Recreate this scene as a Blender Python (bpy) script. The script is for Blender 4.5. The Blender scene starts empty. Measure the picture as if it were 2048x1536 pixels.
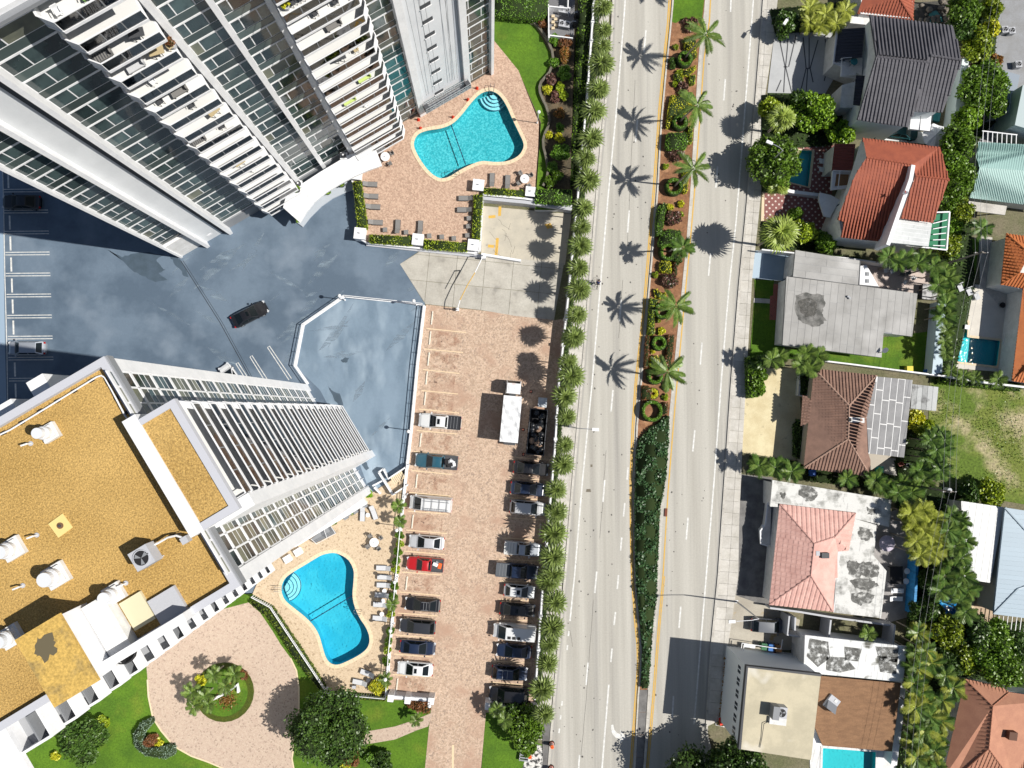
import bpy, bmesh, math, random
import numpy as np
from mathutils import Vector, Matrix, Euler
# ---------------------------------------------------------------- camera, light
S = bpy.context.scene
R_ = math.radians
IMG_W, IMG_H, FPX, CAM_H = 2048.0, 1536.0, 1421.0, 96.7
NADIR = (981.0, 818.0)
d_ = Vector((NADIR[0] - 1024.0, -(NADIR[1] - 768.0), -FPX)).normalized()
CAM_Q = d_.rotation_difference(Vector((0, 0, -1)))
CAM_R = CAM_Q.to_matrix()
cam = bpy.data.cameras.new('camera')
camo = bpy.data.objects.new('camera', cam)
S.collection.objects.link(camo)
camo.location = (0, 0, CAM_H)
camo.rotation_mode = 'QUATERNION'
camo.rotation_quaternion = CAM_Q
cam.sensor_width = 36.0
cam.sensor_fit = 'HORIZONTAL'
cam.lens = 36.0 * FPX / IMG_W
cam.clip_start = 0.5
cam.clip_end = 3000
S.camera = camo
SUN_EL, SUN_AZ = 48.0, 97.6
w = bpy.data.worlds.new('World'); S.world = w; w.use_nodes = True
nt = w.node_tree; nt.nodes.clear()
sk = nt.nodes.new('ShaderNodeTexSky'); sk.sky_type = 'NISHITA'; sk.sun_disc = False
sk.sun_elevation = R_(SUN_EL); sk.sun_rotation = R_(SUN_AZ)
bg = nt.nodes.new('ShaderNodeBackground'); bg.inputs['Strength'].default_value = 0.052
wo = nt.nodes.new('ShaderNodeOutputWorld')
nt.links.new(sk.outputs[0], bg.inputs[0]); nt.links.new(bg.outputs[0], wo.inputs[0])
sun = bpy.data.lights.new('sun', 'SUN'); sun.energy = 5.0; sun.angle = R_(0.5); sun.color = (1.0, 0.955, 0.88)
suno = bpy.data.objects.new('sun', sun); S.collection.objects.link(suno)
ts = Vector((math.sin(R_(SUN_AZ)) * math.cos(R_(SUN_EL)), math.cos(R_(SUN_AZ)) * math.cos(R_(SUN_EL)), math.sin(R_(SUN_EL))))
suno.rotation_mode = 'QUATERNION'; suno.rotation_quaternion = ts.to_track_quat('Z', 'Y')
suno.location = (60, 0, 80)
S.view_settings.view_transform = 'Standard'; S.view_settings.look = 'None'
S.view_settings.exposure = 0.33; S.view_settings.gamma = 1.0
S.view_settings.use_curve_mapping = False
try:
 S.cycles.max_bounces = 6; S.cycles.transparent_max_bounces = 12
 S.cycles.caustics_reflective = False; S.cycles.caustics_refractive = False
except Exception: pass
COL = S.collection
rnd = random.Random(7)
rng = np.random.default_rng(7)
def P(px, py, z=0.0):
 "photo pixel -> the point where its sight line meets height z"
 d = CAM_R @ Vector((px - 1024.0, -(py - 768.0), -FPX))
 t = (z - CAM_H) / d.z
 return Vector((d.x * t, d.y * t, z))
def P2(px, py, z=0.0):
 p = P(px, py, z); return (p.x, p.y)
def PP(pts, z=0.0): return [P2(a, b, z) for a, b in pts]
PXM = CAM_H / FPX          # metres per photo pixel on the ground
# ---------------------------------------------------------------- materials
MATS = {}
def node_mat(name):
 m = bpy.data.materials.new(name); m.use_nodes = True
 nt = m.node_tree; b = nt.nodes['Principled BSDF']
 return m, nt, b
def coords(nt, scale=(1, 1, 1), rot=0.0):
 tc = nt.nodes.new('ShaderNodeTexCoord'); mp = nt.nodes.new('ShaderNodeMapping')
 mp.inputs['Scale'].default_value = scale; mp.inputs['Rotation'].default_value = (0, 0, rot)
 nt.links.new(tc.outputs['Object'], mp.inputs['Vector']); return mp.outputs['Vector']
def noise(nt, vec, scale, detail=4, rough=0.6):
 n = nt.nodes.new('ShaderNodeTexNoise'); n.inputs['Scale'].default_value = scale
 n.inputs['Detail'].default_value = detail; n.inputs['Roughness'].default_value = rough
 nt.links.new(vec, n.inputs['Vector']); return n.outputs['Fac']
def ramp(nt, fac, lo, hi):
 r = nt.nodes.new('ShaderNodeMapRange'); r.inputs['From Min'].default_value = lo; r.inputs['From Max'].default_value = hi
 r.clamp = True; nt.links.new(fac, r.inputs['Value']); return r.outputs['Result']
def mix(nt, fac, a, b):
 m = nt.nodes.new('ShaderNodeMix'); m.data_type = 'RGBA'
 for sock, v in ((m.inputs[0], fac), (m.inputs[6], a), (m.inputs[7], b)):
  if isinstance(v, (int, float)): sock.default_value = v
  elif isinstance(v, tuple): sock.default_value = (*v, 1.0)[:4]
  else: nt.links.new(v, sock)
 return m.outputs[2]
def bump(nt, b, h, strength, dist=0.05):
 n = nt.nodes.new('ShaderNodeBump'); n.inputs['Strength'].default_value = strength; n.inputs['Distance'].default_value = dist
 nt.links.new(h, n.inputs['Height']); nt.links.new(n.outputs[0], b.inputs['Normal'])
def M(name, c, c2=None, scale=1.0, lo=0.35, hi=0.65, rough=0.8, fine=0.0, fscale=12.0, bmp=0.0, metal=0.0,
      coat=0.0, c3=None, scale3=0.3, lo3=0.5, hi3=0.7, stretch=(1, 1, 1), rot=0.0, objvar=0.0, spec=0.3, detail=4):
 if name in MATS: return MATS[name]
 m, nt, b = node_mat(name)
 b.inputs['Roughness'].default_value = rough; b.inputs['Metallic'].default_value = metal
 b.inputs['Specular IOR Level'].default_value = spec
 if coat: b.inputs['Coat Weight'].default_value = coat; b.inputs['Coat Roughness'].default_value = 0.05
 if c2 is None and not fine and not objvar:
  b.inputs['Base Color'].default_value = (*c, 1)
 else:
  v = coords(nt, stretch, rot)
  col = c
  if c2 is not None: col = mix(nt, ramp(nt, noise(nt, v, scale, detail), lo, hi), c, c2)
  if c3 is not None: col = mix(nt, ramp(nt, noise(nt, v, scale3, 3), lo3, hi3), col, c3)
  if fine or objvar:
   val = nt.nodes.new('ShaderNodeHueSaturation')
   if isinstance(col, tuple): val.inputs['Color'].default_value = (*col, 1)
   else: nt.links.new(col, val.inputs['Color'])
   if fine:
    n = noise(nt, coords(nt), fscale, 3, 0.8)
    r = nt.nodes.new('ShaderNodeMapRange'); r.inputs['From Min'].default_value = .33; r.inputs['From Max'].default_value = .67
    r.inputs['To Min'].default_value = 1 - fine; r.inputs['To Max'].default_value = 1 + fine
    nt.links.new(n, r.inputs['Value']); out = r.outputs[0]
   else: out = None
   if objvar:
    oi = nt.nodes.new('ShaderNodeObjectInfo'); r2 = nt.nodes.new('ShaderNodeMapRange')
    r2.inputs['To Min'].default_value = 1 - objvar; r2.inputs['To Max'].default_value = 1 + objvar
    nt.links.new(oi.outputs['Random'], r2.inputs['Value'])
    if out is None: out = r2.outputs[0]
    else:
     mm = nt.nodes.new('ShaderNodeMath'); mm.operation = 'MULTIPLY'
     nt.links.new(out, mm.inputs[0]); nt.links.new(r2.outputs[0], mm.inputs[1]); out = mm.outputs[0]
   nt.links.new(out, val.inputs['Value']); col = val.outputs[0]
  if isinstance(col, tuple): b.inputs['Base Color'].default_value = (*col, 1)
  else: nt.links.new(col, b.inputs['Base Color'])
 if bmp: bump(nt, b, noise(nt, coords(nt), fscale, 3, .8), bmp, 0.05)
 MATS[name] = m; return m
def foliage(name, c, c2, trans=0.14, objvar=0.2, scale=1.6):
 if name in MATS: return MATS[name]
 m = M(name, c, c2, scale=scale, lo=.38, hi=.62, rough=.42, fine=.4, fscale=7, objvar=objvar, spec=.5)
 nt = m.node_tree; b = nt.nodes['Principled BSDF']; out = nt.nodes['Material Output']
 t = nt.nodes.new('ShaderNodeBsdfTranslucent'); ms = nt.nodes.new('ShaderNodeMixShader'); ms.inputs[0].default_value = trans
 src = b.inputs['Base Color'].links[0].from_socket
 nt.links.new(src, t.inputs['Color']); nt.links.new(b.outputs[0], ms.inputs[1]); nt.links.new(t.outputs[0], ms.inputs[2])
 nt.links.new(ms.outputs[0], out.inputs['Surface'])
 MATS[name] = m; return m
def glass_mat(name, tint, refl=0.12, rough=0.03):
 if name in MATS: return MATS[name]
 m = bpy.data.materials.new(name); m.use_nodes = True; nt = m.node_tree; nt.nodes.clear()
 o = nt.nodes.new('ShaderNodeOutputMaterial'); t = nt.nodes.new('ShaderNodeBsdfTransparent'); g = nt.nodes.new('ShaderNodeBsdfGlossy')
 t.inputs[0].default_value = (*tint, 1); g.inputs['Roughness'].default_value = rough
 fr = nt.nodes.new('ShaderNodeFresnel'); fr.inputs[0].default_value = 1.45
 ad = nt.nodes.new('ShaderNodeMath'); ad.operation = 'ADD'; ad.inputs[1].default_value = refl; ad.use_clamp = True
 nt.links.new(fr.outputs[0], ad.inputs[0])
 ms = nt.nodes.new('ShaderNodeMixShader'); nt.links.new(ad.outputs[0], ms.inputs[0])
 nt.links.new(t.outputs[0], ms.inputs[1]); nt.links.new(g.outputs[0], ms.inputs[2]); nt.links.new(ms.outputs[0], o.inputs[0])
 MATS[name] = m; return m,
def paver_mat(name, cols, mortar, bw=0.22, bh=0.11, rot=0.0, patch=None):
 m, nt, b = node_mat(name); v = coords(nt, (1, 1, 1), rot)
 br = nt.nodes.new('ShaderNodeTexBrick'); nt.links.new(v, br.inputs['Vector'])
 br.inputs['Scale'].default_value = 1.0; br.inputs['Brick Width'].default_value = bw; br.inputs['Row Height'].default_value = bh
 br.inputs['Mortar Size'].default_value = 0.008; br.inputs['Mortar'].default_value = (*mortar, 1)
 br.inputs['Color1'].default_value = (0, 0, 0, 1); br.inputs['Color2'].default_value = (1, 1, 1, 1); br.inputs['Bias'].default_value = 0.0
 # colour of single pavers from a cell noise
 vo = nt.nodes.new('ShaderNodeTexVoronoi'); vo.inputs['Scale'].default_value = 5.5; nt.links.new(v, vo.inputs['Vector'])
 sp = nt.nodes.new('ShaderNodeSeparateColor'); nt.links.new(vo.outputs['Color'], sp.inputs[0])
 c = mix(nt, ramp(nt, sp.outputs[0], .1, .9), cols[0], cols[1])
 c = mix(nt, ramp(nt, noise(nt, v, 5.0, 3, .8), .5, .75), c, cols[2])
 c = mix(nt, ramp(nt, sp.outputs[1], .9, .94), c, cols[3])
 if patch: c = mix(nt, ramp(nt, noise(nt, v, .22, 3), .5, .68), c, patch)
 mm = nt.nodes.new('ShaderNodeMix'); mm.data_type = 'RGBA'
 nt.links.new(br.outputs['Fac'], mm.inputs[0]); nt.links.new(c, mm.inputs[6]); mm.inputs[7].default_value = (*mortar, 1)
 nt.links.new(mm.outputs[2], b.inputs['Base Color']); b.inputs['Roughness'].default_value = .85
 MATS[name] = m; return m
white = M('white_paint', (.74, .745, .76), (.66, .67, .69), scale=.5, rough=.55, fine=.04, fscale=3)
white2 = M('white_plaster', (.70, .70, .70), (.58, .58, .57), scale=.8, rough=.8, fine=.07, fscale=4)
white_road = M('road_paint_white', (.70, .70, .68), (.5, .5, .48), scale=2.5, rough=.7, fine=.12)
yellow_road = M('road_paint_yellow', (.62, .36, .04), (.5, .33, .1), scale=2.5, rough=.7, fine=.1)
lightgrey = M('light_grey_paint', (.42, .43, .46), rough=.6, fine=.05)
midgrey = M('mid_grey', (.22, .23, .245), rough=.6, fine=.06)
darkgrey = M('dark_grey', (.06, .063, .07), rough=.6, fine=.1)
black = M('black_rubber', (.018, .018, .02), rough=.7)
metal = M('galvanised_metal', (.45, .46, .48), rough=.4, metal=.6, fine=.06)
wicker = M('grey_sling_fabric', (.19, .185, .18), rough=.8, fine=.1)
cushion = M('pale_grey_cushion', (.50, .51, .53), rough=.85, fine=.05)
gold = M('gold_gravel', (.46, .30, .10), (.30, .18, .05), scale=10, rough=.95, fine=.42, fscale=9, bmp=.9, c3=(.53, .35, .125), scale3=.07, lo3=.45, hi3=.75)
concrete_road = M('concrete_road', (.46, .445, .405), (.35, .335, .30), scale=.35, lo=.3, hi=.7, rough=.85, fine=.07, fscale=5,
                  c3=(.28, .27, .25), scale3=.28, lo3=.52, hi3=.74, stretch=(2.2, .05, 1), rot=R_(-4.6))
concrete = M('pale_concrete', (.50, .48, .44), (.39, .37, .335), scale=.5, lo=.4, hi=.65, rough=.9, fine=.12, fscale=5, c3=(.28, .27, .25), scale3=.45, lo3=.6, hi3=.75)
sidewalk_m = M('sidewalk_concrete', (.52, .50, .465), (.43, .41, .37), scale=.7, rough=.9, fine=.09, fscale=5, objvar=.09)
darkconc = M('stained_dark_concrete', (.20, .195, .19), (.115, .112, .11), scale=.6, rough=.9, fine=.12)
asphalt = M('asphalt_grey', (.12, .125, .135), (.09, .093, .1), scale=1, rough=.9, fine=.1)
deckblue = M('blue_deck_coating', (.13, .175, .23), (.085, .12, .165), scale=.11, lo=.42, hi=.58, rough=.55, fine=.04, fscale=3,
             c3=(.17, .215, .27), scale3=.16, lo3=.52, hi3=.72, detail=8)
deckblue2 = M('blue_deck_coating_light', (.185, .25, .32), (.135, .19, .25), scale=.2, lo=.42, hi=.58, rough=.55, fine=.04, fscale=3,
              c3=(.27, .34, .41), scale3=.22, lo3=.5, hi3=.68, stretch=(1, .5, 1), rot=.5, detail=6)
def stain(name, c, c2, sc=1.4, lo=.42, hi=.6, stretch=(1, 1, 1), rot=0.0, rough=.9):
 m = M(name, c, c2, scale=sc * 1.5, rough=rough, fine=.15); nt = m.node_tree
 nt.links.new(ramp(nt, noise(nt, coords(nt, stretch, rot), sc, 8, .65), lo, hi), nt.nodes['Principled BSDF'].inputs['Alpha']); return m
deckscuff = stain('pale_tyre_scuff', (.25, .32, .39), (.2, .26, .32), .8, .42, .72, (.5, 2.2, 1), R_(40))
deckwet = M('damp_stain', (.06, .085, .11), (.075, .105, .14), scale=.8, rough=.35, fine=.1)
grass = M('mown_grass', (.085, .17, .012), (.055, .12, .010), scale=.25, lo=.4, hi=.62, rough=.95, fine=.28, fscale=4, bmp=.6, c3=(.14, .19, .02), scale3=.18, lo3=.55, hi3=.75)
drygrass = M('weedy_ground', (.14, .17, .035), (.36, .31, .19), scale=.28, lo=.45, hi=.64, rough=.95, fine=.42, fscale=3.2, bmp=.8, c3=(.09, .14, .02), scale3=.13, lo3=.5, hi3=.6, detail=9)
soil = M('brown_soil', (.12, .09, .055), (.07, .06, .04), scale=.8, rough=.95, fine=.35, fscale=5)
mulch = M('red_mulch', (.27, .135, .07), (.18, .09, .048), scale=2.5, rough=.95, fine=.4, fscale=5, bmp=.6, c3=(.36, .2, .11), scale3=.5)
paver_park = paver_mat('tan_pavers', [(.58, .425, .315), (.36, .25, .175), (.55, .45, .36), (.30, .22, .17)], (.3, .235, .185), rot=R_(-6), patch=(.40, .25, .175))
paver_drive = paver_mat('blush_pavers', [(.50, .395, .31), (.43, .32, .255), (.53, .445, .36), (.32, .24, .19)], (.34, .27, .21), rot=R_(31), bw=.3, bh=.15)
paver_pool = paver_mat('pink_pool_pavers', [(.52, .365, .27), (.34, .22, .16), (.54, .41, .31), (.32, .215, .155)], (.34, .24, .175), rot=R_(45), bw=.3, bh=.3)
paver_poolb = paver_mat('sand_pool_pavers', [(.54, .425, .295), (.46, .355, .24), (.59, .49, .36), (.34, .25, .165)], (.4, .31, .22), rot=R_(45), bw=.3, bh=.3)
coping = M('cream_coping', (.66, .54, .36), (.6, .5, .36), scale=1.2, rough=.8, fine=.08)
windowglass = M('tower_window_glass', (.045, .07, .07), (.02, .028, .03), scale=.22, lo=.45, hi=.55, rough=.07, objvar=.5, spec=.9)
blindglass = M('window_with_blind', (.15, .155, .11), (.085, .09, .07), scale=.5, rough=.1, objvar=.45, spec=.6)
spandrel = M('spandrel_glass', (.055, .075, .072), rough=.12, objvar=.35, spec=.6)
railglass = glass_mat('railing_glass', (.88, .93, .92), .10)[0]
carglass = M('car_glass', (.006, .009, .010), rough=.08, spec=.45)
redplastic = M('orange_red_plastic', (.55, .035, .012), rough=.5)
orange = M('safety_orange', (.75, .13, .03), rough=.5)
wood = M('brown_wood', (.25, .14, .07), rough=.8, fine=.2)
chrome = M('polished_steel', (.6, .6, .62), rough=.2, metal=1.0)
ltmembrane = M('grey_roof_membrane', (.36, .355, .345), (.27, .265, .255), scale=.22, lo=.38, hi=.65, rough=.9, fine=.07, objvar=.05, c3=(.46, .455, .445), scale3=.15, lo3=.5, hi3=.7)
seam = M('roof_seam_tar', (.10, .10, .10), rough=.9)
weathered = M('weathered_white_roof', (.60, .60, .58), (.10, .10, .09), scale=.36, lo=.52, hi=.66, rough=.9, fine=.1, c3=(.33, .33, .31), scale3=.8, lo3=.52, hi3=.7, detail=7)
creamroof = M('cream_flat_roof', (.50, .45, .33), (.42, .38, .28), scale=.4, lo=.4, hi=.6, rough=.9, fine=.06, c3=(.64, .62, .57), scale3=.14, lo3=.54, hi3=.66)
shingle = M('brown_shingle', (.255, .145, .08), (.195, .11, .062), scale=.8, rough=.95, fine=.16, fscale=6, stretch=(1, 3, 1))
tile_dark = M('charcoal_roof_tile', (.10, .098, .112), (.078, .076, .088), scale=1.0, rough=.7, fine=.08)
tile_red = M('red_roof_tile', (.31, .085, .045), (.245, .066, .038), scale=1.0, rough=.7, fine=.15)
tile_orange = M('orange_roof_tile', (.47, .15, .045), (.38, .115, .035), scale=1.0, rough=.7, fine=.12)
tile_brown = M('brown_roof_tile', (.235, .14, .105), (.175, .105, .08), scale=1.0, rough=.8, fine=.15)
tile_pink = M('pink_roof_tile', (.62, .38, .33), (.52, .30, .26), scale=.8, rough=.8, fine=.12)
tile_salmon = M('salmon_roof_tile', (.42, .205, .13), (.36, .17, .11), scale=.8, rough=.8, fine=.12)
tile_maroon = M('maroon_roof_tile', (.17, .045, .035), rough=.7, fine=.15)
metal_mint = M('mint_metal_roof', (.33, .50, .47), rough=.5, fine=.04)
metal_blue = M('blue_metal_roof', (.25, .33, .40), rough=.5, fine=.05, objvar=.04)
metal_white = M('white_metal_roof', (.60, .61, .61), rough=.5, fine=.04, objvar=.04)
beach = M('yellowed_concrete', (.62, .55, .36), (.52, .44, .27), scale=.5, rough=.9, fine=.1, c3=(.35, .3, .2), scale3=.9, lo3=.62, hi3=.75)
brickred = paver_mat('red_brick_path', [(.30, .07, .05), (.24, .06, .045), (.34, .1, .07), (.15, .05, .04)], (.3, .2, .17), rot=R_(-4))
poolfloor_a = M('aqua_plaster_ripple_light', (.045, .42, .47), (.15, .62, .65), scale=4.2, lo=.42, hi=.62, rough=.8, fine=.1, detail=2)  # paler mottling paints the sparkle of rippled water into the floor colour
poolfloor_b = M('pool_plaster_blue', (.035, .45, .62), (.075, .56, .70), scale=.25, lo=.4, hi=.6, rough=.8, fine=.03)
poolfloor_c = M('pool_plaster_teal', (.05, .56, .56), rough=.8, fine=.05)
poolfloor_d = M('pool_plaster_deep_blue', (.015, .22, .52), (.2, .5, .75), scale=2.5, lo=.55, hi=.65, rough=.8)
def water_mat():
 m = bpy.data.materials.new('pool_water'); m.use_nodes = True; nt = m.node_tree; nt.nodes.clear()
 o = nt.nodes.new('ShaderNodeOutputMaterial'); t = nt.nodes.new('ShaderNodeBsdfTransparent'); g = nt.nodes.new('ShaderNodeBsdfGlossy')
 t.inputs[0].default_value = (.72, .93, .97, 1); g.inputs['Roughness'].default_value = .05
 fr = nt.nodes.new('ShaderNodeFresnel'); fr.inputs[0].default_value = 1.33
 bp = nt.nodes.new('ShaderNodeBump'); bp.inputs['Strength'].default_value = .6; bp.inputs['Distance'].default_value = .08
 nt.links.new(noise(nt, coords(nt), 3.2, 2, .5), bp.inputs['Height'])
 nt.links.new(bp.outputs[0], g.inputs['Normal']); nt.links.new(bp.outputs[0], fr.inputs['Normal'])
 ms = nt.nodes.new('ShaderNodeMixShader'); nt.links.new(fr.outputs[0], ms.inputs[0])
 nt.links.new(t.outputs[0], ms.inputs[1]); nt.links.new(g.outputs[0], ms.inputs[2]); nt.links.new(ms.outputs[0], o.inputs[0])
 return m
water = water_mat()
def dotted_mat():
 m, nt, b = node_mat('maroon_patio_tile'); v = coords(nt, (1, 1, 1), R_(41))
 ch = nt.nodes.new('ShaderNodeTexVoronoi'); ch.inputs['Scale'].default_value = 1.55; ch.inputs['Randomness'].default_value = 0.0
 nt.links.new(v, ch.inputs['Vector'])
 c = mix(nt, ramp(nt, ch.outputs['Distance'], .20, .215), (.60, .52, .47), (.215, .085, .075))
 nt.links.new(c, b.inputs['Base Color']); b.inputs['Roughness'].default_value = .8
 return m
dotted = dotted_mat()
F_palm = foliage('palm_leaf', (.06, .12, .014), (.15, .22, .04))
F_thatch = foliage('thatch_palm_leaf', (.055, .10, .015), (.19, .25, .06))
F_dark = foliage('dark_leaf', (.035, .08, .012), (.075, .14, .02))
F_mid = foliage('green_leaf', (.10, .19, .012), (.15, .27, .02))
F_bright = foliage('bright_leaf', (.23, .38, .02), (.14, .26, .016))
F_hedge = foliage('hedge_leaf', (.33, .40, .02), (.18, .27, .015), scale=3)
F_yellow = foliage('yellow_leaf', (.62, .58, .03), (.36, .40, .02), scale=3)
F_green2 = foliage('clipped_green_leaf', (.10, .22, .015), (.15, .29, .03), scale=3)
F_cover = foliage('groundcover_leaf', (.04, .10, .035), (.075, .16, .055), scale=2)
F_purple = foliage('burgundy_leaf', (.10, .035, .035), (.24, .13, .09), scale=4)
F_rust = foliage('rust_leaf', (.24, .09, .035), (.14, .075, .03), scale=4)
F_orange = foliage('croton_leaf', (.34, .13, .04), (.20, .15, .03), scale=4)
F_teal = foliage('grey_green_leaf', (.22, .30, .22), (.16, .24, .17), scale=5)
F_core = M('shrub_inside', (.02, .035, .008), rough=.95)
trunk_m = M('palm_trunk', (.33, .29, .24), (.22, .19, .155), scale=3, rough=.9, fine=.15)
bark = M('tree_bark', (.13, .10, .075), rough=.95, fine=.2)
# ---------------------------------------------------------------- mesh building
O_ = (0, 0, 0)
class MB:
 def __init__(s): s.v = []; s.f = []; s.m = []; s.mi = 0
 def mat(s, i): s.mi = i; return s
 def add(s, vs, fs):
  o = len(s.v); s.v += [tuple(x) for x in vs]; s.f += [tuple(i + o for i in f) for f in fs]; s.m += [s.mi] * len(fs); return s
 def box(s, x0, x1, y0, y1, z0, z1):
  return s.add([(x0, y0, z0), (x1, y0, z0), (x1, y1, z0), (x0, y1, z0), (x0, y0, z1), (x1, y0, z1), (x1, y1, z1), (x0, y1, z1)],
                     [(0, 3, 2, 1), (4, 5, 6, 7), (0, 1, 5, 4), (1, 2, 6, 5), (2, 3, 7, 6), (3, 0, 4, 7)])
 def obox(s, c, half, ang=0, tilt=None):
  m = Matrix.Rotation(ang, 3, 'Z')
  if tilt is not None: m = m @ Matrix.Rotation(tilt, 3, 'Y')
  vs = [Vector(c) + m @ Vector((a * half[0], b * half[1], k * half[2])) for k in (-1, 1) for a, b in ((-1, -1), (1, -1), (1, 1), (-1, 1))]
  return s.add(vs, [(0, 3, 2, 1), (4, 5, 6, 7), (0, 1, 5, 4), (1, 2, 6, 5), (2, 3, 7, 6), (3, 0, 4, 7)])
 def prism(s, pts, z0, z1, cap=True):
  a = sum(pts[i][0] * pts[(i + 1) % len(pts)][1] - pts[(i + 1) % len(pts)][0] * pts[i][1] for i in range(len(pts)))
  if a < 0: pts = pts[::-1]
  n = len(pts); f = [(i, (i + 1) % n, n + (i + 1) % n, n + i) for i in range(n)]
  if cap: f.append(tuple(range(n, 2 * n)))
  f.append(tuple(range(n - 1, -1, -1)))
  return s.add([(x, y, z0) for x, y in pts] + [(x, y, z1) for x, y in pts], f)
 def flat(s, pts, z):
  a = sum(pts[i][0] * pts[(i + 1) % len(pts)][1] - pts[(i + 1) % len(pts)][0] * pts[i][1] for i in range(len(pts)))
  if a < 0: pts = pts[::-1]
  return s.add([(x, y, z) for x, y in pts], [tuple(range(len(pts)))])
 def tube(s, p0, p1, r0, r1=None, n=6, cap=True):
  p0, p1 = Vector(p0), Vector(p1); r1 = r0 if r1 is None else r1
  d = (p1 - p0);
  if d.length < 1e-6: return s
  d.normalize(); a = d.orthogonal().normalized(); b = d.cross(a)
  vs = [p + (a * math.cos(t) + b * math.sin(t)) * r for p, r in ((p0, r0), (p1, r1)) for t in [2 * math.pi * i / n for i in range(n)]]
  f = [(i, (i + 1) % n, n + (i + 1) % n, n + i) for i in range(n)]
  if cap: f += [tuple(range(n - 1, -1, -1)), tuple(range(n, 2 * n))]
  return s.add(vs, f)
 def path(s, pts, r, n=6):
  for a, b in zip(pts, pts[1:]): s.tube(a, b, r, n=n)
  return s
 def ball(s, c, r, n=10, m=6, sz=1.0):
  vs = []; f = []
  for j in range(m + 1):
   t = math.pi * j / m
   for i in range(n):
    vs.append((c[0] + r * math.sin(t) * math.cos(2 * math.pi * i / n), c[1] + r * math.sin(t) * math.sin(2 * math.pi * i / n), c[2] + r * sz * math.cos(t)))
  for j in range(m):
   for i in range(n): f.append((j * n + i, (j + 1) * n + i, (j + 1) * n + (i + 1) % n, j * n + (i + 1) % n))
  return s.add(vs, f)
 def ribbon(s, pts, wd, z0, z1):
  "wall or strip of width wd along a 2D path"
  L = []; Rr = []
  for i, p in enumerate(pts):
   a = Vector(pts[max(i - 1, 0)]); b = Vector(pts[min(i + 1, len(pts) - 1)]); t = (b - a).normalized(); nn = Vector((-t.y, t.x)) * wd / 2
   L.append((p[0] + nn.x, p[1] + nn.y)); Rr.append((p[0] - nn.x, p[1] - nn.y))
  n = len(pts); vs = [(x, y, z1) for x, y in L] + [(x, y, z1) for x, y in Rr]; f = [(i, n + i, n + i + 1, i + 1) for i in range(n - 1)]
  if z0 is not None and z1 - z0 > .002:
   vs += [(x, y, z0) for x, y in L] + [(x, y, z0) for x, y in Rr]
   f += [(i, i + 1, 2 * n + i + 1, 2 * n + i) for i in range(n - 1)] + [(n + i + 1, n + i, 3 * n + i, 3 * n + i + 1) for i in range(n - 1)]
   f += [(0, 2 * n, 3 * n, n), (n - 1, 2 * n - 1, 4 * n - 1, 3 * n - 1)]
  return s.add(vs, f)
 def mesh(s, name, mats, origin=(0, 0, 0), smooth=False):
  me = bpy.data.meshes.new(name); o = Vector(origin)
  me.from_pydata([(x - o.x, y - o.y, z - o.z) for x, y, z in s.v], [], s.f)
  for m in (mats if isinstance(mats, (list, tuple)) else [mats]): me.materials.append(m)
  me.polygons.foreach_set('material_index', s.m)
  if smooth: me.polygons.foreach_set('use_smooth', [True] * len(me.polygons))
  me.update(); return me
def link(name, data, parent=None, loc=None, rz=None):
 o = bpy.data.objects.new(name, data); COL.objects.link(o)
 if parent is not None: o.parent = parent
 if loc is not None: o.location = loc
 if rz is not None: o.rotation_euler = (0, 0, rz)
 return o
def tag(o, label=None, cat=None, group=None, kind=None):
 if label: o['label'] = label
 if cat: o['category'] = cat
 if group: o['group'] = group
 if kind: o['kind'] = kind
 return o
def thing(name, label, cat, loc=(0, 0, 0), rz=0.0, group=None):
 o = link(name, None, None, loc, rz); o.empty_display_size = .3
 return tag(o, label, cat, group)
def part(name, mb, mats, parent, origin=None, smooth=False, kind=None, label=None):
 if origin is None: origin = tuple(parent.location) if parent is not None and parent.parent is None and abs(parent.rotation_euler[2]) < 1e-9 else (0, 0, 0)
 o = link(name, mb.mesh(name, mats, origin, smooth), parent)
 if kind: o['kind'] = kind
 if label: o['label'] = label
 return o
def lone(name, mb, mats, label, cat, group=None, smooth=False, origin=None):
 "a thing that is one mesh; origin at its base"
 if origin is None:
  xs = [v[0] for v in mb.v]; ys = [v[1] for v in mb.v]; zs = [v[2] for v in mb.v]
  origin = ((min(xs) + max(xs)) / 2, (min(ys) + max(ys)) / 2, min(zs))
 o = link(name, mb.mesh(name, mats, origin, smooth), None, origin)
 return tag(o, label, cat, group)
def struct(name, mb, mats): return tag(link(name, mb.mesh(name, mats)), kind='structure')
def copy_tree(o, parent=None, loc=None, rz=None, label=None, scale=None, kids={}):
 c = o.copy(); COL.objects.link(c); c.parent = parent
 if loc is not None: c.location = loc
 if rz is not None: c.rotation_euler = (0, 0, rz)
 if label: c['label'] = label
 if scale: c.scale = scale if not isinstance(scale, (int, float)) else (scale,) * 3
 for ch in list(o.children): copy_tree(ch, c)
 return c
def sheet(name, pts, z, mat):
 return struct(name, MB().flat(PP(pts, z), z), mat)
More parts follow.
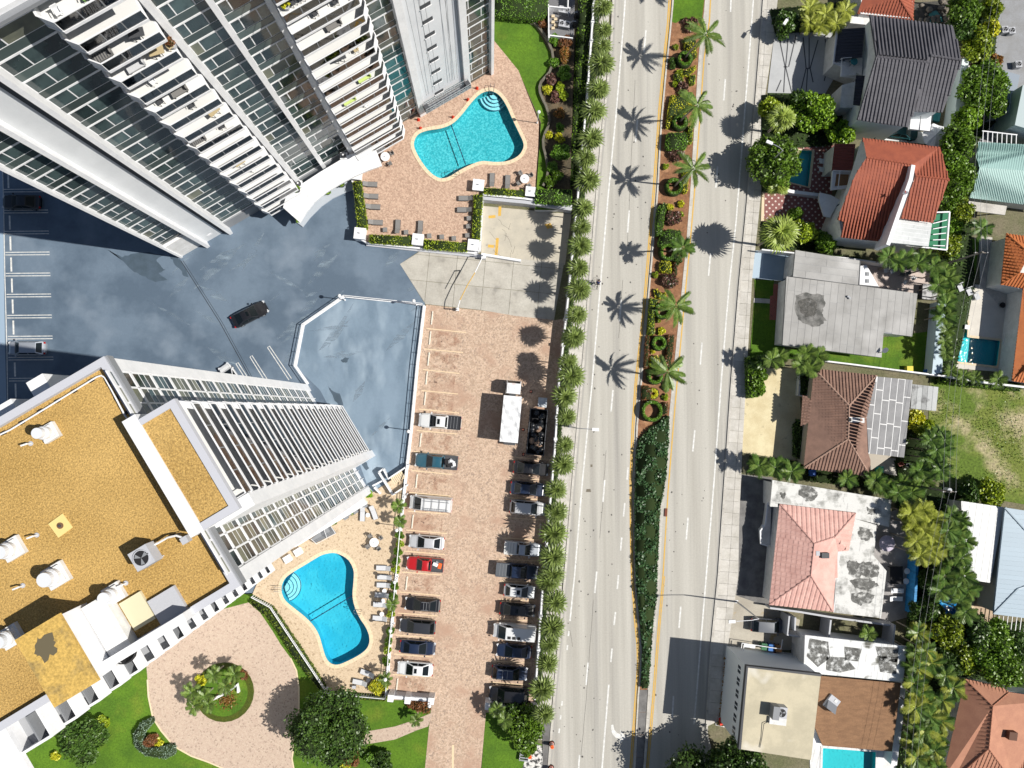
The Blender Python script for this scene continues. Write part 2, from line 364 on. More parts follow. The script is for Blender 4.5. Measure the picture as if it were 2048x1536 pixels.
def holed(name, outer, holes, z, mat, skirt=None):
 bm = bmesh.new(); es = []
 for loop in [outer] + holes:
  vs = [bm.verts.new((x, y, z)) for x, y in loop]
  es += [bm.edges.new((vs[i], vs[(i + 1) % len(vs)])) for i in range(len(vs))]
  if loop is outer: ov = vs
 bmesh.ops.triangle_fill(bm, use_beauty=True, edges=es)
 for f in bm.faces:
  if f.normal.z < 0: f.normal_flip()
 if skirt is not None:
  lo = [bm.verts.new((v.co.x, v.co.y, skirt)) for v in ov]; n = len(ov)
  for i in range(n): bm.faces.new((ov[i], lo[i], lo[(i + 1) % n], ov[(i + 1) % n]))
 me = bpy.data.meshes.new(name); bm.to_mesh(me); bm.free(); me.materials.append(mat)
 return tag(link(name, me), kind='structure')
def smooth_loop(pts, k=3):
 "closed Catmull-Rom through points"
 out = []; n = len(pts)
 for i in range(n):
  p0, p1, p2, p3 = (Vector(pts[(i + j - 1) % n]) for j in range(4))
  for q in range(k):
   t = q / k
   out.append(tuple(.5 * ((2 * p1) + (p2 - p0) * t + (2 * p0 - 5 * p1 + 4 * p2 - p3) * t * t + (3 * p1 - p0 - 3 * p2 + p3) * t ** 3)))
 return out
def offset_loop(pts, d):
 n = len(pts); a = sum(pts[i][0] * pts[(i + 1) % n][1] - pts[(i + 1) % n][0] * pts[i][1] for i in range(n)); sg = 1 if a > 0 else -1
 out = []
 for i in range(n):
  t = (Vector(pts[(i + 1) % n]) - Vector(pts[i - 1])).normalized()
  out.append((pts[i][0] + t.y * d * sg, pts[i][1] - t.x * d * sg))
 return out
def clip(poly, axis, lo, hi):
 for sgn, lim in ((1, lo), (-1, -hi)):
  out = []
  for i in range(len(poly)):
   a, b = poly[i - 1], poly[i]; da = a[axis] * sgn - lim; db = b[axis] * sgn - lim
   if da >= 0:
    if db < 0: t = da / (da - db); out.append((a[0] + (b[0] - a[0]) * t, a[1] + (b[1] - a[1]) * t))
    else: out.append(b)
   elif db >= 0:
    t = da / (da - db); out.append((a[0] + (b[0] - a[0]) * t, a[1] + (b[1] - a[1]) * t)); out.append(b)
  poly = out
  if len(poly) < 3: return []
 return poly
def tiles(poly, ang, wd, ln, gap=.03, stagger=True, jitter=0.0):
 "split a polygon into slabs: rows of width wd across ang, pieces of length ln along ang"
 c, s = math.cos(-ang), math.sin(-ang); loc = [(x * c - y * s, x * s + y * c) for x, y in poly]
 ys = [p[1] for p in loc]; xs = [p[0] for p in loc]; out = []; k = 0; y = min(ys)
 while y < max(ys):
  row = clip(loc, 1, y + gap / 2, min(y + wd, max(ys)) - gap / 2)
  x = min(xs) - (ln * (.5 if (stagger and k % 2) else 0))
  if jitter: x -= rnd.random() * ln * jitter
  while row and x < max(xs):
   pc = clip(row, 0, x + gap / 2, x + ln - gap / 2)
   if len(pc) >= 3:
    ar = abs(sum(pc[i][0] * pc[(i + 1) % len(pc)][1] - pc[(i + 1) % len(pc)][0] * pc[i][1] for i in range(len(pc)))) / 2
    if ar > .05 * wd * min(ln, 3): out.append([(px * c + py * s, -px * s + py * c) for px, py in pc])
   x += ln
  y += wd; k += 1
 return out
def slabs(name, parent, poly, ang, wd, ln, z0, z1, mat, gap=.03, stagger=True, jitter=0.0, org=(0, 0, 0)):
 for pc in tiles(poly, ang, wd, ln, gap, stagger, jitter):
  link(name, MB().prism(pc, z0, z1).mesh(name, mat, org), parent)
def leaf_arrays(pts, nrm, size, flat=.5):
 "one quad per point; nrm = preferred normal, size = array"
 n = len(pts); r = rng.normal(size=(n, 3)); nn = nrm * flat + r * (1 - flat); nn /= np.linalg.norm(nn, axis=1)[:, None] + 1e-9
 a = np.cross(nn, rng.normal(size=(n, 3))); a /= np.linalg.norm(a, axis=1)[:, None] + 1e-9; b = np.cross(nn, a)
 sz = size[:, None]; a *= sz; b *= sz * .55
 v = np.stack([pts - a, pts + b, pts + a, pts - b], 1).reshape(-1, 3)
 return v
def leaf_mesh(name, v, mats, extra=None, order=None):
 n = len(v) // 4; me = bpy.data.meshes.new(name)
 ev = np.array(extra.v, dtype=float).reshape(-1, 3) if extra else np.zeros((0, 3)); ef = extra.f if extra else []
 allv = np.concatenate([v, ev]); me.vertices.add(len(allv)); me.vertices.foreach_set('co', allv.ravel())
 loops = list(range(4 * n)); starts = list(range(0, 4 * n, 4)); tot = [4] * n; k = 4 * n
 for f in ef: starts.append(k); tot.append(len(f)); loops += [i + 4 * n for i in f]; k += len(f)
 me.loops.add(len(loops)); me.loops.foreach_set('vertex_index', loops)
 me.polygons.add(len(starts)); me.polygons.foreach_set('loop_start', starts); me.polygons.foreach_set('loop_total', tot)
 for m in mats: me.materials.append(m)
 if ef: me.polygons.foreach_set('material_index', [0] * n + [1] * len(ef))
 me.update(calc_edges=True); me.validate(); return me
def inside(poly, x, y):
 c = np.zeros(len(x), bool); n = len(poly)
 for i in range(n):
  x0, y0 = poly[i - 1]; x1, y1 = poly[i]
  c ^= ((y0 > y) != (y1 > y)) & (x < (x1 - x0) * (y - y0) / (y1 - y0 + 1e-12) + x0)
 return c
def hedge_mesh(poly, z0, h, mat, dens=38, size=.13, org=(0, 0, 0), lumpy=.12):
 poly = [(x - org[0], y - org[1]) for x, y in poly]; z0 -= org[2]
 core = MB(); core.prism(poly, z0, z0 + h - .1)
 xs = [p[0] for p in poly]; ys = [p[1] for p in poly]; A = (max(xs) - min(xs)) * (max(ys) - min(ys))
 n = int(A * dens); x = rng.uniform(min(xs), max(xs), n); y = rng.uniform(min(ys), max(ys), n); k = inside(poly, x, y); x, y = x[k], y[k]
 z = z0 + h - .1 + rng.uniform(-.08, .12, len(x)) + lumpy * np.sin(x * 2.1) * np.cos(y * 1.7)
 pts = [np.stack([x, y, z], 1)]; nr = [np.tile([0, 0, 1.], (len(x), 1))]
 a = sum(poly[i][0] * poly[(i + 1) % len(poly)][1] - poly[(i + 1) % len(poly)][0] * poly[i][1] for i in range(len(poly))); sg = 1 if a > 0 else -1
 for i in range(len(poly)):
  p, q = np.array(poly[i]), np.array(poly[(i + 1) % len(poly)]); L = np.linalg.norm(q - p); m = int(L * h * dens)
  if m < 1: continue
  t = rng.uniform(0, 1, m)[:, None]; nn = np.array([(q - p)[1], -(q - p)[0]]) / (L + 1e-9) * sg
  xy = p + (q - p) * t + nn * rng.uniform(-.03, .12, m)[:, None]
  pts.append(np.concatenate([xy, rng.uniform(z0, z0 + h, m)[:, None]], 1)); nr.append(np.tile([nn[0], nn[1], .3], (m, 1)))
 pts = np.concatenate(pts); nr = np.concatenate(nr)
 return leaf_mesh('hedge', leaf_arrays(pts, nr, rng.uniform(.6, 1.25, len(pts)) * size, .55), [mat, F_core], core)
def hedge(pts_px, z0, h, mat, label, name='hedge', cat='hedge', dens=38, size=.13, group=None, zt=None, kind=None):
 poly = PP(pts_px, z0 + h if zt is None else zt); c = (sum(p[0] for p in poly) / len(poly), sum(p[1] for p in poly) / len(poly), z0)
 o = link(name, hedge_mesh(poly, z0, h, mat, dens, size, c), None, c)
 return tag(o, label, cat, group, kind)
def blob_mesh(r, h, mat, n, size=.16, lobes=7, seed=0, squash=.75, core=True, flat=.35):
 "leafy crown from clumps; base at z=0, top at z=h"
 g = np.random.default_rng(seed + 11); cl = []
 for i in range(lobes):
  a = 2 * math.pi * i / lobes + g.uniform(-.4, .4); rr = r * g.uniform(.35, .68)
  cl.append((rr * math.cos(a), rr * math.sin(a), h * g.uniform(.4, .66), r * g.uniform(.34, .5)))
 for i in range(max(2, lobes // 2)): cl.append((r * g.uniform(-.32, .32), r * g.uniform(-.32, .32), h * g.uniform(.6, .76), r * g.uniform(.34, .46)))
 pts = []; nr = []
 for i, (x, y, z, q) in enumerate(cl):
  m = int(n / len(cl)); dd = g.normal(size=(m, 3)); dd /= np.linalg.norm(dd, axis=1)[:, None]; rad = q * (1 - .4 * g.random(m) ** 2.2) * (1 + .15 * np.sin(dd[:, 0] * 9) * np.cos(dd[:, 1] * 8 + i))
  p = np.array([x, y, z]) + dd * rad[:, None] * np.array([1, 1, squash]); pts.append(p); nr.append(dd + np.array([0, 0, .5]))
 pts = np.concatenate(pts); nr = np.concatenate(nr); ex = None
 if core:
  ex = MB()
  for x, y, z, q in cl: ex.ball((x, y, z), q * .72, 8, 5, squash)
 return leaf_mesh('crown', leaf_arrays(pts, nr, g.uniform(.6, 1.4, len(pts)) * size, flat), [mat, F_core], ex)
def ordw(i):
 W = 'first second third fourth fifth sixth seventh eighth ninth tenth eleventh twelfth thirteenth fourteenth fifteenth sixteenth seventeenth eighteenth nineteenth twentieth'.split()
 T = 'twenty-first twenty-second twenty-third twenty-fourth twenty-fifth twenty-sixth twenty-seventh twenty-eighth twenty-ninth thirtieth thirty-first thirty-second thirty-third thirty-fourth thirty-fifth thirty-sixth thirty-seventh thirty-eighth'.split()
 return (W + T)[i]
# ---------------------------------------------------------------- pools (outlines at the water's edge)
ZA, ZB = 0.9, 0.15
poolA_px = [(974,182),(985,182),(1000,191),(1014,212),(1025,237),(1037,262),(1048,287),(1045,302),(1035,314),(1015,323),(990,325),(965,323),(945,329),(922,340),(897,355),(879,357),(862,347),(847,330),(833,307),(827,290),(830,276),(839,266),(857,260),(882,256),(904,247),(922,230),(942,205),(959,188)]
poolB_px = [(656,1106),(640,1111),(610,1129),(582,1146),(567,1160),(562,1180),(569,1200),(587,1216),(607,1232),(625,1250),(637,1270),(644,1293),(651,1315),(661,1327),(676,1330),(697,1322),(721,1309),(736,1295),(740,1276),(733,1255),(720,1235),(710,1212),(706,1190),(708,1162),(708,1140),(698,1120),(682,1109),(669,1105)]
pA = smooth_loop(PP(poolA_px, ZA), 3); pB = smooth_loop(PP(poolB_px, ZB), 3)
pool_c = PP([(1599,300),(1625,302),(1617,374),(1576,364)], 0.03)         # teal pool by the dotted patio
pool_d = PP([(1645,1495),(1752,1503),(1750,1575),(1643,1575)], 0.03)     # bottom right
pool_e = PP([(1905,640),(1936,643),(1934,674),(2001,681),(1994,733),(1902,722)], 0.03)
pool_f = smooth_loop(PP([(1851,1200),(1862,1175),(1885,1172),(1905,1185),(1925,1178),(1945,1185),(1942,1210),(1948,1230),(1932,1242),(1915,1232),(1890,1228),(1862,1228)], 0.03), 2)
pool_g = PP([(1873,995),(1900,998),(1896,1020),(1869,1014)], 0.03)
pools = [pA, pB, pool_c, pool_d, pool_e, pool_f, pool_g]
holed('ground', [(-300, -300), (300, -300), (300, 300), (-300, 300)], pools, -0.02, M('ground_earth', (.115, .12, .06), (.17, .15, .10), scale=.3, rough=.95, fine=.3, fscale=4))
def make_pool(loop, z, floor, depth, label, cop=.42, copm=None, rope=None, stone=.62, wl=.22, thingname='swimming_pool'):
 c = (sum(p[0] for p in loop) / len(loop), sum(p[1] for p in loop) / len(loop), z)
 t = thing(thingname, label, 'swimming pool', c)
 n = len(loop); a = sum(loop[i][0] * loop[(i + 1) % n][1] - loop[(i + 1) % n][0] * loop[i][1] for i in range(n))
 if a < 0: loop = loop[::-1]
 b = MB(); b.add([(x, y, z - depth) for x, y in loop] + [(x, y, z + .0) for x, y in loop], [tuple(range(n))] + [((i + 1) % n, i, n + i, n + (i + 1) % n) for i in range(n)])
 part('basin', b, floor, t)
 part('pool_water', MB().flat(offset_loop(loop, -.0), z - wl), water, t)
 out = offset_loop(loop, cop); inn = offset_loop(loop, -.06)
 # coping stones, one object per stone
 acc = 0; s0 = 0; per = sum((Vector(loop[i]) - Vector(loop[(i + 1) % n])).length for i in range(n)); L = [0]
 for i in range(n): L.append(L[-1] + (Vector(loop[i]) - Vector(loop[(i + 1) % n])).length)
 def at(lp, q):
  q %= per
  for i in range(n):
   if L[i] <= q <= L[i + 1] + 1e-9:
    f = (q - L[i]) / (L[i + 1] - L[i] + 1e-9); A, B = lp[i], lp[(i + 1) % n]; return (A[0] + (B[0] - A[0]) * f, A[1] + (B[1] - A[1]) * f)
  return lp[0]
 m = max(8, int(per / stone))
 for k in range(m):
  q0, q1 = per * (k + .015) / m, per * (k + .985) / m; qm = (q0 + q1) / 2
  part('coping_stone', MB().prism([at(out, q0), at(out, qm), at(out, q1), at(inn, q1), at(inn, qm), at(inn, q0)], z - .02, z + .05), copm or coping, t)
 return t, c
tA, cA = make_pool(pA, ZA, poolfloor_a, 1.35, 'larger angular kidney pool with rippled aqua water on pink pavers beside the long tower')
tB, cB = make_pool(pB, ZB, poolfloor_b, 1.45, 'smooth bright blue kidney pool on sand pavers below the gold roofed tower')
def pool_steps(t, c, cen_px, z, a0, a1, mat):
 cx, cy = P2(*cen_px, z)
 for k, r in enumerate((2.05, 1.6, 1.15, .7)):
  pts = [(cx, cy)] + [(cx + r * math.cos(a0 + (a1 - a0) * i / 14), cy + r * math.sin(a0 + (a1 - a0) * i / 14)) for i in range(15)]
  part('pool_step', MB().prism(pts, z - 1.3, z - 1.0 + .17 * k), mat, t)
  part('step_edge', MB().ribbon(pts[1:], .09, z - 1.0 + .17 * k, z - .985 + .17 * k), M('navy_tile', (.01, .05, .12), rough=.5), t)
stepm = M('pale_step_plaster', (.45, .78, .82), rough=.8)
pool_steps(tA, cA, (989, 186), ZA, R_(190), R_(325), stepm)
pool_steps(tB, cB, (567, 1176), ZB, R_(-75), R_(60), stepm)
for t, (a, b), z in ((tA, ((902, 248), (931, 328)), ZA), (tB, ((620, 1243), (706, 1191)), ZB)):
 p, q = P(*a, z), P(*b, z); p.z = q.z = z - .2
 rp = MB().tube(p, q, .06, n=6); part('lane_rope', rp, M('navy_rope', (.01, .03, .08)), t)
 d = (q - p) / 12
 fl = MB(); [fl.ball(p + d * (i + .5), .1, 6, 4) for i in range(12)]; part('rope_floats', fl, M('navy_rope', (.01, .03, .08)), t)
def handrail(px, z, ang, label):
 t = thing('pool_handrail', label, 'handrail', P(*px, z), ang)
 for s in (-.25, .25):
  part('rail', MB().path([(-.5, s, 0), (-.5, s, .85), (0, s, .9), (.45, s, .5), (.5, s, -.3)], .03), chrome, t, O_)
 part('rung', MB().tube((.45, -.25, 0), (.45, .25, 0), .03), chrome, t, O_)
handrail((984, 180), ZA, R_(-100), 'steel handrail at the curved steps of the pink paved pool')
handrail((559, 1176), ZB, R_(0), 'steel handrail at the curved steps of the blue pool')
handrail((716, 1221), ZB, R_(160), 'steel ladder on the right edge of the blue pool')
handrail((913, 346), ZA, R_(120), 'steel ladder on the lower edge of the pink paved pool')
# ---------------------------------------------------------------- ground sheets
lawn_px = [(985,-40),(1150,-40),(1135,420),(1070,420),(1073,378),(1082,245),(1036,140),(984,78)]
sheet('lawn', lawn_px, 0.86, grass)
struct('lawn_base', MB().prism(PP(lawn_px, .85), -.02, .855), white2)
deckA = PP([(984,76),(1037,141),(1056,190),(1078,245),(1076,300),(1070,380),(1062,384),(960,378),(960,495),(948,500),(838,492),(733,483),(722,478),(705,357),(755,322),(640,330),(640,100),(800,20)], ZA)
holed('pool_deck', deckA, [offset_loop(pA, .0)], ZA, paver_pool, skirt=-.02)
# blue coated deck under the towers
sheet('parking_deck', [(-200,-60),(700,-60),(705,357),(722,478),(733,484),(842,500),(800,528),(850,608),(822,860),(812,945),(780,962),(745,985),(700,940),(560,1060),(505,1188),(-200,1188)], 0.0, deckblue)
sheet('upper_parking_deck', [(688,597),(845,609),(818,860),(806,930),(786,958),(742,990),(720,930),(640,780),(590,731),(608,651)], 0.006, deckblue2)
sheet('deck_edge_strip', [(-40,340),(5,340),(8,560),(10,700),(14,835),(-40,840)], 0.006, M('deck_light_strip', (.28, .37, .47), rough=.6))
def jag(pts, amp, k=3):
 out = []
 for i in range(len(pts)):
  a, b = pts[i], pts[(i + 1) % len(pts)]
  for q in range(k):
   t = q / k; out.append((a[0] + (b[0] - a[0]) * t + rnd.uniform(-amp, amp), a[1] + (b[1] - a[1]) * t + rnd.uniform(-amp, amp)))
 return out
for pts, am in (([(214,500),(222,504),(245,514),(262,508),(300,505),(330,510),(312,520),(320,530),(330,540),(318,546),(334,560),(310,563),(295,556),(280,549),(265,541),(250,525),(236,513)],1.5),
    ([(338,510),(352,513),(360,520),(372,536),(378,556),(368,552),(362,540),(350,530),(345,520)],1.2),
    ([(655,770),(663,780),(680,788),(686,810),(684,818),(668,800)],1.4),
    ([(682,720),(690,714),(698,716),(694,724),(686,726)],1.0), ([(725,920),(733,925),(738,937),(733,941),(724,930)],.8)):
 sheet('damp_patch', jag(pts, am), 0.012, deckwet)
for i in range(34):
 cx, cy = rnd.uniform(310, 640), rnd.uniform(540, 735)
 if i % 2: cx, cy = rnd.uniform(520, 830), rnd.uniform(500, 900)
 a = R_(rnd.choice([-38, -45, -30, -60, -150 if i % 5 else -8])); L = rnd.uniform(40, 110); wd = rnd.uniform(3, 9)
 if cx > 700 and cy < 500: continue
 if cy > 735 and cx < 640: continue
 dx, dy = math.cos(a), math.sin(a)
 sheet('tyre_scuff', [(cx, cy), (cx + dx * L * .5 - dy * wd, cy + dy * L * .5 + dx * wd), (cx + dx * L, cy + dy * L), (cx + dx * L * .5 + dy * wd, cy + dy * L * .5 - dx * wd)], 0.009 + i * .00002, deckscuff)
struct('expansion_joint', MB().ribbon(PP([(362, 522), (440, 645), (500, 755)]), .08, None, .016), black)
struct('expansion_joint', MB().ribbon(PP([(366, 521), (444, 644), (504, 754)]), .05, None, .016), black)
# road, pavements, kerbs
sheet('road', [(1231,-60),(1224,100),(1208,250),(1196,384),(1181,570),(1165,768),(1148,960),(1132,1152),(1112,1370),(1099,1536),(1092,1620),(1290,1620),(1500,1620),(1430,1536),(1411,1459),(1422,1290),(1436,1152),(1462,768),(1495,384),(1518,120),(1532,-60)], 0.0, concrete_road)
def band(name, L, Rr, z, mat): return sheet(name, L + Rr[::-1], z, mat)
# left pavement, palm verge
band('verge', [(1190,-60),(1177,150),(1159,350),(1147,480),(1130,640),(1110,900),(1092,1090),(1070,1400),(1062,1480)], [(1222,-60),(1213,150),(1196,350),(1187,480),(1173,640),(1144,960),(1126,1150),(1104,1400),(1096,1480)], .05, concrete)
kL = [(1229,-60),(1222,100),(1206,250),(1194,384),(1179,570),(1163,768),(1146,960),(1130,1152),(1110,1370),(1097,1536),(1090,1620)]
def kerbs(pts_px, wd, label_group, n=None):
 pts = PP(pts_px); base = thing('kerb', label_group, 'kerb', (pts[0][0], pts[0][1], 0))
 tot = sum((Vector(pts[i + 1]) - Vector(pts[i])).length for i in range(len(pts) - 1)); m = int(tot / 3.0)
 def at(q):
  for a, b in zip(pts, pts[1:]):
   l = (Vector(b) - Vector(a)).length
   if q <= l: return (a[0] + (b[0] - a[0]) * q / l, a[1] + (b[1] - a[1]) * q / l)
   q -= l
  return pts[-1]
 for i in range(m):
  part('kerb_stone', MB().ribbon([at(tot * i / m + .012), at(tot * (i + 1) / m - .012)], wd, -.02, .13), concrete, base)
 return base
kerbs(kL, .3, 'long pale kerb along the palm row side of the road')
struct('gutter', MB().ribbon(PP([(x + 4, y) for x, y in kL]), .28, None, .005), M('gutter_concrete', (.33, .32, .30), rough=.9, fine=.1))
kR = [(1532,-60),(1519,110),(1497,384),(1479,570),(1463,768),(1450,960),(1437,1152),(1423,1290),(1412,1459),(1416,1490),(1430,1530),(1500,1620)]
kerbs(kR, .3, 'long pale kerb along the house side of the road')
struct('gutter', MB().ribbon(PP([(x - 4, y) for x, y in kR[:-3]]), .28, None, .005), M('gutter_concrete', (.33, .32, .30)))
pave = thing('pavement', 'pale slab pavement running past the houses', 'pavement', P(1500, 400)); pave['kind'] = 'structure'; del pave['category']; del pave['label']
pv = PP([(1534,-60),(1521,110),(1499,384),(1481,570),(1465,768),(1452,960),(1439,1152),(1425,1290),(1414,1452),(1440,1440),(1456,1290),(1476,1152),(1478,1040),(1484,905),(1492,760),(1504,556),(1522,384),(1524,230),(1549,64),(1560,-60)])
slabs('paving_slab', pave, pv, R_(85.4), 1.5, 1.6, 0, .10, sidewalk_m, .03, False, 0, tuple(pave.location))
# median
medL = [(1351,-60),(1341,55),(1333,130),(1322,250),(1315,384),(1305,500),(1296,600),(1288,690),(1282,768),(1274,850),(1270,950),(1269,1050),(1271,1152),(1275,1230),(1282,1290),(1281,1340),(1277,1377),(1269,1536),(1264,1620)]
medR = [(1417,-60),(1411,20),(1400,110),(1383,384),(1374,500),(1364,600),(1354,700),(1347,768),(1339,850),(1328,960),(1321,1050),(1316,1152),(1309,1250),(1303,1310),(1298,1377),(1288,1536),(1282,1620)]
band('median_bed', medL, medR, .10, mulch)
kerbs(medL, .22, 'kerb on the left side of the planted median'); kerbs(medR, .42, 'wide pale kerb on the right side of the planted median')
sheet('median_lawn', [(1352,-60),(1343,44),(1352,46),(1362,40),(1390,42),(1403,50),(1415,-60)], .12, grass)
mc = thing('median_paving', 'x', 'x', P(1285, 1450)); mc['kind'] = 'structure'; del mc['category']; del mc['label']
for i in range(5):
 y0, y1 = 1379 + i * 45, 1379 + (i + 1) * 45 - .6
 xl = lambda y: 1279 - (y - 1377) * .05 ; xr = lambda y: 1296 - (y - 1377) * .063
 part('median_slab', MB().prism(PP([(xl(y0), y0), (xr(y0), y0), (xr(y1), y1), (xl(y1), y1)]), .02, .13), darkconc, mc)
# road markings
def line(px, wd, mat=white_road, z=.012, name='road_line'): return struct(name, MB().ribbon(PP(px), wd * 1.3, None, z), mat)
line([(1255,-60),(1246,60),(1232,230),(1217,384),(1200,580),(1184,768),(1165,960),(1149,1152),(1140,1242)], .16)
line([(1511,-60),(1500,90),(1472,444),(1457,584),(1442,768),(1429,950),(1414,1133),(1401,1290),(1388,1449)], .16)
yl = [(1343,-60),(1336,45),(1331,90),(1319,215),(1307,384),(1298,490),(1288,610),(1271,768),(1265,860),(1261,960),(1262,1080),(1264,1152),(1270,1240),(1275,1290),(1276,1330),(1271,1400),(1261,1536),(1255,1620)]
line([(x - 1, y) for x, y in yl], .13, yellow_road); line([(x + 2.2, y) for x, y in yl], .11, yellow_road, .013)
yr = [(1424,-60),(1419,40),(1408,120),(1389,384),(1380,490),(1371,580),(1354,768),(1346,860),(1336,985),(1326,1152),(1316,1260),(1307,1377),(1300,1460),(1293,1536),(1287,1620)]
line(yr, .13, yellow_road); line([(x + 3.2, y) for x, y in yr[-6:]], .1, yellow_road, .013)
for a, b in (((1462.5,-20),(1461,24)),((1450.5,158),(1447.5,201)),((1435,333),(1431.5,376)),((1421,507),(1417,552)),((1404,685),(1400.5,729)),((1389.5,860),(1385.5,903)),((1376,1035),(1372.5,1079)),((1361.5,1213),(1358,1256)),((1347,1392),(1344.5,1435)),
             ((1292,60),(1288,105)),((1275,240),(1271,284)),((1258.5,421),(1255,465)),((1242.5,599),(1239,643)),((1226,780),(1222,823)),((1209.5,960),(1206,1004)),((1193.5,1143),(1189.5,1186)),((1176,1325),(1172,1370)),((1159,1510),(1156,1556)),
             ((1256,935),(1254,959)),((1249.5,1006),(1247,1033)),((1243.5,1075),(1241,1101)),((1237,1150),(1234.5,1178)),((1231,1224),(1228,1250)),((1224,1297),(1221.5,1324)),
             ((1138,1262),(1136.5,1272)),((1135,1290),(1134,1300)),((1124.5,1402),(1123.5,1411)),((1121.5,1430),(1120.5,1439)),((1119,1457),(1117.5,1466))):
 line([a, b], .17)
line([(1217.5,1369),(1211,1450),(1204,1536),(1198,1620)], .17)
sheet('turn_arrow', [(1222.5,1450),(1226.5,1449),(1229,1460),(1235,1466),(1241,1468),(1240,1459),(1252,1475),(1239,1488),(1239.5,1478),(1231,1475),(1224.5,1468),(1222,1458)], .014, white_road)
# oil spots, cracks and patches on the carriageways
tar = M('road_tar', (.09, .085, .08), rough=.8)
for i in range(150):
 y = rnd.uniform(0, 1530); f = rnd.random();
 if i % 3: x = 1232 - (y * .087) + f * 95
 else: x = 1425 - (y * .087) + f * 85
 r = rnd.uniform(.6, 1.7); k = rnd.randint(4, 7); a0 = rnd.random() * 6
 sheet('road_spot', [(x + r * rnd.uniform(.6, 1.6) * math.cos(a0 + j * 6.283 / k), y + r * rnd.uniform(.7, 2.0) * math.sin(a0 + j * 6.283 / k)) for j in range(k)], .008 + i * .00001, tar)
for px in ([(1223,0),(1215,160)],[(1270,160),(1262,330),(1253,520)],[(1245,560),(1236,700)],[(1212,900),(1205,1010),(1198,1090)],[(1187,1200),(1172,1400),(1160,1536)],[(1140,1260),(1146,1300)]):
 struct('road_joint', MB().ribbon(PP(jag(px, .5, 6)[:-6]), .035, None, .010), tar)
sheet('road_patch', [(1173,978),(1181,978),(1182,984),(1172,984)], .011, M('asphalt_patch', (.16, .14, .11), rough=.9))
sheet('road_patch', [(1181,929),(1185,929),(1185,934),(1181,934)], .011, M('asphalt_patch', (.16, .14, .11)))
for x, y, h in ((1333,1025,16),):
 struct('storm_drain', MB().prism(PP([(x - 3, y - 8), (x + 2, y - 8), (x + 1, y + 8), (x - 4, y + 8)], .13), .1, .145), M('drain_rust', (.16, .05, .03), rough=.8))
# paver car park and drive
sheet('paved_car_park', [(852,609),(962,621),(1110,640),(1140,636),(1128,650),(1112,850),(1095,1040),(1078,1300),(1068,1425),(972,1425),(968,1470),(962,1536),(958,1600),(848,1600),(850,1536),(858,1455),(864,1400),(775,1400),(788,1160),(800,1040),(812,945),(822,860)], .014, paver_park)
cd = thing('concrete_drive', 'x', 'x', P(950, 570)); cd['kind'] = 'structure'; del cd['category']; del cd['label']
drv = PP([(800,528),(845,500),(962,512),(1128,526),(1108,640),(1032,632),(962,620),(851,608)])
slabs('drive_slab', cd, drv, R_(-5.5), 3.55, 3.85, -.01, .018, M('drive_concrete', (.44, .42, .375), (.36, .34, .30), scale=.5, rough=.9, fine=.13, fscale=4, c3=(.24, .23, .21), scale3=.5, lo3=.6, hi3=.75, objvar=.06), .045, False, 0, tuple(cd.location))
sheet('service_yard', [(966,412),(1143,428),(1130,530),(962,514)], .016, M('yard_concrete', (.48, .44, .36), (.40, .37, .31), scale=.5, rough=.9, fine=.08, c3=(.30, .28, .24), scale3=.7, lo3=.62, hi3=.72))
for px in ([(1000,413),(999,432)],[(995,476),(992,512)],[(977,434),(991,433)],[(976,492),(988,493)]): line(px, .3, yellow_road, .02, 'yard_line')
sheet('yard_line', [(1089,449),(1101,446),(1106,455),(1095,458)], .02, yellow_road)
for i in range(10):
 x, y = rnd.uniform(975, 1060), rnd.uniform(430, 505); struct('yard_crack', MB().ribbon(PP([(x + k * rnd.uniform(3, 8) * (1 if i % 2 else -.3), y + k * rnd.uniform(3, 9)) for k in range(4)]), .03, None, .021), tar)
# stall lines of the paved car park
stall = M('stall_line_cream', (.66, .52, .34), rough=.8, fine=.1)
left_lines = [(853,657,932,665),(849,698,926,705),(846,739,919,747),(843,781,916,788),(838,818,918,826),(834,861,914,868),(828,903,908,911),(824,941,904,949),(818,985,901,992),(815,1022,895,1028),(812,1060,894,1067),(808,1102,890,1109),(804,1144,884,1150),(800,1184,880,1191),(795,1226,876,1232),(791,1270,868,1276),(788,1308,866,1314),(785,1349,864,1354),(780,1390,860,1396)]
for a, b, c, d in left_lines: struct('stall_line', MB().ribbon(PP([(a, b), (c, d)]), .11, None, .019), stall)
right_lines = [(1024,914,1096,920),(1018,955,1092,960),(1014,995,1090,1000),(1010,1035,1086,1040),(1004,1076,1082,1080),(998,1118,1078,1122),(1000,1162,1072,1165),(998,1198,1070,1202),(994,1238,1066,1242),(988,1284,1062,1290),(984,1322,1060,1326),(980,1364,1054,1370)]
for a, b, c, d in right_lines: struct('stall_line', MB().ribbon(PP([(a, b), (c, d)]), .09, None, .019), stall)
line([(906,1490),(905,1600)], .2, stall, .02, 'drive_line')
rustp = stain('rusty_paver_wear', (.46, .285, .20), (.38, .22, .15), .9, .46, .80)
oilp = stain('oil_drips', (.09, .06, .05), (.16, .1, .08), 2.6, .58, .66)
for a, b, c, d in left_lines[:-1]:
 sheet('bay_wear', [(a + 14, b + 4), (c - 8, d + 5), (c - 12, d + 34), (a + 10, b + 36)], .0165 + a * 1e-6, rustp); sheet('oil_patch', [(a + 20, b + 12), (a + 48, b + 14), (a + 46, b + 28), (a + 18, b + 27)], .0178 + a * 1e-6, oilp)
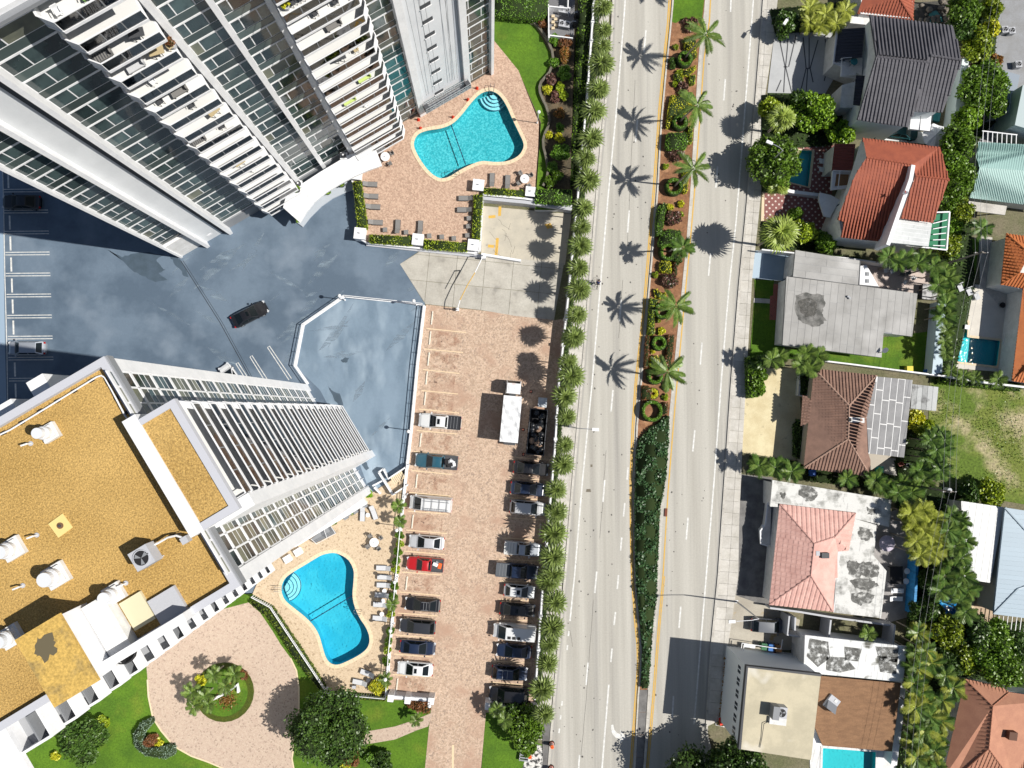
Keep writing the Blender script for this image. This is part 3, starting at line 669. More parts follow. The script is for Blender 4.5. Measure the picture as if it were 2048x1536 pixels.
# circular drive and its lawns
sheet('lawn', [(-60,1180),(300,1190),(505,1186),(545,1212),(600,1295),(652,1374),(775,1394),(866,1400),(858,1455),(850,1600),(-60,1640)], .0, grass)
circ = [(497,1205),(520,1225),(545,1262),(562,1290),(581,1316),(593,1341),(598,1376),(598,1430),(584,1517),(592,1560),(592,1620),(450,1620),(447,1537),(417,1524),(383,1512),(349,1493),(323,1462),(306,1436),(297,1393),(295,1359),(290,1300),(400,1230)]
sheet('circular_drive', circ, .018, paver_drive)
struct('drive_edging', MB().ribbon(PP(circ[4:10]), .18, 0, .05), coping); struct('drive_edging', MB().ribbon(PP(circ[12:20]), .18, 0, .05), coping)
gp = [(725,1490),(790,1479),(835,1460),(856,1453),(866,1425),(848,1432),(830,1440),(790,1453),(733,1463)]
sheet('garden_path', gp, .022, paver_drive)
sheet('lawn', [(972,1425),(1068,1425),(1062,1480),(1085,1490),(1060,1600),(958,1600),(968,1470)], .02, grass)
sheet('rubble_ground', [(1045,1536),(1056,1500),(1070,1488),(1084,1492),(1090,1600),(1040,1600)], .03, M('white_rubble', (.6, .59, .56), (.06, .06, .06), scale=2.2, lo=.46, hi=.56, rough=.9, fine=.2))
sheet('pavement_end', [(1084,1436),(1103,1436),(1094,1600),(1088,1600)], .06, darkconc)
# pool deck B
deckB = PP([(745,985),(780,962),(806,950),(800,1040),(790,1160),(782,1260),(773,1388),(660,1382),(652,1372),(598,1290),(545,1210),(505,1188),(560,1060),(700,940)], ZB)
holed('pool_deck', deckB, [offset_loop(pB, .0)], ZB, paver_poolb, skirt=-.02)
# house plots on the right
def ground_r(name, px, z, mat): return sheet(name, px, z, mat)
ground_r('driveway', [(1552,66),(1690,60),(1672,150),(1650,188),(1535,186),(1549,66)], .03, M('grey_driveway', (.42, .43, .44), (.36, .37, .38), scale=.4, rough=.8, fine=.05))
for px in ([(1557,70),(1570,134),(1567,185)],[(1571,134),(1583,185)],[(1577,68),(1571,134)],[(1592,70),(1577,134)],[(1606,75),(1612,137),(1600,187)],[(1618,75),(1618,137)],[(1636,80),(1620,137)],[(1620,137),(1626,165)],[(1615,137),(1612,187)],[(1650,78),(1654,140),(1648,162)],[(1567,134),(1575,134)],[(1611,137),(1621,137)],[(1562,160),(1552,183)]):
 struct('driveway_inlay', MB().ribbon(PP(px), .16, None, .038), darkgrey)
struct('driveway_grass_joint', MB().ribbon(PP([(1536,188),(1648,190)]), .3, None, .04), M('joint_moss', (.03, .05, .015)))
ground_r('tiled_patio', [(1528,386),(1640,392),(1658,440),(1650,470),(1640,468),(1526,440)], .03, dotted)
holed('tiled_patio', PP([(1585,290),(1672,290),(1664,388),(1560,378)], .03), [pool_c], .03, dotted)
ground_r('patio_edge', [(1524,384),(1529,384),(1528,442),(1522,442)], .035, coping)
ground_r('driveway', [(1511,501),(1592,505),(1588,555),(1574,563),(1500,556)], .03, M('blue_driveway', (.25, .33, .41), (.29, .37, .45), scale=.4, rough=.6, fine=.04))
ground_r('driveway', [(1511,501),(1528,502),(1524,553),(1504,556)], .034, M('pale_blue_driveway', (.36, .45, .53), rough=.6))
ground_r('lawn', [(1509,560),(1548,560),(1546,600),(1510,596)], .03, grass)
ground_r('lawn', [(1508,605),(1560,605),(1570,700),(1880,660),(1870,752),(1660,724),(1500,712)], .03, grass)
ground_r('garden_step', [(1508,596),(1540,598),(1540,607),(1507,605)], .05, concrete)
ground_r('brick_path', [(1547,568),(1562,569),(1560,640),(1539,640),(1540,592),(1546,591)], .06, brickred)
ground_r('patio', [(1716,520),(1862,540),(1860,590),(1730,585)], .03, M('blush_patio', (.52, .44, .40), (.45, .38, .35), scale=.6, rough=.9, fine=.15))
ground_r('driveway', [(1498,738),(1594,736),(1612,925),(1484,905),(1490,800)], .03, beach)
ground_r('lawn', [(1860,752),(2120,790),(2120,1020),(1900,985),(1855,900)], .03, drygrass)
ground_r('driveway', [(1478,948),(1545,955),(1540,1215),(1470,1190),(1474,1150)], .03, darkconc)
ground_r('yard', [(1470,1190),(1540,1215),(1600,1240),(1590,1300),(1440,1300),(1452,1230)], .034, M('rusty_yard', (.42, .39, .33), (.33, .30, .25), scale=.4, rough=.9, fine=.12, c3=(.36, .25, .10), scale3=.35, lo3=.6, hi3=.7))
ground_r('patio', [(1740,1040),(1815,1010),(1830,1230),(1760,1250)], .03, M('grey_patio', (.36, .34, .335), (.25, .24, .235), scale=.4, rough=.9, fine=.15))
ground_r('planting_bed', [(1448,1315),(1484,1320),(1470,1420),(1456,1450),(1436,1450)], .05, M('brown_bromeliad_bed', (.10, .075, .045), (.05, .05, .03), scale=2, rough=.95, fine=.4))
holed('pool_terrace', PP([(1890,566),(2010,572),(2030,620),(2016,745),(1888,735)], .03), [pool_e], .03, M('cream_terrace', (.60, .57, .51), (.53, .50, .45), scale=.6, rough=.9, fine=.08))
holed('pool_terrace', PP([(1838,1120),(1985,1150),(1990,1250),(1840,1250)], .03), [pool_f], .03, M('sandy_terrace', (.48, .36, .26), (.36, .28, .2), scale=.6, rough=.9, fine=.15))
holed('pool_terrace', PP([(1620,1470),(1800,1480),(1800,1600),(1620,1600)], .03), [pool_d], .03, white2)
ground_r('lawn', [(1912,470),(1958,480),(1950,560),(1910,560)], .03, grass)
ground_r('side_path', [(1958,470),(1985,475),(1975,560),(2030,600),(2025,640),(1960,570)], .035, concrete)
ground_r('side_yard', [(1940,0),(2120,0),(2120,300),(1950,285)], .02, M('side_yard_grey', (.28, .29, .31), (.22, .22, .22), scale=.4, rough=.9, fine=.15))
make_pool(pool_c, .03, poolfloor_c, .9, 'small teal rectangular pool on the maroon dotted patio', .3)
make_pool(pool_d, .03, M('pool_plaster_turq', (.06, .58, .60), rough=.8), 1.1, 'turquoise rectangular pool behind the brown shingled roof', .5, white2)
make_pool(pool_e, .03, M('pool_plaster_turq', (.04, .42, .44)), .8, 'turquoise stepped pool on the cream terrace beside the orange roof', .3)
make_pool(pool_f, .03, poolfloor_d, 1.3, 'deep blue curvy pool half hidden under palms', .3)
make_pool(pool_g, .03, M('pool_plaster_turq', (.04, .42, .44)), 1.1, 'tiny pale blue spa pool at the foot of the white metal roof', .2, white2)
# ---------------------------------------------------------------- helpers for towers
def frame_of(a_px, b_px, swap=False):
 a, b = P(*a_px), P(*b_px); d = b - a
 return a, math.atan2(d.y, d.x), d.length
PITCH = 2.86
def make_window(name, w, h, rows, cols, gmat, parent, loc, yface, fr=.07, frame_mat=None, axis='y', key=None, cache={}):
 "frame mesh with panes as children; local x across, z up, faces -y (axis y) or +x (axis x)"
 k = (w, h, tuple(rows), tuple(cols), axis)
 if k not in cache:
  f = MB(); panes = []
  xs = [0]; [xs.append(xs[-1] + c * w) for c in cols]; zs = [0]; [zs.append(zs[-1] + r * h) for r in rows]
  def bx(x0, x1, d0, d1, z0, z1):
   if axis == 'y': return (x0, x1, -d1, -d0, z0, z1)
   return (d0, d1, -x1, -x0, z0, z1)
  for x in xs: f.box(*bx(x - fr / 2, x + fr / 2, 0, .045, 0, h))
  for z in zs:
   for a, b in zip(xs, xs[1:]): f.box(*bx(a + fr / 2, b - fr / 2, 0, .04, z - fr / 2 if z else 0, z + fr / 2 if z < h - 1e-6 else h))
  for a, b in zip(xs, xs[1:]):
   for c, d in zip(zs, zs[1:]):
    panes.append(MB().box(*bx(a + fr / 2, b - fr / 2, .0, .03, c + fr / 2, d - fr / 2)))
  cache[k] = (f.mesh('window', white), [p.mesh('pane', []) for p in panes])
 fm, pm = cache[k]
 o = link('window', fm, parent, loc)
 for p in pm:
  if not len(p.materials): p.materials.append(windowglass)
  q = link('pane', p, o); q.material_slots[0].link = 'OBJECT'; q.material_slots[0].material = gmat()
 return o
def one_mesh(o): return o.data
# ================================================================ TOWER A (long white tower, upper left)
oA, angA, LA = frame_of((360, 513), (985, 150))
TA = thing('apartment_tower', 'tall white tower with ranks of glazed balconies beside the pink paved pool', 'building', oA, angA)
XA = lambda px: (px - 360) / 625.0 * LA
Z0, NF = 2.6, 16; ZT = Z0 + NF * PITCH
ROOF_A = ZT + 2.2
def ta(name, b, m, kind=None): return part(name, b, m, TA, origin=(0, 0, 0), kind=kind)
ta('wall', MB().box(.3, LA - .3, .25, 22, 0, ROOF_A - .3), white)
ta('roof', MB().box(.25, LA - .25, -.55, 22.5, ROOF_A - .28, ROOF_A), M('tower_roof_slab', (.36, .37, .40), rough=.8))
ta('roof_gravel', MB().box(.3, LA - .3, -.45, 22, ROOF_A + .002, ROOF_A + .06), gold)
for n_, b in (('parapet', (0, LA, -1.1, -.55)), ('parapet', (0, LA, 22.5, 22.9)), ('parapet', (-.0, .25, -.55, 22.5)), ('parapet', (LA - .25, LA, -.55, 22.5))):
 ta(n_, MB().box(*b, ROOF_A - .3, ROOF_A + .45), white)
ta('parapet_cap', MB().box(0, LA, -1.5, -1.101, ROOF_A - .35, ROOF_A - .02), midgrey)
f1, f2 = XA(409.5), XA(454.5)
P1x, P2x, P3x, P4x, P5x = XA(601), XA(650.5), XA(702), XA(842.5), XA(932.5)
B1a, B1b = XA(524), P1x - .35
B2a, B2b = P3x + .35, XA(800)
def fin(x, w, d, z1=ROOF_A - .3): return ta('fin', MB().box(x - w / 2, x + w / 2, -d, .25, 0, z1), white)
for x in (f1, f2): fin(x, .45, .9)
for x, d in ((P1x, .9), (P2x, .55), (P3x, .75)): fin(x, .5, d)
fin(P4x, .9, .45); fin(P5x, .9, .45); fin(LA - .2, .4, .35); fin(.15, .3, .3)
# blank wall between the first two fins, with its grey groove, and the plain wall with stair windows
ta('blank_wall', MB().box(f1 + .225, f2 - .225, -.12, .25, 0, ROOF_A - .3), M('blank_wall_white', (.62, .64, .66), (.56, .58, .60), scale=.3, rough=.6, fine=.03))
ta('wall_groove', MB().box(f2 - .95, f2 - .226, -.16, -.12, 0, ROOF_A - .4), M('groove_grey', (.07, .075, .085)))
ta('wall_plate', MB().box(f1 + 1.0, f1 + 1.7, -.16, -.121, 1.4, 1.9), white)
ta('blank_wall', MB().box(P4x + .45, P5x - .45, -.12, .25, 0, ROOF_A - .3), M('blank_wall_white2', (.66, .68, .71), (.60, .62, .65), scale=.3, rough=.6, fine=.03))
ta('wall_groove', MB().box(P5x - 1.1, P5x - .46, -.125, -.12, 0, ROOF_A - .3), M('groove_pale', (.40, .43, .48)))
stw = MB().box(0, 1.25, -.05, .0, 0, .62).mesh('stair_window', darkgrey)
sill = MB().box(-.05, 1.3, -.14, -.0, -.08, -.001).mesh('sill', white)
for k in range(NF + 1):
 o = link('stair_window', stw, TA, (XA(872), -.121, 1.2 + k * PITCH)); link('sill', sill, o)
for i, x in enumerate((P4x + 1.0, P4x + 1.9, P4x + 2.9, P5x - 2.3, P5x - 1.9, P5x - 1.5)):
 ta('hoist_cable', MB().tube((x, -.5, 6.0), (x + (.8 if i % 2 else -.3), -.5, ROOF_A), .018, n=4), darkgrey)
def glass_pick():
 r = rnd.random(); return windowglass if r < .88 else blindglass
bays = [(.3, f1 - .225, (.30, .70), 1), (f2 + .225, B1a + 1.2, (.27, .73), 1), (P1x + .25, P2x - .25, (.25, .5, .25), 1), (P2x + .25, P3x - .25, (.25, .47, .28), 1),
  (B2b - .6, P4x - .45, (.2, .5, .3), 1), (P5x + .45, LA - .4, (.18, .5, .32), 1)]
for bi, (xa, xb, cols, _) in enumerate(bays):
 w = xb - xa; k0 = 1 if bi in (0,) else 0
 slab = MB().box(0, w, -.10, .0, 0, .2).mesh('floor_band', white)
 spn = MB().box(0, w, -.06, .0, 0, .9).mesh('spandrel_panel', spandrel)
 for k in range(k0, NF + 1):
  z = Z0 - .26 + k * PITCH
  if bi >= 4: z -= 2.0
  link('floor_band', slab, TA, (xa, .25, z))
  s = link('spandrel_panel', spn, TA, (xa, .25, z + .2))
  make_window('window', w, 1.70, (1.0,), cols, glass_pick, TA, (xa, .25, z + 1.12), 0, .10)
ta('blank_wall', MB().box(.3, f1 - .225, -.12, .25, 0, Z0 + PITCH - .27), white2)
for xa, xb in ((P1x + .25, P2x - .25), (P2x + .25, P3x - .25)):
 ta('lobby_wall', MB().box(xa, xb, -.02, .25, 0, Z0 - .28), midgrey)
ta('lobby_wall', MB().box(f2 + .225, B1a + 1.2, -.02, .25, 0, Z0 - .28), midgrey)
# balconies
def balcony_parts(w, d, chamL, chamR, hgt=1.2, ew=.1):
 c = .95
 out = [(0, 0)] + ([(0, -(d - c)), (.75, -d)] if chamL else [(0, -d)]) + ([(w - .75, -d), (w, -(d - c))] if chamR else [(w, -d)]) + [(w, 0)]
 sl = MB().prism(out, 0, .22); fl = MB().prism([(x * (w - .3) / w + .15, y * (d - .2) / d) for x, y in out], .222, .24)
 edge = out[0:3] if chamL else [out[0], out[1]]
 line_ = [p for p in out]
 rail = MB().ribbon(line_[:-1] if not chamR else line_, .10, .22 + hgt - .06, .22 + hgt)
 base = MB().ribbon(line_[:-1] if not chamR else line_, .10, .0, .26)
 front = [(.75 if chamL else 0, -d + .03), (w - .75 if chamR else w, -d + .03)]
 n = max(2, round((front[1][0] - front[0][0]) / 1.7)); fx = [front[0][0] + (front[1][0] - front[0][0]) * i / n for i in range(n + 1)]
 panels = [MB().box(a + .05, b - .05, -d + .01, -d + .04, .26, .22 + hgt - .06) for a, b in zip(fx, fx[1:])]
 posts = [MB().box(x - .035, x + .035, -d - .0, -d + .07, .24, .22 + hgt - .09) for x in fx[1:-1]]
 side = []
 if chamL: side.append(MB().prism([(-.0, -.02), (-.0, -(d - c)), (.74, -d), (.80, -d + .07), (.1, -(d - c) + .03), (.1, -.02)], .22, .22 + hgt - .1))
 if chamR: side.append(MB().prism([(w, -.02), (w, -(d - c)), (w - .74, -d), (w - .75 - ew, -d + .07), (w - ew, -(d - c) + .03), (w - ew, -.02)], .22, .22 + hgt - .1))
 return sl, fl, rail, base, panels, posts, side
def balcony_stack(T, x0, w, d, chamL, chamR, n, z0, rot=0.0, y0=.25, back=True, glass=None, ew=.1):
 sl, fl, rail, base, panels, posts, side = balcony_parts(w, d, chamL, chamR, 1.2, ew)
 md = [('balcony', sl.mesh('balcony', white), None)]
 ch = [('floor_finish', fl.mesh('floor_finish', M('balcony_floor', (.66, .66, .65), rough=.8, fine=.04, objvar=.08))), ('handrail', rail.mesh('handrail', white)), ('edge_curb', base.mesh('edge_curb', white))]
 ch += [('glass_panel', p.mesh('glass_panel', glass or railglass)) for p in panels] + [('rail_post', p.mesh('rail_post', midgrey)) for p in posts] + [('end_wall', p.mesh('end_wall', white)) for p in side]
 bk = MB().box(.2, w - .2, -.06, .0, 0, PITCH - .5).mesh('sliding_glass_door', windowglass) if back else None
 res = []
 for k in range(n):
  z = z0 + k * PITCH - .22
  o = link('balcony', md[0][1], T, (x0[0], x0[1], z), rot)
  for nm, me in ch: link(nm, me, o)
  if bk and k < n: link('sliding_glass_door', bk, o, (0, 0, .25))
  res.append(o)
 return res
BD = 2.65
balcony_stack(TA, (B1a, .25), B1b - B1a, BD, True, False, NF + 1, Z0)
balcony_stack(TA, (B2a, .25), B2b - B2a, BD, False, True, NF + 1, Z0)
# entrance canopy with scalloped kerb below the balconies
can = thing('entrance_canopy', 'low white canopy roof with a curved edge between the tower and the parking deck', 'canopy', P(650, 370))
cpts = [(566,415),(600,445),(612,425),(628,405),(652,385),(680,368),(708,353),(735,341),(764,331),(752,300),(700,308),(640,344),(600,370),(572,392)]
part('roof', MB().prism(PP(cpts, 3.6), 3.25, 3.6), white, can)
for a, b in (((614,388),(618,405)),((662,350),(662,362)),((704,330),(708,345))): part('roof_joint', MB().ribbon(PP([a, b], 3.61), .05, None, 3.606), lightgrey, can)
for q in ((600,432),(640,388),(690,358),(745,334)): part('column', MB().tube(P(*q, 0), P(*q, 3.25), .18, n=8), white, can)
struct('curved_kerb', MB().ribbon(PP([(598,448),(612,430),(636,406),(660,389),(688,376),(704,370)], .2), 1.3, 0, .2), M('kerb_blue_grey', (.40, .44, .49), rough=.8, fine=.05))
def shaft(px, z, label):
 t = thing('roof_fan', label, 'roof fan', P(*px, z))
 part('base', MB().box(-.45, .45, -.45, .45, 0, .25), white, t, O_); part('drum', MB().tube((0, 0, .25), (0, 0, .6), .36, n=14), darkgrey, t, O_)
 part('hub', MB().tube((0, 0, .6), (0, 0, .68), .12, n=8), white, t, O_)
shaft((598, 369), 3.6, 'round fan on the white canopy at the foot of the tower'); shaft((688, 313), 3.6, 'round dark fan on the canopy close to the balcony corner')
# ================================================================ suspended work platform on the tower
sp = thing('work_platform', 'long galvanised swing stage hanging on the plain wall beside the pink paved pool', 'scaffold platform', oA + Vector((0, 0, 0)), angA)
xa, xb = P4x + .15, P5x - .1
for zz, yy in ((3.6, -.7), (4.7, -.7), (3.6, -1.5), (4.7, -1.5), (4.15, -1.5), (4.15, -.7)): part('rail', MB().tube((xa, yy, zz), (xb, yy, zz), .05, n=5), metal, sp, O_)
n = 11
for i in range(n + 1):
 x = xa + (xb - xa) * i / n
 part('frame_post', MB().path([(x, -.7, 4.7), (x, -.7, 3.6), (x, -1.5, 3.6), (x, -1.5, 4.7)], .035, 4), metal, sp, O_)
 if i < n: part('brace', MB().tube((x, -1.5, 3.6 if i % 2 else 4.7), (x + (xb - xa) / n, -1.5, 4.7 if i % 2 else 3.6), .03, n=4), metal, sp, O_)
 if i < n: part('platform_plank', MB().box(x + .02, x + (xb - xa) / n - .02, -1.45, -.75, 3.6, 3.66), midgrey, sp, O_)
for x in (xa + .3, xb - .3): part('hoist', MB().box(x - .3, x + .3, -1.4, -.8, 3.66, 4.6), darkgrey, sp, O_)
for x in (xa + 1.2, xa + 4.0):
 o = part('wall_opening', MB().box(x, x + 1.0, -.16, -.121, .6, 1.4), midgrey, TA, O_)
# ================================================================ TOWER B (gold gravel roof, lower left)
oB, a_, WB = frame_of((615, 768), (745, 985)); angB = a_ + math.pi / 2
TB = thing('apartment_tower', 'tall white tower with a gold gravel roof at the lower left', 'building', oB, angB)
def tb(name, b, m, kind=None, label=None): return part(name, b, m, TB, origin=(0, 0, 0), kind=kind, label=label)
RB = Z0 + NF * PITCH + 1.9; LB = 60.0
tb('wall', MB().box(-LB, -.25, -WB + .25, -.05, 0, RB - .35), white)
tb('roof', MB().box(-LB, -.5, -WB + .5, -.5, RB - .35, RB - .05), gold)
for b in ((-LB, 0, -.5, 0), (-LB, 0, -WB, -WB + .5), (-.5, 0, -WB + .5, -.5)): tb('parapet', MB().box(*b, RB - .35, RB + .35), M('parapet_grey_white', (.46, .47, .51), rough=.7, fine=.03))
tb('parapet_cap', MB().box(.002, .14, -WB, 0, RB - .5, RB + .2), midgrey)
V = lambda v: -v
bl, bh = 4.5, 12.1
tb('blank_wall', MB().box(-.25, 0, -1.0, -.05, 0, RB - .36), white)
tb('blank_wall', MB().box(-.25, 0, -WB + .05, -WB + 1.0, 0, RB - .36), white)
tb('fin', MB().box(-.25, 2.85, -bh - .95, -bh - .02, 0, RB - 1.2), white)
bsl = MB().box(-.25, .02, 0, 1.0, 0, .42).mesh('floor_band', white)
for side_, v0 in ((0, 1.05), (1, WB - 1.05 - 3.6)):
 for c in range(3):
  for k in range(-0, NF + 1):
   z = Z0 - .3 + k * PITCH
   make_window('window', 1.12, 2.5, (.34, .30, .36), (1.0,), (lambda c=c: blindglass if rnd.random() < .6 else windowglass), TB, (-.12, -(v0 + c * 1.2 + .02), z + .34), 0, .065, axis='x')
 s = MB().box(-.13, -.05, -(v0 + 3.62), -v0, 0, .33).mesh('floor_band', white)
 for k in range(NF + 2): link('floor_band', s, TB, (0, 0, Z0 - .3 + k * PITCH))
 for c in range(4): tb('mullion', MB().box(-.14, -.05, -(v0 + c * 1.2) - .02, -(v0 + c * 1.2) + .06, 0, RB - .36), white)
# balconies of tower B face +x: rotate the stack a quarter turn
TBb = balcony_stack(TB, (.0, -bh), bh - bl, 2.95, False, True, NF + 1, Z0 + .2, rot=math.pi / 2, y0=0, glass=glass_mat('railing_glass_dark', (.62, .65, .66), .04)[0], ew=.45)
# raised roof box over the balconies
rz = RB + 1.5
tb('roof_box', MB().box(.3, 2.35, -12.4, -5.3, rz - .45, rz - .25), white)
tb('roof_box_gravel', MB().box(.3, 2.35, -12.4, -5.3, rz - .25, rz - .12), gold)
for b in ((-.62, .3, -12.9, -4.5), (2.35, 2.85, -12.9, -4.9), (.3, 2.35, -5.3, -4.9), (.3, 2.35, -12.9, -12.4)): tb('roof_box_parapet', MB().box(*b, RB - .6 if b[0] < 0 else rz - .5, rz), white if b[0] < 0 else M('parapet_grey_white', (.46, .47, .51)))
# penthouse on the roof
def lb(px, z):
 "photo pixel at height z -> tower B local x, y"
 p = P(px[0], px[1], z) - oB; c, s = math.cos(-angB), math.sin(-angB); return (p.x * c - p.y * s, p.x * s + p.y * c)
q = [lb(p, RB + 2.9) for p in ((110, 1232), (33, 1285), (113, 1413), (197, 1360))]
x0, x1, y0, y1 = min(a for a, b in q), max(a for a, b in q), min(b for a, b in q), max(b for a, b in q)
tb('penthouse', MB().box(x0 + .1, x1 - .1, y0 + .1, y1 - .1, RB - .04, RB + 2.7), white)
tb('penthouse_roof', MB().box(x0, x1, y0, y1, RB + 2.7, RB + 2.95), M('worn_gold_gravel', (.50, .33, .09), (.26, .19, .08), scale=.7, lo=.55, hi=.72, rough=.95, fine=.3, fscale=6))
tb('stain', MB().flat(jag([(x0 + .8, y1 - 2.0), (x0 + 1.9, y1 - 1.7), (x0 + 2.0, y1 - .9), (x0 + 1.2, y1 - .6), (x0 + .6, y1 - 1.2)], .16, 5), RB + 2.955), M('dark_roof_stain', (.12, .10, .06)))
tb('machine_room', MB().box(x1 + .002, x1 + 1.5, y0 + .3, y1 - .3, RB - .04, RB + .9), white2)
tb('roof_hatch', MB().box(x1 + 3.3, x1 + 5.2, y0 + .6, y0 + 2.6, RB - .04, RB + .25), lightgrey)
tb('roof_hatch', MB().box(x1 + 1.7, x1 + 3.2, y0 + 1.4, y0 + 3.4, RB - .04, RB + .2), M('pale_tan', (.6, .55, .38)))
tb('end_wall', MB().box(x1 - .2, x1 + 5.5, -WB - .1, -WB + .45, RB - .3, RB + 1.6), white)
q = [lb(p, RB - 1.5) for p in ((50, 775), (117, 778), (97, 795), (0, 850))]
tb('side_ledge', MB().box(q[0][0] + .2, q[1][0] - .4, .02, 1.7, RB - 9, RB - 1.5), white)
tb('side_ledge', MB().box(-LB, q[0][0] - 1, .02, 1.2, RB - 14, RB - 1.2), white)
# wing with balconies beyond the lower corner
wx = -15.4; wy = -WB; wd = 2.05
tb('wing_wall', MB().box(-LB, wx - 2.2, wy - wd, wy - .002, 0, RB - 1.0), white)
wsl = [MB().box(wx - 2.2, wx, wy - wd, wy - .002, 0, .2).mesh('wing_balcony', M('wing_floor_grey', (.30, .31, .33), rough=.8)),
       MB().box(wx - .16, wx + .02, wy - wd, wy - .002, -.06, 1.25).mesh('parapet', white), MB().box(wx - 2.2, wx - .16, wy - wd - .02, wy - wd + .16, -.06, 1.25).mesh('parapet', white),
       MB().box(wx - .9, wx - .8, wy - wd + .17, wy - .1, .2, 1.3).mesh('screen', midgrey)]
for k in range(0, NF + 1):
 z = Z0 + .3 + k * PITCH - .4
 o = link('wing_balcony', wsl[0], TB, (0, 0, z)); link('parapet', wsl[1], o); link('parapet', wsl[2], o)
 if k % 3 == 0 or k > 11: link('screen', wsl[3], o)
tb('wing_roof', MB().box(-LB, wx - 2.2, wy - 3.4, wy + .3, RB - .99, RB - .6), white)
tb('wing_roof_gravel', MB().box(-LB, wx - 7.5, wy - 3.1, wy - .6, RB - .598, RB - .5), gold)
tb('wing_foot', MB().box(-12.2, -1.2, wy - .9, wy - .002, 0, 1.1), white)
for i in range(3): tb('vent_box', MB().box(-1.9 - i * 1.5, -1.3 - i * 1.5, wy - 1.25, wy - .902, 0, .8), midgrey)
# roof equipment of tower B
def rooft(px, z=RB - .04): return P(px[0], px[1], z)
def turbine(base_px, s, label):
 t = thing('roof_ventilator', label, 'roof ventilator', rooft(base_px), angB, 'white round ventilators on the gold roof')
 part('plinth', MB().box(-.55 * s, .55 * s, -.55 * s, .55 * s, 0, .35), white2, t, O_)
 part('flashing', MB().box(-.42 * s, .42 * s, -.42 * s, .42 * s, .35, .5), white2, t, O_)
 part('drum', MB().tube((0, 0, .5), (0, 0, .95), .40 * s, n=18), white2, t, O_, smooth=False)
 part('cowl', MB().tube((0, 0, .95), (0, 0, 1.1), .46 * s, .40 * s, n=18).tube((0, 0, 1.1), (0, 0, 1.5), .36 * s, n=18), M('vent_white', (.6, .62, .65), rough=.5), t, O_)
for px, s, l in (((103, 865), .95, 'white round ventilator near the conduit pipe, alone at the top of the gold roof'), ((30, 1096), 1.15, 'white round ventilator at the left edge of the gold roof, above the bent vent pipe'),
                 ((117, 1149), 1.25, 'largest white round ventilator in the middle of the gold roof'), ((232, 1185), 1.05, 'white round ventilator nearest the air conditioner and a bent pipe'), ((27, 1270), 1.15, 'white round ventilator in the shade of the penthouse')):
 turbine(px, s, l)
for px, l in (((62, 887), 'bent vent pipe left of the topmost ventilator'), ((74, 1070), 'bent vent pipe left of the square roof plate'), ((46, 1171), 'bent vent pipe left of the largest ventilator'), ((252, 1166), 'bent vent pipe above the ventilator near the air conditioner')):
 t = thing('vent_pipe', l, 'pipe', rooft(px)); part('pipe', MB().path([(0, 0, 0), (0, 0, .45), (-.3, -.12, .55)], .06), white2, t, O_); part('flashing', MB().tube((0, 0, 0), (0, 0, .05), .16, n=8), lightgrey, t, O_)
t = thing('roof_plate', 'square cream plate with a round drain on the gold roof', 'roof drain', rooft((122, 1051)), angB + .1)
part('plate', MB().box(-.55, .55, -.55, .55, 0, .06), M('cream_plate', (.70, .55, .22)), t, O_); part('ring', MB().tube((0, 0, .06), (0, 0, .12), .2, n=14), M('rusty_ring', (.16, .09, .05)), t, O_); part('drain', MB().tube((0, 0, .12), (0, 0, .2), .08, n=8), darkgrey, t, O_)
t = thing('conduit_pipe', 'white conduit pipe on black feet along the edge of the gold roof', 'pipe', rooft((100, 812)))
cp = [rooft(p, RB + .15) for p in ((-6, 872), (20, 860), (94, 815), (193, 754), (202, 751), (209, 755), (222, 778), (248, 828), (258, 843))]
part('conduit', MB().path(cp, .055), white, t)
for p in ((8, 866), (45, 845), (82, 822), (116, 802), (150, 782), (184, 761), (219, 765), (235, 796), (252, 826)):
 c = rooft(p); part('support_foot', MB().obox(c + Vector((0, 0, .06)), (.16, .1, .06), .5), black, t)
def ac_unit(label, loc, rz, s=1.0, fans=1, stand=0.0, parent=None):
 t = thing('air_conditioner', label, 'air conditioner', loc, rz)
 w = .5 * s; L = .5 * s * (1 if fans == 1 else 1.7); h = .85 * s
 if stand:
  for a in (-1, 1): part('stand_leg', MB().path([(a * L * .8, -w * .8, 0), (a * L * .8, -w * .8, stand), (a * L * .8, w * .8, stand), (a * L * .8, w * .8, 0)], .04, 4), white, t, O_)
 part('casing', MB().box(-L, L, -w, w, stand, stand + h), lightgrey, t, O_)
 for i in range(7): part('louvre', MB().box(-L * .85, L * .85, -w - .02, -w - .001, stand + .1 + i * .1 * s, stand + .15 + i * .1 * s), midgrey, t, O_)
 for f in range(fans):
  cx = 0 if fans == 1 else (-L / 2 if f == 0 else L / 2); r = .40 * s * (1 if fans == 1 else .85)
  fo = part('fan_well', MB().tube((cx, 0, stand + h), (cx, 0, stand + h + .02), r, n=16), black, t, O_)
  part('fan_guard', MB().ribbon([(cx + r * math.cos(i * .4), r * math.sin(i * .4)) for i in range(17)], .06, stand + h, stand + h + .06), lightgrey, fo, O_)
  for b in range(3):
   a = b * 2.094 + f; part('fan_blade', MB().prism([(cx, 0), (cx + r * .85 * math.cos(a), r * .85 * math.sin(a)), (cx + r * .85 * math.cos(a + .6), r * .85 * math.sin(a + .6))], stand + h + .025, stand + h + .035), midgrey, fo, O_)
 return t
ac_unit('grey air conditioner on a white stand on the gold roof, beside a bent duct', rooft((306, 1106)), angB, 1.25, 1, .45)
t = thing('refrigerant_lines', 'dark bent pipes running from the roof air conditioner to a small grey box', 'pipe', rooft((340, 1082)))
part('pipe_run', MB().path([rooft(p, RB + .5) for p in ((303, 1092), (318, 1085), (335, 1075), (352, 1071), (370, 1077))], .07), white2, t)
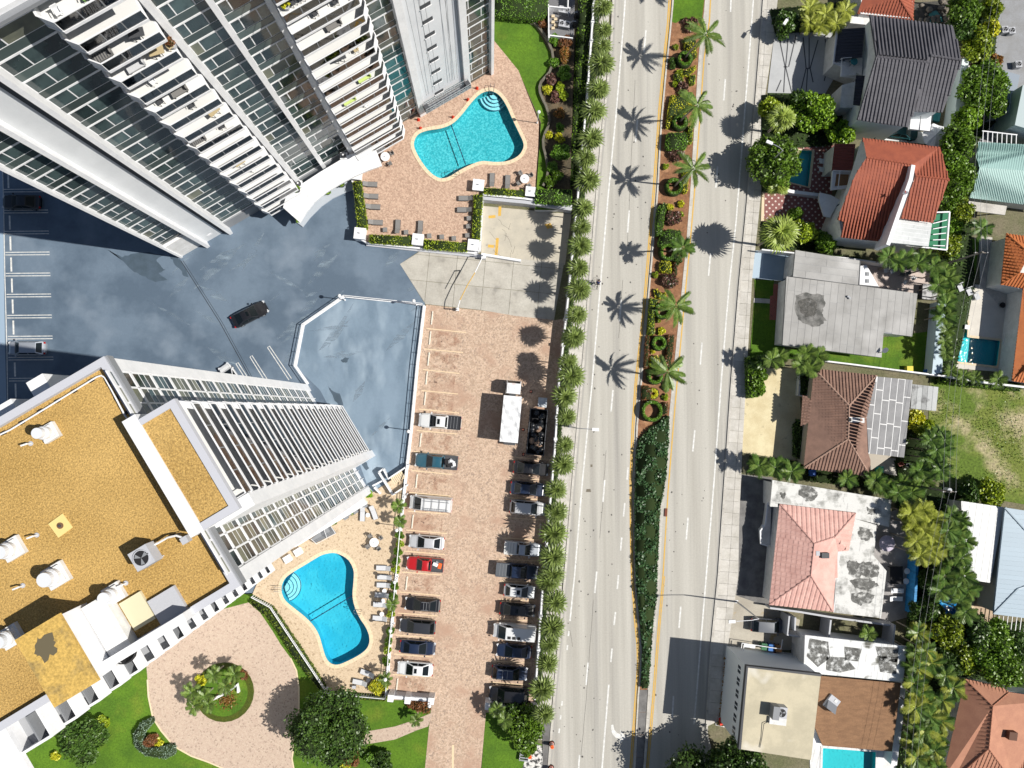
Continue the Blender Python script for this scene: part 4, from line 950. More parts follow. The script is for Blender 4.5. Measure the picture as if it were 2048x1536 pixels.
part('pipe_run', MB().path([rooft(p, RB + .25) for p in ((305, 1092), (322, 1082), (340, 1070), (362, 1066))], .04), black, t)
part('junction_box', MB().obox(rooft((372, 1079), RB + .3), (.22, .22, .3), angB), lightgrey, t)
t = thing('hose_coil', 'black coiled cable in the shade beside the penthouse', 'cable', rooft((256, 1297)))
for i in range(7): part('cable_loop', MB().path([(math.cos(a * .45) * (.45 + .05 * i) + .05 * (i % 3), math.sin(a * .45) * (.45 + .05 * i), .1 + .09 * i) for a in range(15)], .045, 5), black, t, O_)
# ---------------------------------------------------------------- palms
def frond_mesh(L, mat, seed, droop=.55, wd=.42, n=15, ang=.25):
 "feather leaf along +x: a drooping rib with leaflets"
 g = random.Random(seed); b = MB(); pts = []
 for i in range(n + 1):
  t = i / n; pts.append(Vector((L * (t - .12 * t * t), 0, L * (ang * t - droop * t * t))))
 for p, q in zip(pts[::3], pts[3::3]): b.tube(p, q, .022 * L / 2, n=3, cap=False)
 for i in range(2, n + 1):
  p = pts[i]; t = i / n; l = L * wd * (math.sin(math.pi * (.12 + .82 * t)) ** .7) * g.uniform(.85, 1.1)
  for sgn in (-1, 1):
   d = Vector((.55 + .4 * t, sgn * 1.0, -.42 + g.uniform(-.2, .1))).normalized() * l
   s2 = Vector(((.06 if n > 14 else .105) * L, 0, 0)) * (1 if t < .9 else .5)
   b.add([p - s2 * .5, p + s2 * .5, p + d * .6 + s2 * .42, p + d, p + d * .6 - s2 * .30], [(0, 1, 2, 3, 4)])
 return b.mesh('frond', mat)
def fan_mesh(r, mat, seed, n=11, pet=.42):
 "fan leaf on a stalk along +x"
 g = random.Random(seed); b = MB(); c = Vector((pet, 0, pet * .35)); b.tube((0, 0, 0), c, .018, n=3, cap=False)
 for i in range(n):
  a = R_(-125 + 250 * i / (n - 1)); l = r * (1 - .22 * abs(i / (n - 1) - .5)) * g.uniform(.85, 1.08)
  d = Vector((math.cos(a), math.sin(a), -.28 + g.uniform(-.18, .1))); m = c + d * l * .55; m.z += .04; e = c + d * l; e.z -= l * .16
  pn = Vector((-d.y, d.x, 0)) * .07 * r * 1.15
  b.add([c, m + pn, e, m - pn], [(0, 1, 2, 3)])
 return b.mesh('fan_leaf', mat)
def palm(name, label, px, z, hgt, leaves, nleaf, lean=(0, 0), group=None, seed=0, tr=.13, cat='palm tree', scale=1.0, base=None, tiers=3, crownz=None, top_px=None, lrg=1.0):
 "px = centre of the crown in the photo at height z+hgt"
 g = random.Random(seed * 13 + 5); top = P(px[0], px[1], z + hgt)
 if base is not None: bp = P(base[0], base[1], z)
 else: bp = Vector((top.x - lean[0], top.y - lean[1], z))
 t = thing(name, label, cat, bp, 0, group); off = top - bp
 pts = [Vector((off.x * s ** 1.4, off.y * s ** 1.4, off.z * s)) for s in (0, .25, .5, .75, 1)]
 b = MB()
 for i, (p, q) in enumerate(zip(pts, pts[1:])): b.tube(p, q, tr * (1.25 - .12 * i), tr * (1.13 - .12 * i), n=7, cap=False)
 part('trunk', b, trunk_m, t, O_)
 for i in range(nleaf):
  k = i % tiers; a = i * 2.399963 + g.uniform(-.2, .2)
  me = leaves[g.randrange(len(leaves))]
  o = link('frond', me, t, pts[-1] + Vector((0, 0, .05 * (tiers - k))))
  o.rotation_euler = Euler((g.uniform(-.3, .3), [.15, -.25, -.62, -1.15][k % 4] + g.uniform(-.12, .12), a)); s = scale * g.uniform(.85, 1.12); o.scale = (s, s, s)
 return t
FR_coco = [frond_mesh(2.75, F_palm, s, .5, .2, 20) for s in (1, 2, 3)]
FR_small = [frond_mesh(1.55, F_palm, s, .45, .38, 11, .35) for s in (4, 5, 6)]
F_palmd = foliage('dark_palm_leaf', (.06, .13, .018), (.12, .20, .035))
F_palmy = foliage('yellowing_palm_leaf', (.25, .29, .03), (.34, .37, .07))
FR_dark = [frond_mesh(1.75, F_palmd, s, .5, .36, 11, .3) for s in (7, 8, 9)]
FR_yel = [frond_mesh(1.75, F_palmy, s, .5, .36, 11, .3) for s in (10, 11, 12)]
FAN = [fan_mesh(.78, F_thatch, s) for s in (1, 2, 3, 4)]
FANbig = [fan_mesh(1.15, foliage('fan_palm_leaf', (.20, .28, .035), (.31, .38, .08)), s, 15, .95) for s in (5, 6, 7)]
row = [(1201,-28),(1201,15),(1205,57),(1200,92),(1199,130),(1192,185),(1190,230),(1182,277),(1175,322),(1172,362),(1167,416),(1165,451),(1162,494),(1160,534),(1155,584),(1150,629),(1147,671),(1140,719),(1137,756),
       (1130,798),(1130,838),(1125,885),(1121,928),(1116,978),(1116,1020),(1110,1065),(1110,1110),(1107,1143),(1102,1167),(1109,1204),(1100,1247),(1095,1287),(1092,1327),(1085,1370),(1082,1422)]
nb = {1: 'beside the air conditioners', 5: 'by a gap showing white concrete', 14: 'level with the cyclist', 20: 'just above the street lamp arm', 22: 'level with the black dumpster', 34: 'last before the leafy shrubs'}
for i, p in enumerate(row):
 ex = nb.get(i, ''); l = 'thatch palm, ' + ordw(i) + ' down the roadside row' + ((', ' + ex) if ex else '')
 palm('thatch_palm', l, (p[0] + rnd.uniform(-5, 5), p[1] + rnd.uniform(-6, 6)), .05, rnd.uniform(3.9, 5.6), FAN, 40, group='thatch palms lining the road', seed=i, tr=.07, tiers=4, scale=rnd.uniform(1.15, 1.7), lean=(rnd.uniform(-.2, .2), rnd.uniform(-.2, .2)))
# median palms: trunk foot and crown centre of each
med = [((1384, -22), (1436, -78)), ((1370, 116), (1411, 70)), ((1360, 243), (1394, 212)), ((1349, 372), (1386, 338)), ((1337, 503), (1366, 496)), ((1327, 620), (1351, 612)), ((1313, 752), (1334, 744))]
ml = ['above the top edge, by the median lawn', 'leaning over the clipped ring nearest the burgundy bush', 'beside the large yellow hedge block', 'leaning over the ring below the square green hedge', 'shorter, with stubby dark fronds', 'beside the long olive hedge', 'lowest one, over the ring by the rust hedges']
for i, (b, c) in enumerate(med):
 h = [7.6, 7.4, 7.2, 7.6, 6.2, 6.6, 6.5][i]
 palm('coconut_palm', 'feather palm on the median, ' + ml[i], c, .1, h, FR_coco if i != 4 else FR_dark, 11 if i != 4 else 16, base=b, group='feather palms on the road median', seed=40 + i, tr=.11, scale=1.06 if i != 4 else 1.0, tiers=2 if i != 4 else 3)
# ---------------------------------------------------------------- median planting
def ring_hedge(c_px, r_px, label, mat=F_green2, h=.95, z=.1, group='clipped ring hedges on the median', w=.42):
 c = P(*c_px, z + h); r = r_px * PXM; n = 18
 loop = [(c.x + r * math.cos(6.2832 * i / n), c.y + r * math.sin(6.2832 * i / n)) for i in range(n + 1)]
 b = MB().ribbon([((x - c.x) * (1 - .16 * w), (y - c.y) * (1 - .16 * w)) for x, y in loop], w * .8, .02, h - .08)
 m = int(620 * r * w / .42); a = rng.uniform(0, 2 * math.pi, m); q = rng.uniform(-1, 1, m); rr = r - w / 2 + q * w / 2 * 1.05
 zz = h * np.where(np.abs(q) > .82, rng.uniform(.1, .95, m), 1 - .18 * q ** 2)
 pts = np.stack([rr * np.cos(a), rr * np.sin(a), zz], 1); nr = np.stack([q * np.cos(a), q * np.sin(a), np.ones(m)], 1)
 return tag(link('ring_hedge', leaf_mesh('ring_hedge', leaf_arrays(pts, nr, rng.uniform(.6, 1.2, m) * .12, .5), [mat, F_core], b), None, (c.x, c.y, z)), label, 'hedge', group)
for c, r, l in (((1371,116),15,'dark clipped ring hedge round the palm trunk near the median lawn'), ((1361,243),15,'clipped ring hedge below the big yellow block'), ((1349,372),17,'clipped ring hedge just below the rust mulch patch, palm trunk leaning out'),
    ((1337,503),17,'clipped ring hedge around the short dark palm'), ((1326,621),16,'clipped ring hedge beside the long olive hedge'), ((1319,686),14,'clipped ring hedge with no palm, between rust hedges'), ((1311,753),15,'clipped ring hedge under the lowest median palm'), ((1305,822),21,'largest clipped ring hedge, at the end of the mulch')):
 ring_hedge(c, r, l)
ring_hedge((1307,787), 10, 'small yellow-green ring of low plants above the largest ring', F_yellow, .45)
_blobs = {}
def shrub(px, r, h, mat, label, name='shrub', cat='shrub', z=.1, group=None, n=None, size=.13, lobes=5, squash=.8, zc=None):
 k = (mat.name, round(r, 1), round(h, 1), lobes)
 if k not in _blobs: _blobs[k] = blob_mesh(r, h, mat, n or int(900 * r * r + 500), size, lobes, len(_blobs), squash)
 c = P(px[0], px[1], z + h * .6); o = link(name, _blobs[k], None, (c.x, c.y, z), rnd.random() * 6.28)
 return tag(o, label, cat, group)
for c, r, m, l in (((1381,48),15,F_purple,'burgundy bush ringed by green at the end of the median lawn'), ((1367,176),12,F_purple,'burgundy bush above the big yellow hedge block'), ((1354,311),14,F_purple,'burgundy bush framed in clipped green, under the square hedge'),
                   ((1346,435),16,F_purple,'large burgundy bush above the round mown-topped hedge'), ((1339,561),16,F_purple,'burgundy bush below the small yellow square hedge'),
                   ((1360,147),7,F_hedge,'small olive bush in the mulch, left of the sickle hedge'), ((1352,94),5,F_hedge,'tiny olive bush left of the yellow hedge under the top palm'), ((1350,168),5,F_hedge,'tiny olive bush above the burgundy one'), ((1331,333),6,F_hedge,'tiny olive bush in bare mulch left of a palm'),
                   ((1339,414),7,F_yellow,'small yellow bush on top of the large burgundy bush'), ((1362,408),6,F_yellow,'tiny yellow bush right of the burgundy bush'), ((1362,428),5,F_hedge,'tiny olive bush beside the kerb'), ((1311,550),6,F_hedge,'small upright olive bush left of the burgundy bush'),
                   ((1323,663),7,F_yellow,'small yellow bush above the empty ring'), ((1306,703),4,F_yellow,'tiny yellow bush touching the empty ring'), ((1355,522),9,F_dark,'dark bush under the short palm'), ((1368,350),6,F_hedge,'small bush under the third median palm'),
                   ((1318,640),4,F_hedge,'tiny bush below a ring hedge'), ((1331,795),6,F_hedge,'small bush right of the yellow ring'), ((1334,772),8,F_dark,'dark bush under the lowest palm'), ((1345,122),7,F_dark,'dark bush at the left kerb beside the top ring'), ((1345,132),6,F_dark,'second dark bush at the left kerb beside the top ring')):
 shrub(c, r * PXM * 1.2, .9 if r > 10 else .6, m, l, n=int(520 * (r * PXM) ** 2 + 500))
U = F_green2
for px, h, m, l in (([(1343,189),(1384,196),(1383,214),(1367,232),(1362,226),(1345,232),(1338,254),(1334,254),(1338,220)],.7,F_yellow,'large yellow hedge block on the median'),
     ([(1369,75),(1392,80),(1394,112),(1386,118),(1384,100),(1371,96)],.7,F_yellow,'yellow hedge under the top median palm'),
     ([(1336,266),(1370,264),(1375,270),(1374,292),(1370,297),(1337,297),(1333,290)],1.1,U,'square clipped green hedge on the median'),
     ([(1380,250),(1386,250),(1384,285),(1376,285)],.8,F_hedge,'short strip hedge at the right kerb beside the square hedge'),
     ([(1371,335),(1378,336),(1374,384),(1366,384)],.8,F_yellow,'thin yellow strip hedge at the right kerb under a palm'),
     ([(1325,410),(1330,404),(1332,420),(1327,440),(1325,466),(1314,470),(1313,440),(1317,415)],.9,U,'long green hedge left of the burgundy bush'),
     ([(1317,487),(1323,470),(1338,458),(1362,462),(1364,480),(1345,487),(1328,488),(1320,492)],1.0,U,'broad rounded green hedge above the short palm ring'),
     ([(1321,527),(1326,522),(1341,524),(1343,546),(1322,543)],.8,F_yellow,'small yellow square hedge'),
     ([(1309,578),(1316,580),(1325,590),(1331,584),(1333,590),(1324,598),(1312,592)],.6,F_yellow,'yellow V shaped hedge above the olive strip'),
     ([(1301,596),(1317,600),(1308,612),(1309,668),(1297,669)],.9,F_hedge,'long olive strip hedge at the left kerb'),
     ([(1392,130),(1392,137),(1377,150),(1364,150),(1366,142),(1380,137)],.6,F_yellow,'sickle shaped yellow hedge below the top ring'),
     ([(1349,147),(1356,146),(1367,158),(1368,163),(1358,163),(1350,156)],.6,F_hedge,'small bean shaped olive hedge in the mulch'),
     ([(1381,151),(1391,149),(1389,168),(1380,168)],.6,F_hedge,'small olive hedge block near the right kerb'),
     ([(1293,672),(1299,672),(1296,735),(1289,735)],.7,F_rust,'rust red hedge strip on the left kerb'),
     ([(1337,670),(1349,670),(1346,702),(1341,736),(1331,738)],.7,F_rust,'rust red hedge strip on the right kerb'),
     ([(1284,772),(1296,772),(1304,780),(1302,800),(1284,800)],.6,F_rust,'rust red hedge corner left of the yellow ring'),
     ([(1327,806),(1336,806),(1335,828),(1326,828)],.6,F_rust,'rust red hedge block right of the largest ring'),
     ([(1349,527),(1356,520),(1354,548),(1350,560),(1348,545)],.6,F_rust,'rust hedge beside the second burgundy bush'),
     ([(1302,716),(1312,711),(1320,716),(1318,738),(1302,736)],.7,F_yellow,'rounded yellow hedge above the lowest palm ring')):
 hedge(px, .1, h, m, l, dens=60, size=.11, group='clipped hedges on the median')
tag(link('groundcover', hedge_mesh(PP([(1274,905),(1280,880),(1290,868),(1300,858),(1322,842),(1337,832),(1336,880),(1331,950),(1324,995),(1319,1010),(1317,1060),(1314,1130),(1311,1200),(1304,1260),(1300,1310),(1296,1374),(1284,1374),(1287,1300),(1282,1240),(1275,1180),(1272,1120),(1271,1000)], .45), .1, .55, F_cover, 42, .2, lumpy=.4)), 'dark green feathery groundcover filling the lower median', None, None, 'stuff')
# ---------------------------------------------------------------- broadleaf trees
def tree(px, r, h, mat, label, n=5200, lobes=9, z=0, name='leafy_tree', cat='tree', size=.2, seed=None, squash=.75, group=None):
 me = blob_mesh(r, h, mat, n, size, lobes, seed if seed is not None else len(_blobs) + int(px[0]), squash); _blobs[id(me)] = me
 c = P(px[0], px[1], z + h * .72); t = thing(name, label, cat, (c.x, c.y, z), 0, group)
 link('crown', me, t)
 b = MB(); b.tube((0, 0, 0), (0, 0, h * .5), .05 * r + .08, .03 * r + .05, 8)
 for i in range(5): a = i * 1.257; b.tube((0, 0, h * .4), (r * .45 * math.cos(a), r * .45 * math.sin(a), h * .66), .02 * r + .04, .02, 5)
 part('trunk', b, bark, t, O_); return t
tree((652, 1468), 5.4, 8.0, F_dark, 'huge round dark tree on the lawn below the blue pool', 15000, 13, size=.19)
tree((1050, 1458), 2.9, 4.6, F_mid, 'bushy olive tree in the corner by the end of the palm row', 5000, 8)
tree((1024, 1432), 1.7, 3.4, F_dark, 'dark shrubby tree under the corner wall, left of the olive tree', 2600)
tree((1058, 1500), 1.1, 2.6, F_mid, 'small leafy tree beside the rubble', 1500)
tree((1484, 1568), 4.9, 10.8, F_dark, 'tall tree rising at the lower edge in front of the cream flat roof', 12000, 12, size=.2)
tree((1392, 1600), 4.9, 9.0, F_dark, 'large tree below the lower edge beside the road', 8000, 11)
tree((160, 1492), 3.3, 3.2, F_dark, 'spreading dark juniper on the lawn beside the balcony wing', 6000, 8, squash=.45, name='juniper')
tree((1637, 218), 3.1, 6.2, F_bright, 'light green tree between the charcoal roof and the pool garden', 6500, 9)
tree((1690, 262), 2.1, 4.5, F_bright, 'smaller light green tree at the corner of the charcoal roof house', 3800, 7)
tree((1596, 203), 1.8, 4.6, F_dark, 'dark green tree tucked above the fan palm', 2800, 7)
tree((1558, 312), 3.7, 7.2, F_mid, 'big spreading tree over the pavement beside the teal pool', 9000, 11)
tree((1562, 352), 2.0, 5.0, F_mid, 'lower part of the tree row over the teal pool corner', 3600)
tree((1545, 212), 1.6, 4.2, F_hedge, 'yellow-green tree on the pavement edge under the inlaid driveway', 2600)
tree((1575, 42), 1.8, 4.0, F_dark, 'round dark tree above the inlaid driveway', 3400, 7)
tree((1655, 480), 1.9, 3.6, F_mid, 'round green bush tree left of the red tiled house', 3600, 7)
tree((1612, 462), 1.7, 3.6, F_hedge, 'olive tree between the fan palm and the round green one', 2600)
tree((1594, 428), 1.0, 2.8, F_mid, 'small tree on the dotted patio edge', 1400)
for i, (x, y, r, h, m, l) in enumerate(((1976,168,3.6,6.5,F_mid,'round tree with a dark centre right of the charcoal roof'), (1998,200,2.2,5.5,F_mid,'tree joined to the round one, by the grey yard'), (1945,230,2.0,5,F_bright,'bright tree in the back lane beside the white boundary wall'),
  (1925,280,2.6,6,F_mid,'tree in the back lane at the top of the red roof'), (1915,322,2.6,6.4,F_mid,'tree in the back lane beside the mint roof'), (1935,352,2.6,6,F_mid,'tree touching the edge of the mint roof'), (1908,385,2.7,5.5,F_mid,'tree between the red roof and the mint roof'), (1925,420,2.0,4.6,F_hedge,'olive tree below the mint roof lane'),
  (1938,15,2.6,6,F_mid,'green tree at the top of the back lane'), (1925,48,2.2,5,F_dark,'dark tree beside the pond at the top'), (1985,55,1.5,4.6,F_yellow,'yellow-green tree by the grey yard at the top'), (1962,85,2.3,5,F_hedge,'olive tree in the lane above the wooden fence'), (1990,10,1.7,4,F_hedge,'small tree at the top beside the blue tank'),
  (1997,118,1.0,3,F_orange,'small orange tree beside the wooden fence'), (1912,455,1.7,4,F_mid,'green tree at the top of the creeper hedge'), (1905,485,1.7,4,F_hedge,'olive tree halfway down the creeper hedge'),
  (1985,1310,3.4,7,F_mid,'large green tree above the salmon roof'), (2018,1340,3.2,7,F_mid,'large green tree at the right edge above the salmon roof'), (1955,1275,2.8,6.5,F_dark,'dark tree under the blue curvy pool'), (2000,1280,2.6,6,F_mid,'tree below the blue metal roof'),
  (2040,1300,2.4,6,F_dark,'dark tree at the right edge below the blue roof'), (1900,1262,2.4,6,F_hedge,'olive tree left of the blue pool'), (1935,1320,2.6,6,F_hedge,'yellowish tree in the jungle garden'), (1895,1330,2.4,6,F_dark,'dark tree deep in the jungle garden'),
  (1860,1160,1.4,4,F_dark,'narrow dark tree by the blue fence'), (1945,985,1.6,3.4,F_dark,'dark bush at the lower edge of the weedy lot'), (1990,985,2.1,3.6,F_hedge,'scrubby bush above the white metal roof'), (1835,842,1.6,3,F_yellow,'yellow-green bush below the grey shed'), (1855,860,1.5,3,F_hedge,'olive bush right of the grey membrane roof'),
  (1870,1225,1.8,4.5,F_dark,'dark shrub mass beside the patio furniture'), (1845,1230,1.6,4,F_dark,'dark shrub at the corner of the weathered roof'), (1518,750,1.3,2.4,F_mid,'upper bush at the corner of the yellowed drive'), (1516,775,1.3,2.4,F_mid,'lower bush at the corner of the yellowed drive'), (1513,728,1.3,2.6,F_dark,'dark bush above the yellowed drive hedge'))):
 tree((x, y), r, h, m, l, int(520 * r * r + 900), 6 + int(r))
# big exotic shrubs above the inlaid driveway
for x, y, l in ((1618,18,'spiky yellow-green plant beside the dark round tree'), (1650,30,'spiky yellow-green plant with orange leaves, in the middle of the top bed'), (1690,22,'spiky plant touching the red hip roof'), (1640,50,'spiky plant in the shade of the top bed'), (1620,45,'spiky plant next to the inlaid driveway'), (1672,48,'spiky plant at the right end of the top bed')):
 palm('dracaena', l, (x, y), 0, 3.2, FR_yel, 22, group='spiky plants above the driveway', seed=x, tr=.08, scale=.95, cat='plant')
fp = [((1562,238),4.6,'fan palm between the light green tree and the pavement',34,1.0), ((1556,466),6.8,'round fan palm at the pavement below the dotted patio',46,1.25), ((1555,374),2.2,'low spiky agave-like palm at the foot of the pavement trees',20,.8)]
for p, h, l, n, s in fp: palm('fan_palm', l, p, 0, h, FANbig, n, group=None, seed=int(p[1]), tr=.15, scale=s, tiers=4)
def cluster(pts, h, leaves, n, what, grp, sc=1.0, z=0, tr=.08):
 for i, (x, y, l) in enumerate(pts): palm('feather_palm', what + ' ' + l, (x, y), z, h + rnd.uniform(-.5, .5), leaves, n, group=grp, seed=int(x + y), tr=tr, scale=sc * rnd.uniform(.9, 1.1))
cluster([(1776,515,'at the left end of the hedge above the flat roof'), (1795,525,'second from the left above the flat roof patio'), (1812,519,'in the middle above the patio chairs'), (1834,528,'above the covered spa'), (1848,518,'close to the white terrace wall'), (1868,532,'near the corner of the lane, over the fence'), (1882,545,'at the lane corner above the cream terrace'),
         (1896,558,'overhanging the cream terrace corner'), (1876,570,'beside the covered spa'), (1890,588,'halfway along the pale blue wall'), (1890,610,'above the narrow pale blue wall'), (1885,632,'at the top of the pale blue wall')], 4.2, FR_small + FR_dark, 15, 'bushy palm', 'palms along the back lane wall')
cluster([(1893,660,'level with the steps of the stepped pool'), (1891,705,'level with the middle of the stepped pool'), (1889,682,'thin, beside the stepped pool'), (1900,742,'at the lower corner of the stepped pool'), (1925,752,'under the cream terrace, second along'), (1950,755,'under the cream terrace, third along'), (1995,758,'under the cream terrace, nearest the orange roof')], 3.0, FR_small, 13, 'small palm', 'small palms round the stepped pool', .8)
cluster([(1962,458,'alone on the narrow back lawn')], 4, FR_dark, 16, 'dark palm', None)
cluster([(1543,720,'left of the flat grey roof corner, over the wall'), (1557,712,'second along the wall below the flat grey roof'), (1612,708,'in front of the flat roof edge'), (1620,735,'over the corner of the brown tiled roof'), (1633,712,'right one at the brown roof corner'), (1603,728,'left of the brown tiled roof corner')], 4.0, FR_small, 15, 'feathery palm', 'palms between the flat grey roof and the brown roof')
cluster([(1518,932,'first along the drive bottom'), (1550,935,'second along the drive bottom, beside the kerb wall'), (1583,943,'third along, at the corner of the brown roof'), (1693,957,'under the brown roof eaves'), (1750,960,'by the weathered roof corner'), (1766,975,'over the weathered flat roof'), (1795,985,'over the right end of the weathered flat roof'), (1805,965,'behind the cluttered patio'), (1822,985,'at the end of the brown roof yard'), (1845,960,'at the edge of the weedy lot, lower'), (1838,940,'right of the cluttered patio')], 4.0, FR_small + FR_dark, 15, 'palm', 'palms between the brown roof and the pink roof')
cluster([(1878,868,'upper one with feathery dark fronds on the weedy lot'), (1888,880,'right of the upper dark one'), (1872,900,'in the middle of the lot edge'), (1885,905,'right one of the middle pair'), (1860,880,'left, close to the grey membrane roof'), (1870,930,'lower one on the lot edge'), (1855,915,'left of the lower one'), (1880,940,'last before the pink roof garden')], 4.6, FR_dark, 14, 'dark slender palm', 'dark palms at the edge of the weedy lot', .95)
cluster([(1822,1025,'top of the clump beside the spa'), (1845,1020,'second at the top of the clump'), (1862,1040,'right edge of the clump'), (1830,1050,'left edge of the clump'), (1850,1062,'centre of the clump'), (1868,1075,'right of the centre'), (1832,1082,'left of the lower part'), (1852,1095,'lower centre'), (1866,1105,'lowest of the clump'), (1840,1110,'lowest left of the clump')], 5.5, FR_yel, 18, 'yellow-green palm,', 'yellow-green palm clump behind the pink roof', 1.05)
cluster([(1900,1030,'at the top corner of the white metal roof'), (1920,1040,'against the white metal roof edge, second down'), (1915,1065,'third down the white metal roof edge'), (1930,1080,'overhanging the white metal roof'), (1908,1092,'fifth down, right of the yellow clump'), (1922,1115,'sixth down the white metal roof edge'), (1905,1135,'above the blue curvy pool'), (1925,1150,'at the lower corner of the white metal roof'), (1895,1060,'between the spa and the yellow clump'), (1888,1150,'over the sandy terrace'), (1912,1172,'over the blue pool, upper'), (1932,1180,'over the blue pool, right'), (1918,1200,'over the blue pool, middle'), (1930,1222,'over the blue pool, lower right'), (1880,1180,'over the blue pool, left')], 5, FR_small + FR_dark, 16, 'green palm', 'green palms along the white metal roof')
jx = 0
jl = ['at the top left of the jungle strip', 'left edge by the white flat roof', 'second row near the white flat roof', 'beside the white roof corner', 'over the brown shingle edge', 'centre of the strip', 'right of centre, by the salmon roof', 'above the salmon roof corner', 'hanging over the shingle roof', 'level with the grey roof vent', 'right side, level with the vent', 'left side by the boundary wall', 'middle of the lower strip', 'right side of the lower strip', 'left side by the shade on the shingles', 'middle, above the pool wall', 'right, touching the salmon roof', 'lower left by the pool wall', 'lower middle', 'lowest right', 'bottom left corner of the strip', 'bottom of the strip', 'bottom right of the strip', 'second from the bottom']
jp = [(1835,1265),(1830,1305),(1850,1300),(1832,1335),(1828,1365),(1862,1325),(1890,1350),(1905,1375),(1840,1385),(1850,1405),(1885,1400),(1830,1415),(1858,1432),(1880,1440),(1832,1445),(1850,1460),(1872,1470),(1828,1480),(1848,1492),(1868,1500),(1832,1515),(1850,1530),(1872,1535),(1845,1475)]
cluster([(x, y, l) for (x, y), l in zip(jp, jl)], 5.2, FR_small + FR_yel + FR_dark, 17, 'dense palm', 'dense palms between the shingle roof and the salmon roof', 1.05)
cluster([(1735,1268,'alone in the narrow bed above the white flat roof')], 2.6, FR_small, 14, 'small palm', None, .85)
cluster([(428,1350,'at the top of the drive island'), (470,1348,'at the right of the drive island'), (384,1384,'at the left of the drive island'), (410,1392,'second from the left on the drive island'), (452,1372,'in the middle of the drive island, over the white wall'), (388,1412,'at the lower left of the drive island'), (418,1408,'over the left end of the white wall')], 2.7, FR_small, 14, 'young palm', 'palms on the round drive island', .82, .25)
cluster([(800,1042,'over the white railing beside the umbrella tables'), (785,1208,'beside the sun loungers of the blue pool'), (772,1358,'at the lower corner of the blue pool deck'), (797,1012,'small, at the top of the planting by the railing')], 2.4, FR_small, 13, 'small palm', None, .72, .15)
cluster([(832,1440,'on the lawn by the garden path')], 1.6, FR_small, 12, 'small palm', None, .7)
cluster([(994,1418,'in front of the corner wall by the drive'), (1010,1440,'in the dark corner by the drive lawn')], 3.0, FR_small, 14, 'green palm', None, .85)
# hedges and beds of the left side
for px, z, h, m, l in (([(706,364),(721,362),(734,455),(716,458)],ZA,.9,F_hedge,'yellow-green hedge on the wall between the pink pool deck and the blue deck'), ([(739,469),(824,474),(822,490),(739,484)],ZA,.8,F_hedge,'yellow-green hedge along the bottom of the pink pool deck, left of the middle pillar'), ([(848,479),(935,486),(934,502),(849,496)],ZA,.8,F_hedge,'yellow-green hedge along the bottom of the pink pool deck, right of the middle pillar'),
                       ([(949,389),(965,389),(958,482),(944,481)],ZA,.9,F_hedge,'yellow-green hedge on the right of the sun loungers'), ([(967,375),(1048,381),(1048,393),(967,389)],ZA,.8,F_hedge,'yellow-green hedge under the round table by the pool'), ([(1072,378),(1143,380),(1142,410),(1071,405)],ZA,1.1,U,'broad dark green hedge at the end of the lawn strip'),
                       ([(990,-20),(1096,-20),(1094,26),(1085,36),(1040,33),(990,28)],ZA,1.6,U,'tall clipped hedge at the top of the curved lawn'),
                       ([(500,1206),(508,1196),(545,1216),(600,1296),(650,1374),(640,1382),(590,1318),(540,1240)],0,.8,foliage('olive_hedge', (.15, .20, .02), (.10, .15, .015)),'long olive hedge strip outside the pool fence'), ([(655,1388),(772,1396),(772,1402),(655,1396)],0,.7,foliage('olive_hedge', (.15, .20, .02), (.10, .15, .015)),'low hedge strip under the lower pool fence')):
 hedge(px, z, h, m, l, dens=50, size=.12)
hedge([(266,1470),(280,1448),(302,1438),(304,1446),(284,1470),(282,1492),(300,1500),(345,1492),(348,1510),(330,1518),(290,1512),(270,1496)], 0, .9, F_teal, 'curved grey-green hedge at the edge of the round drive', dens=70, size=.09)
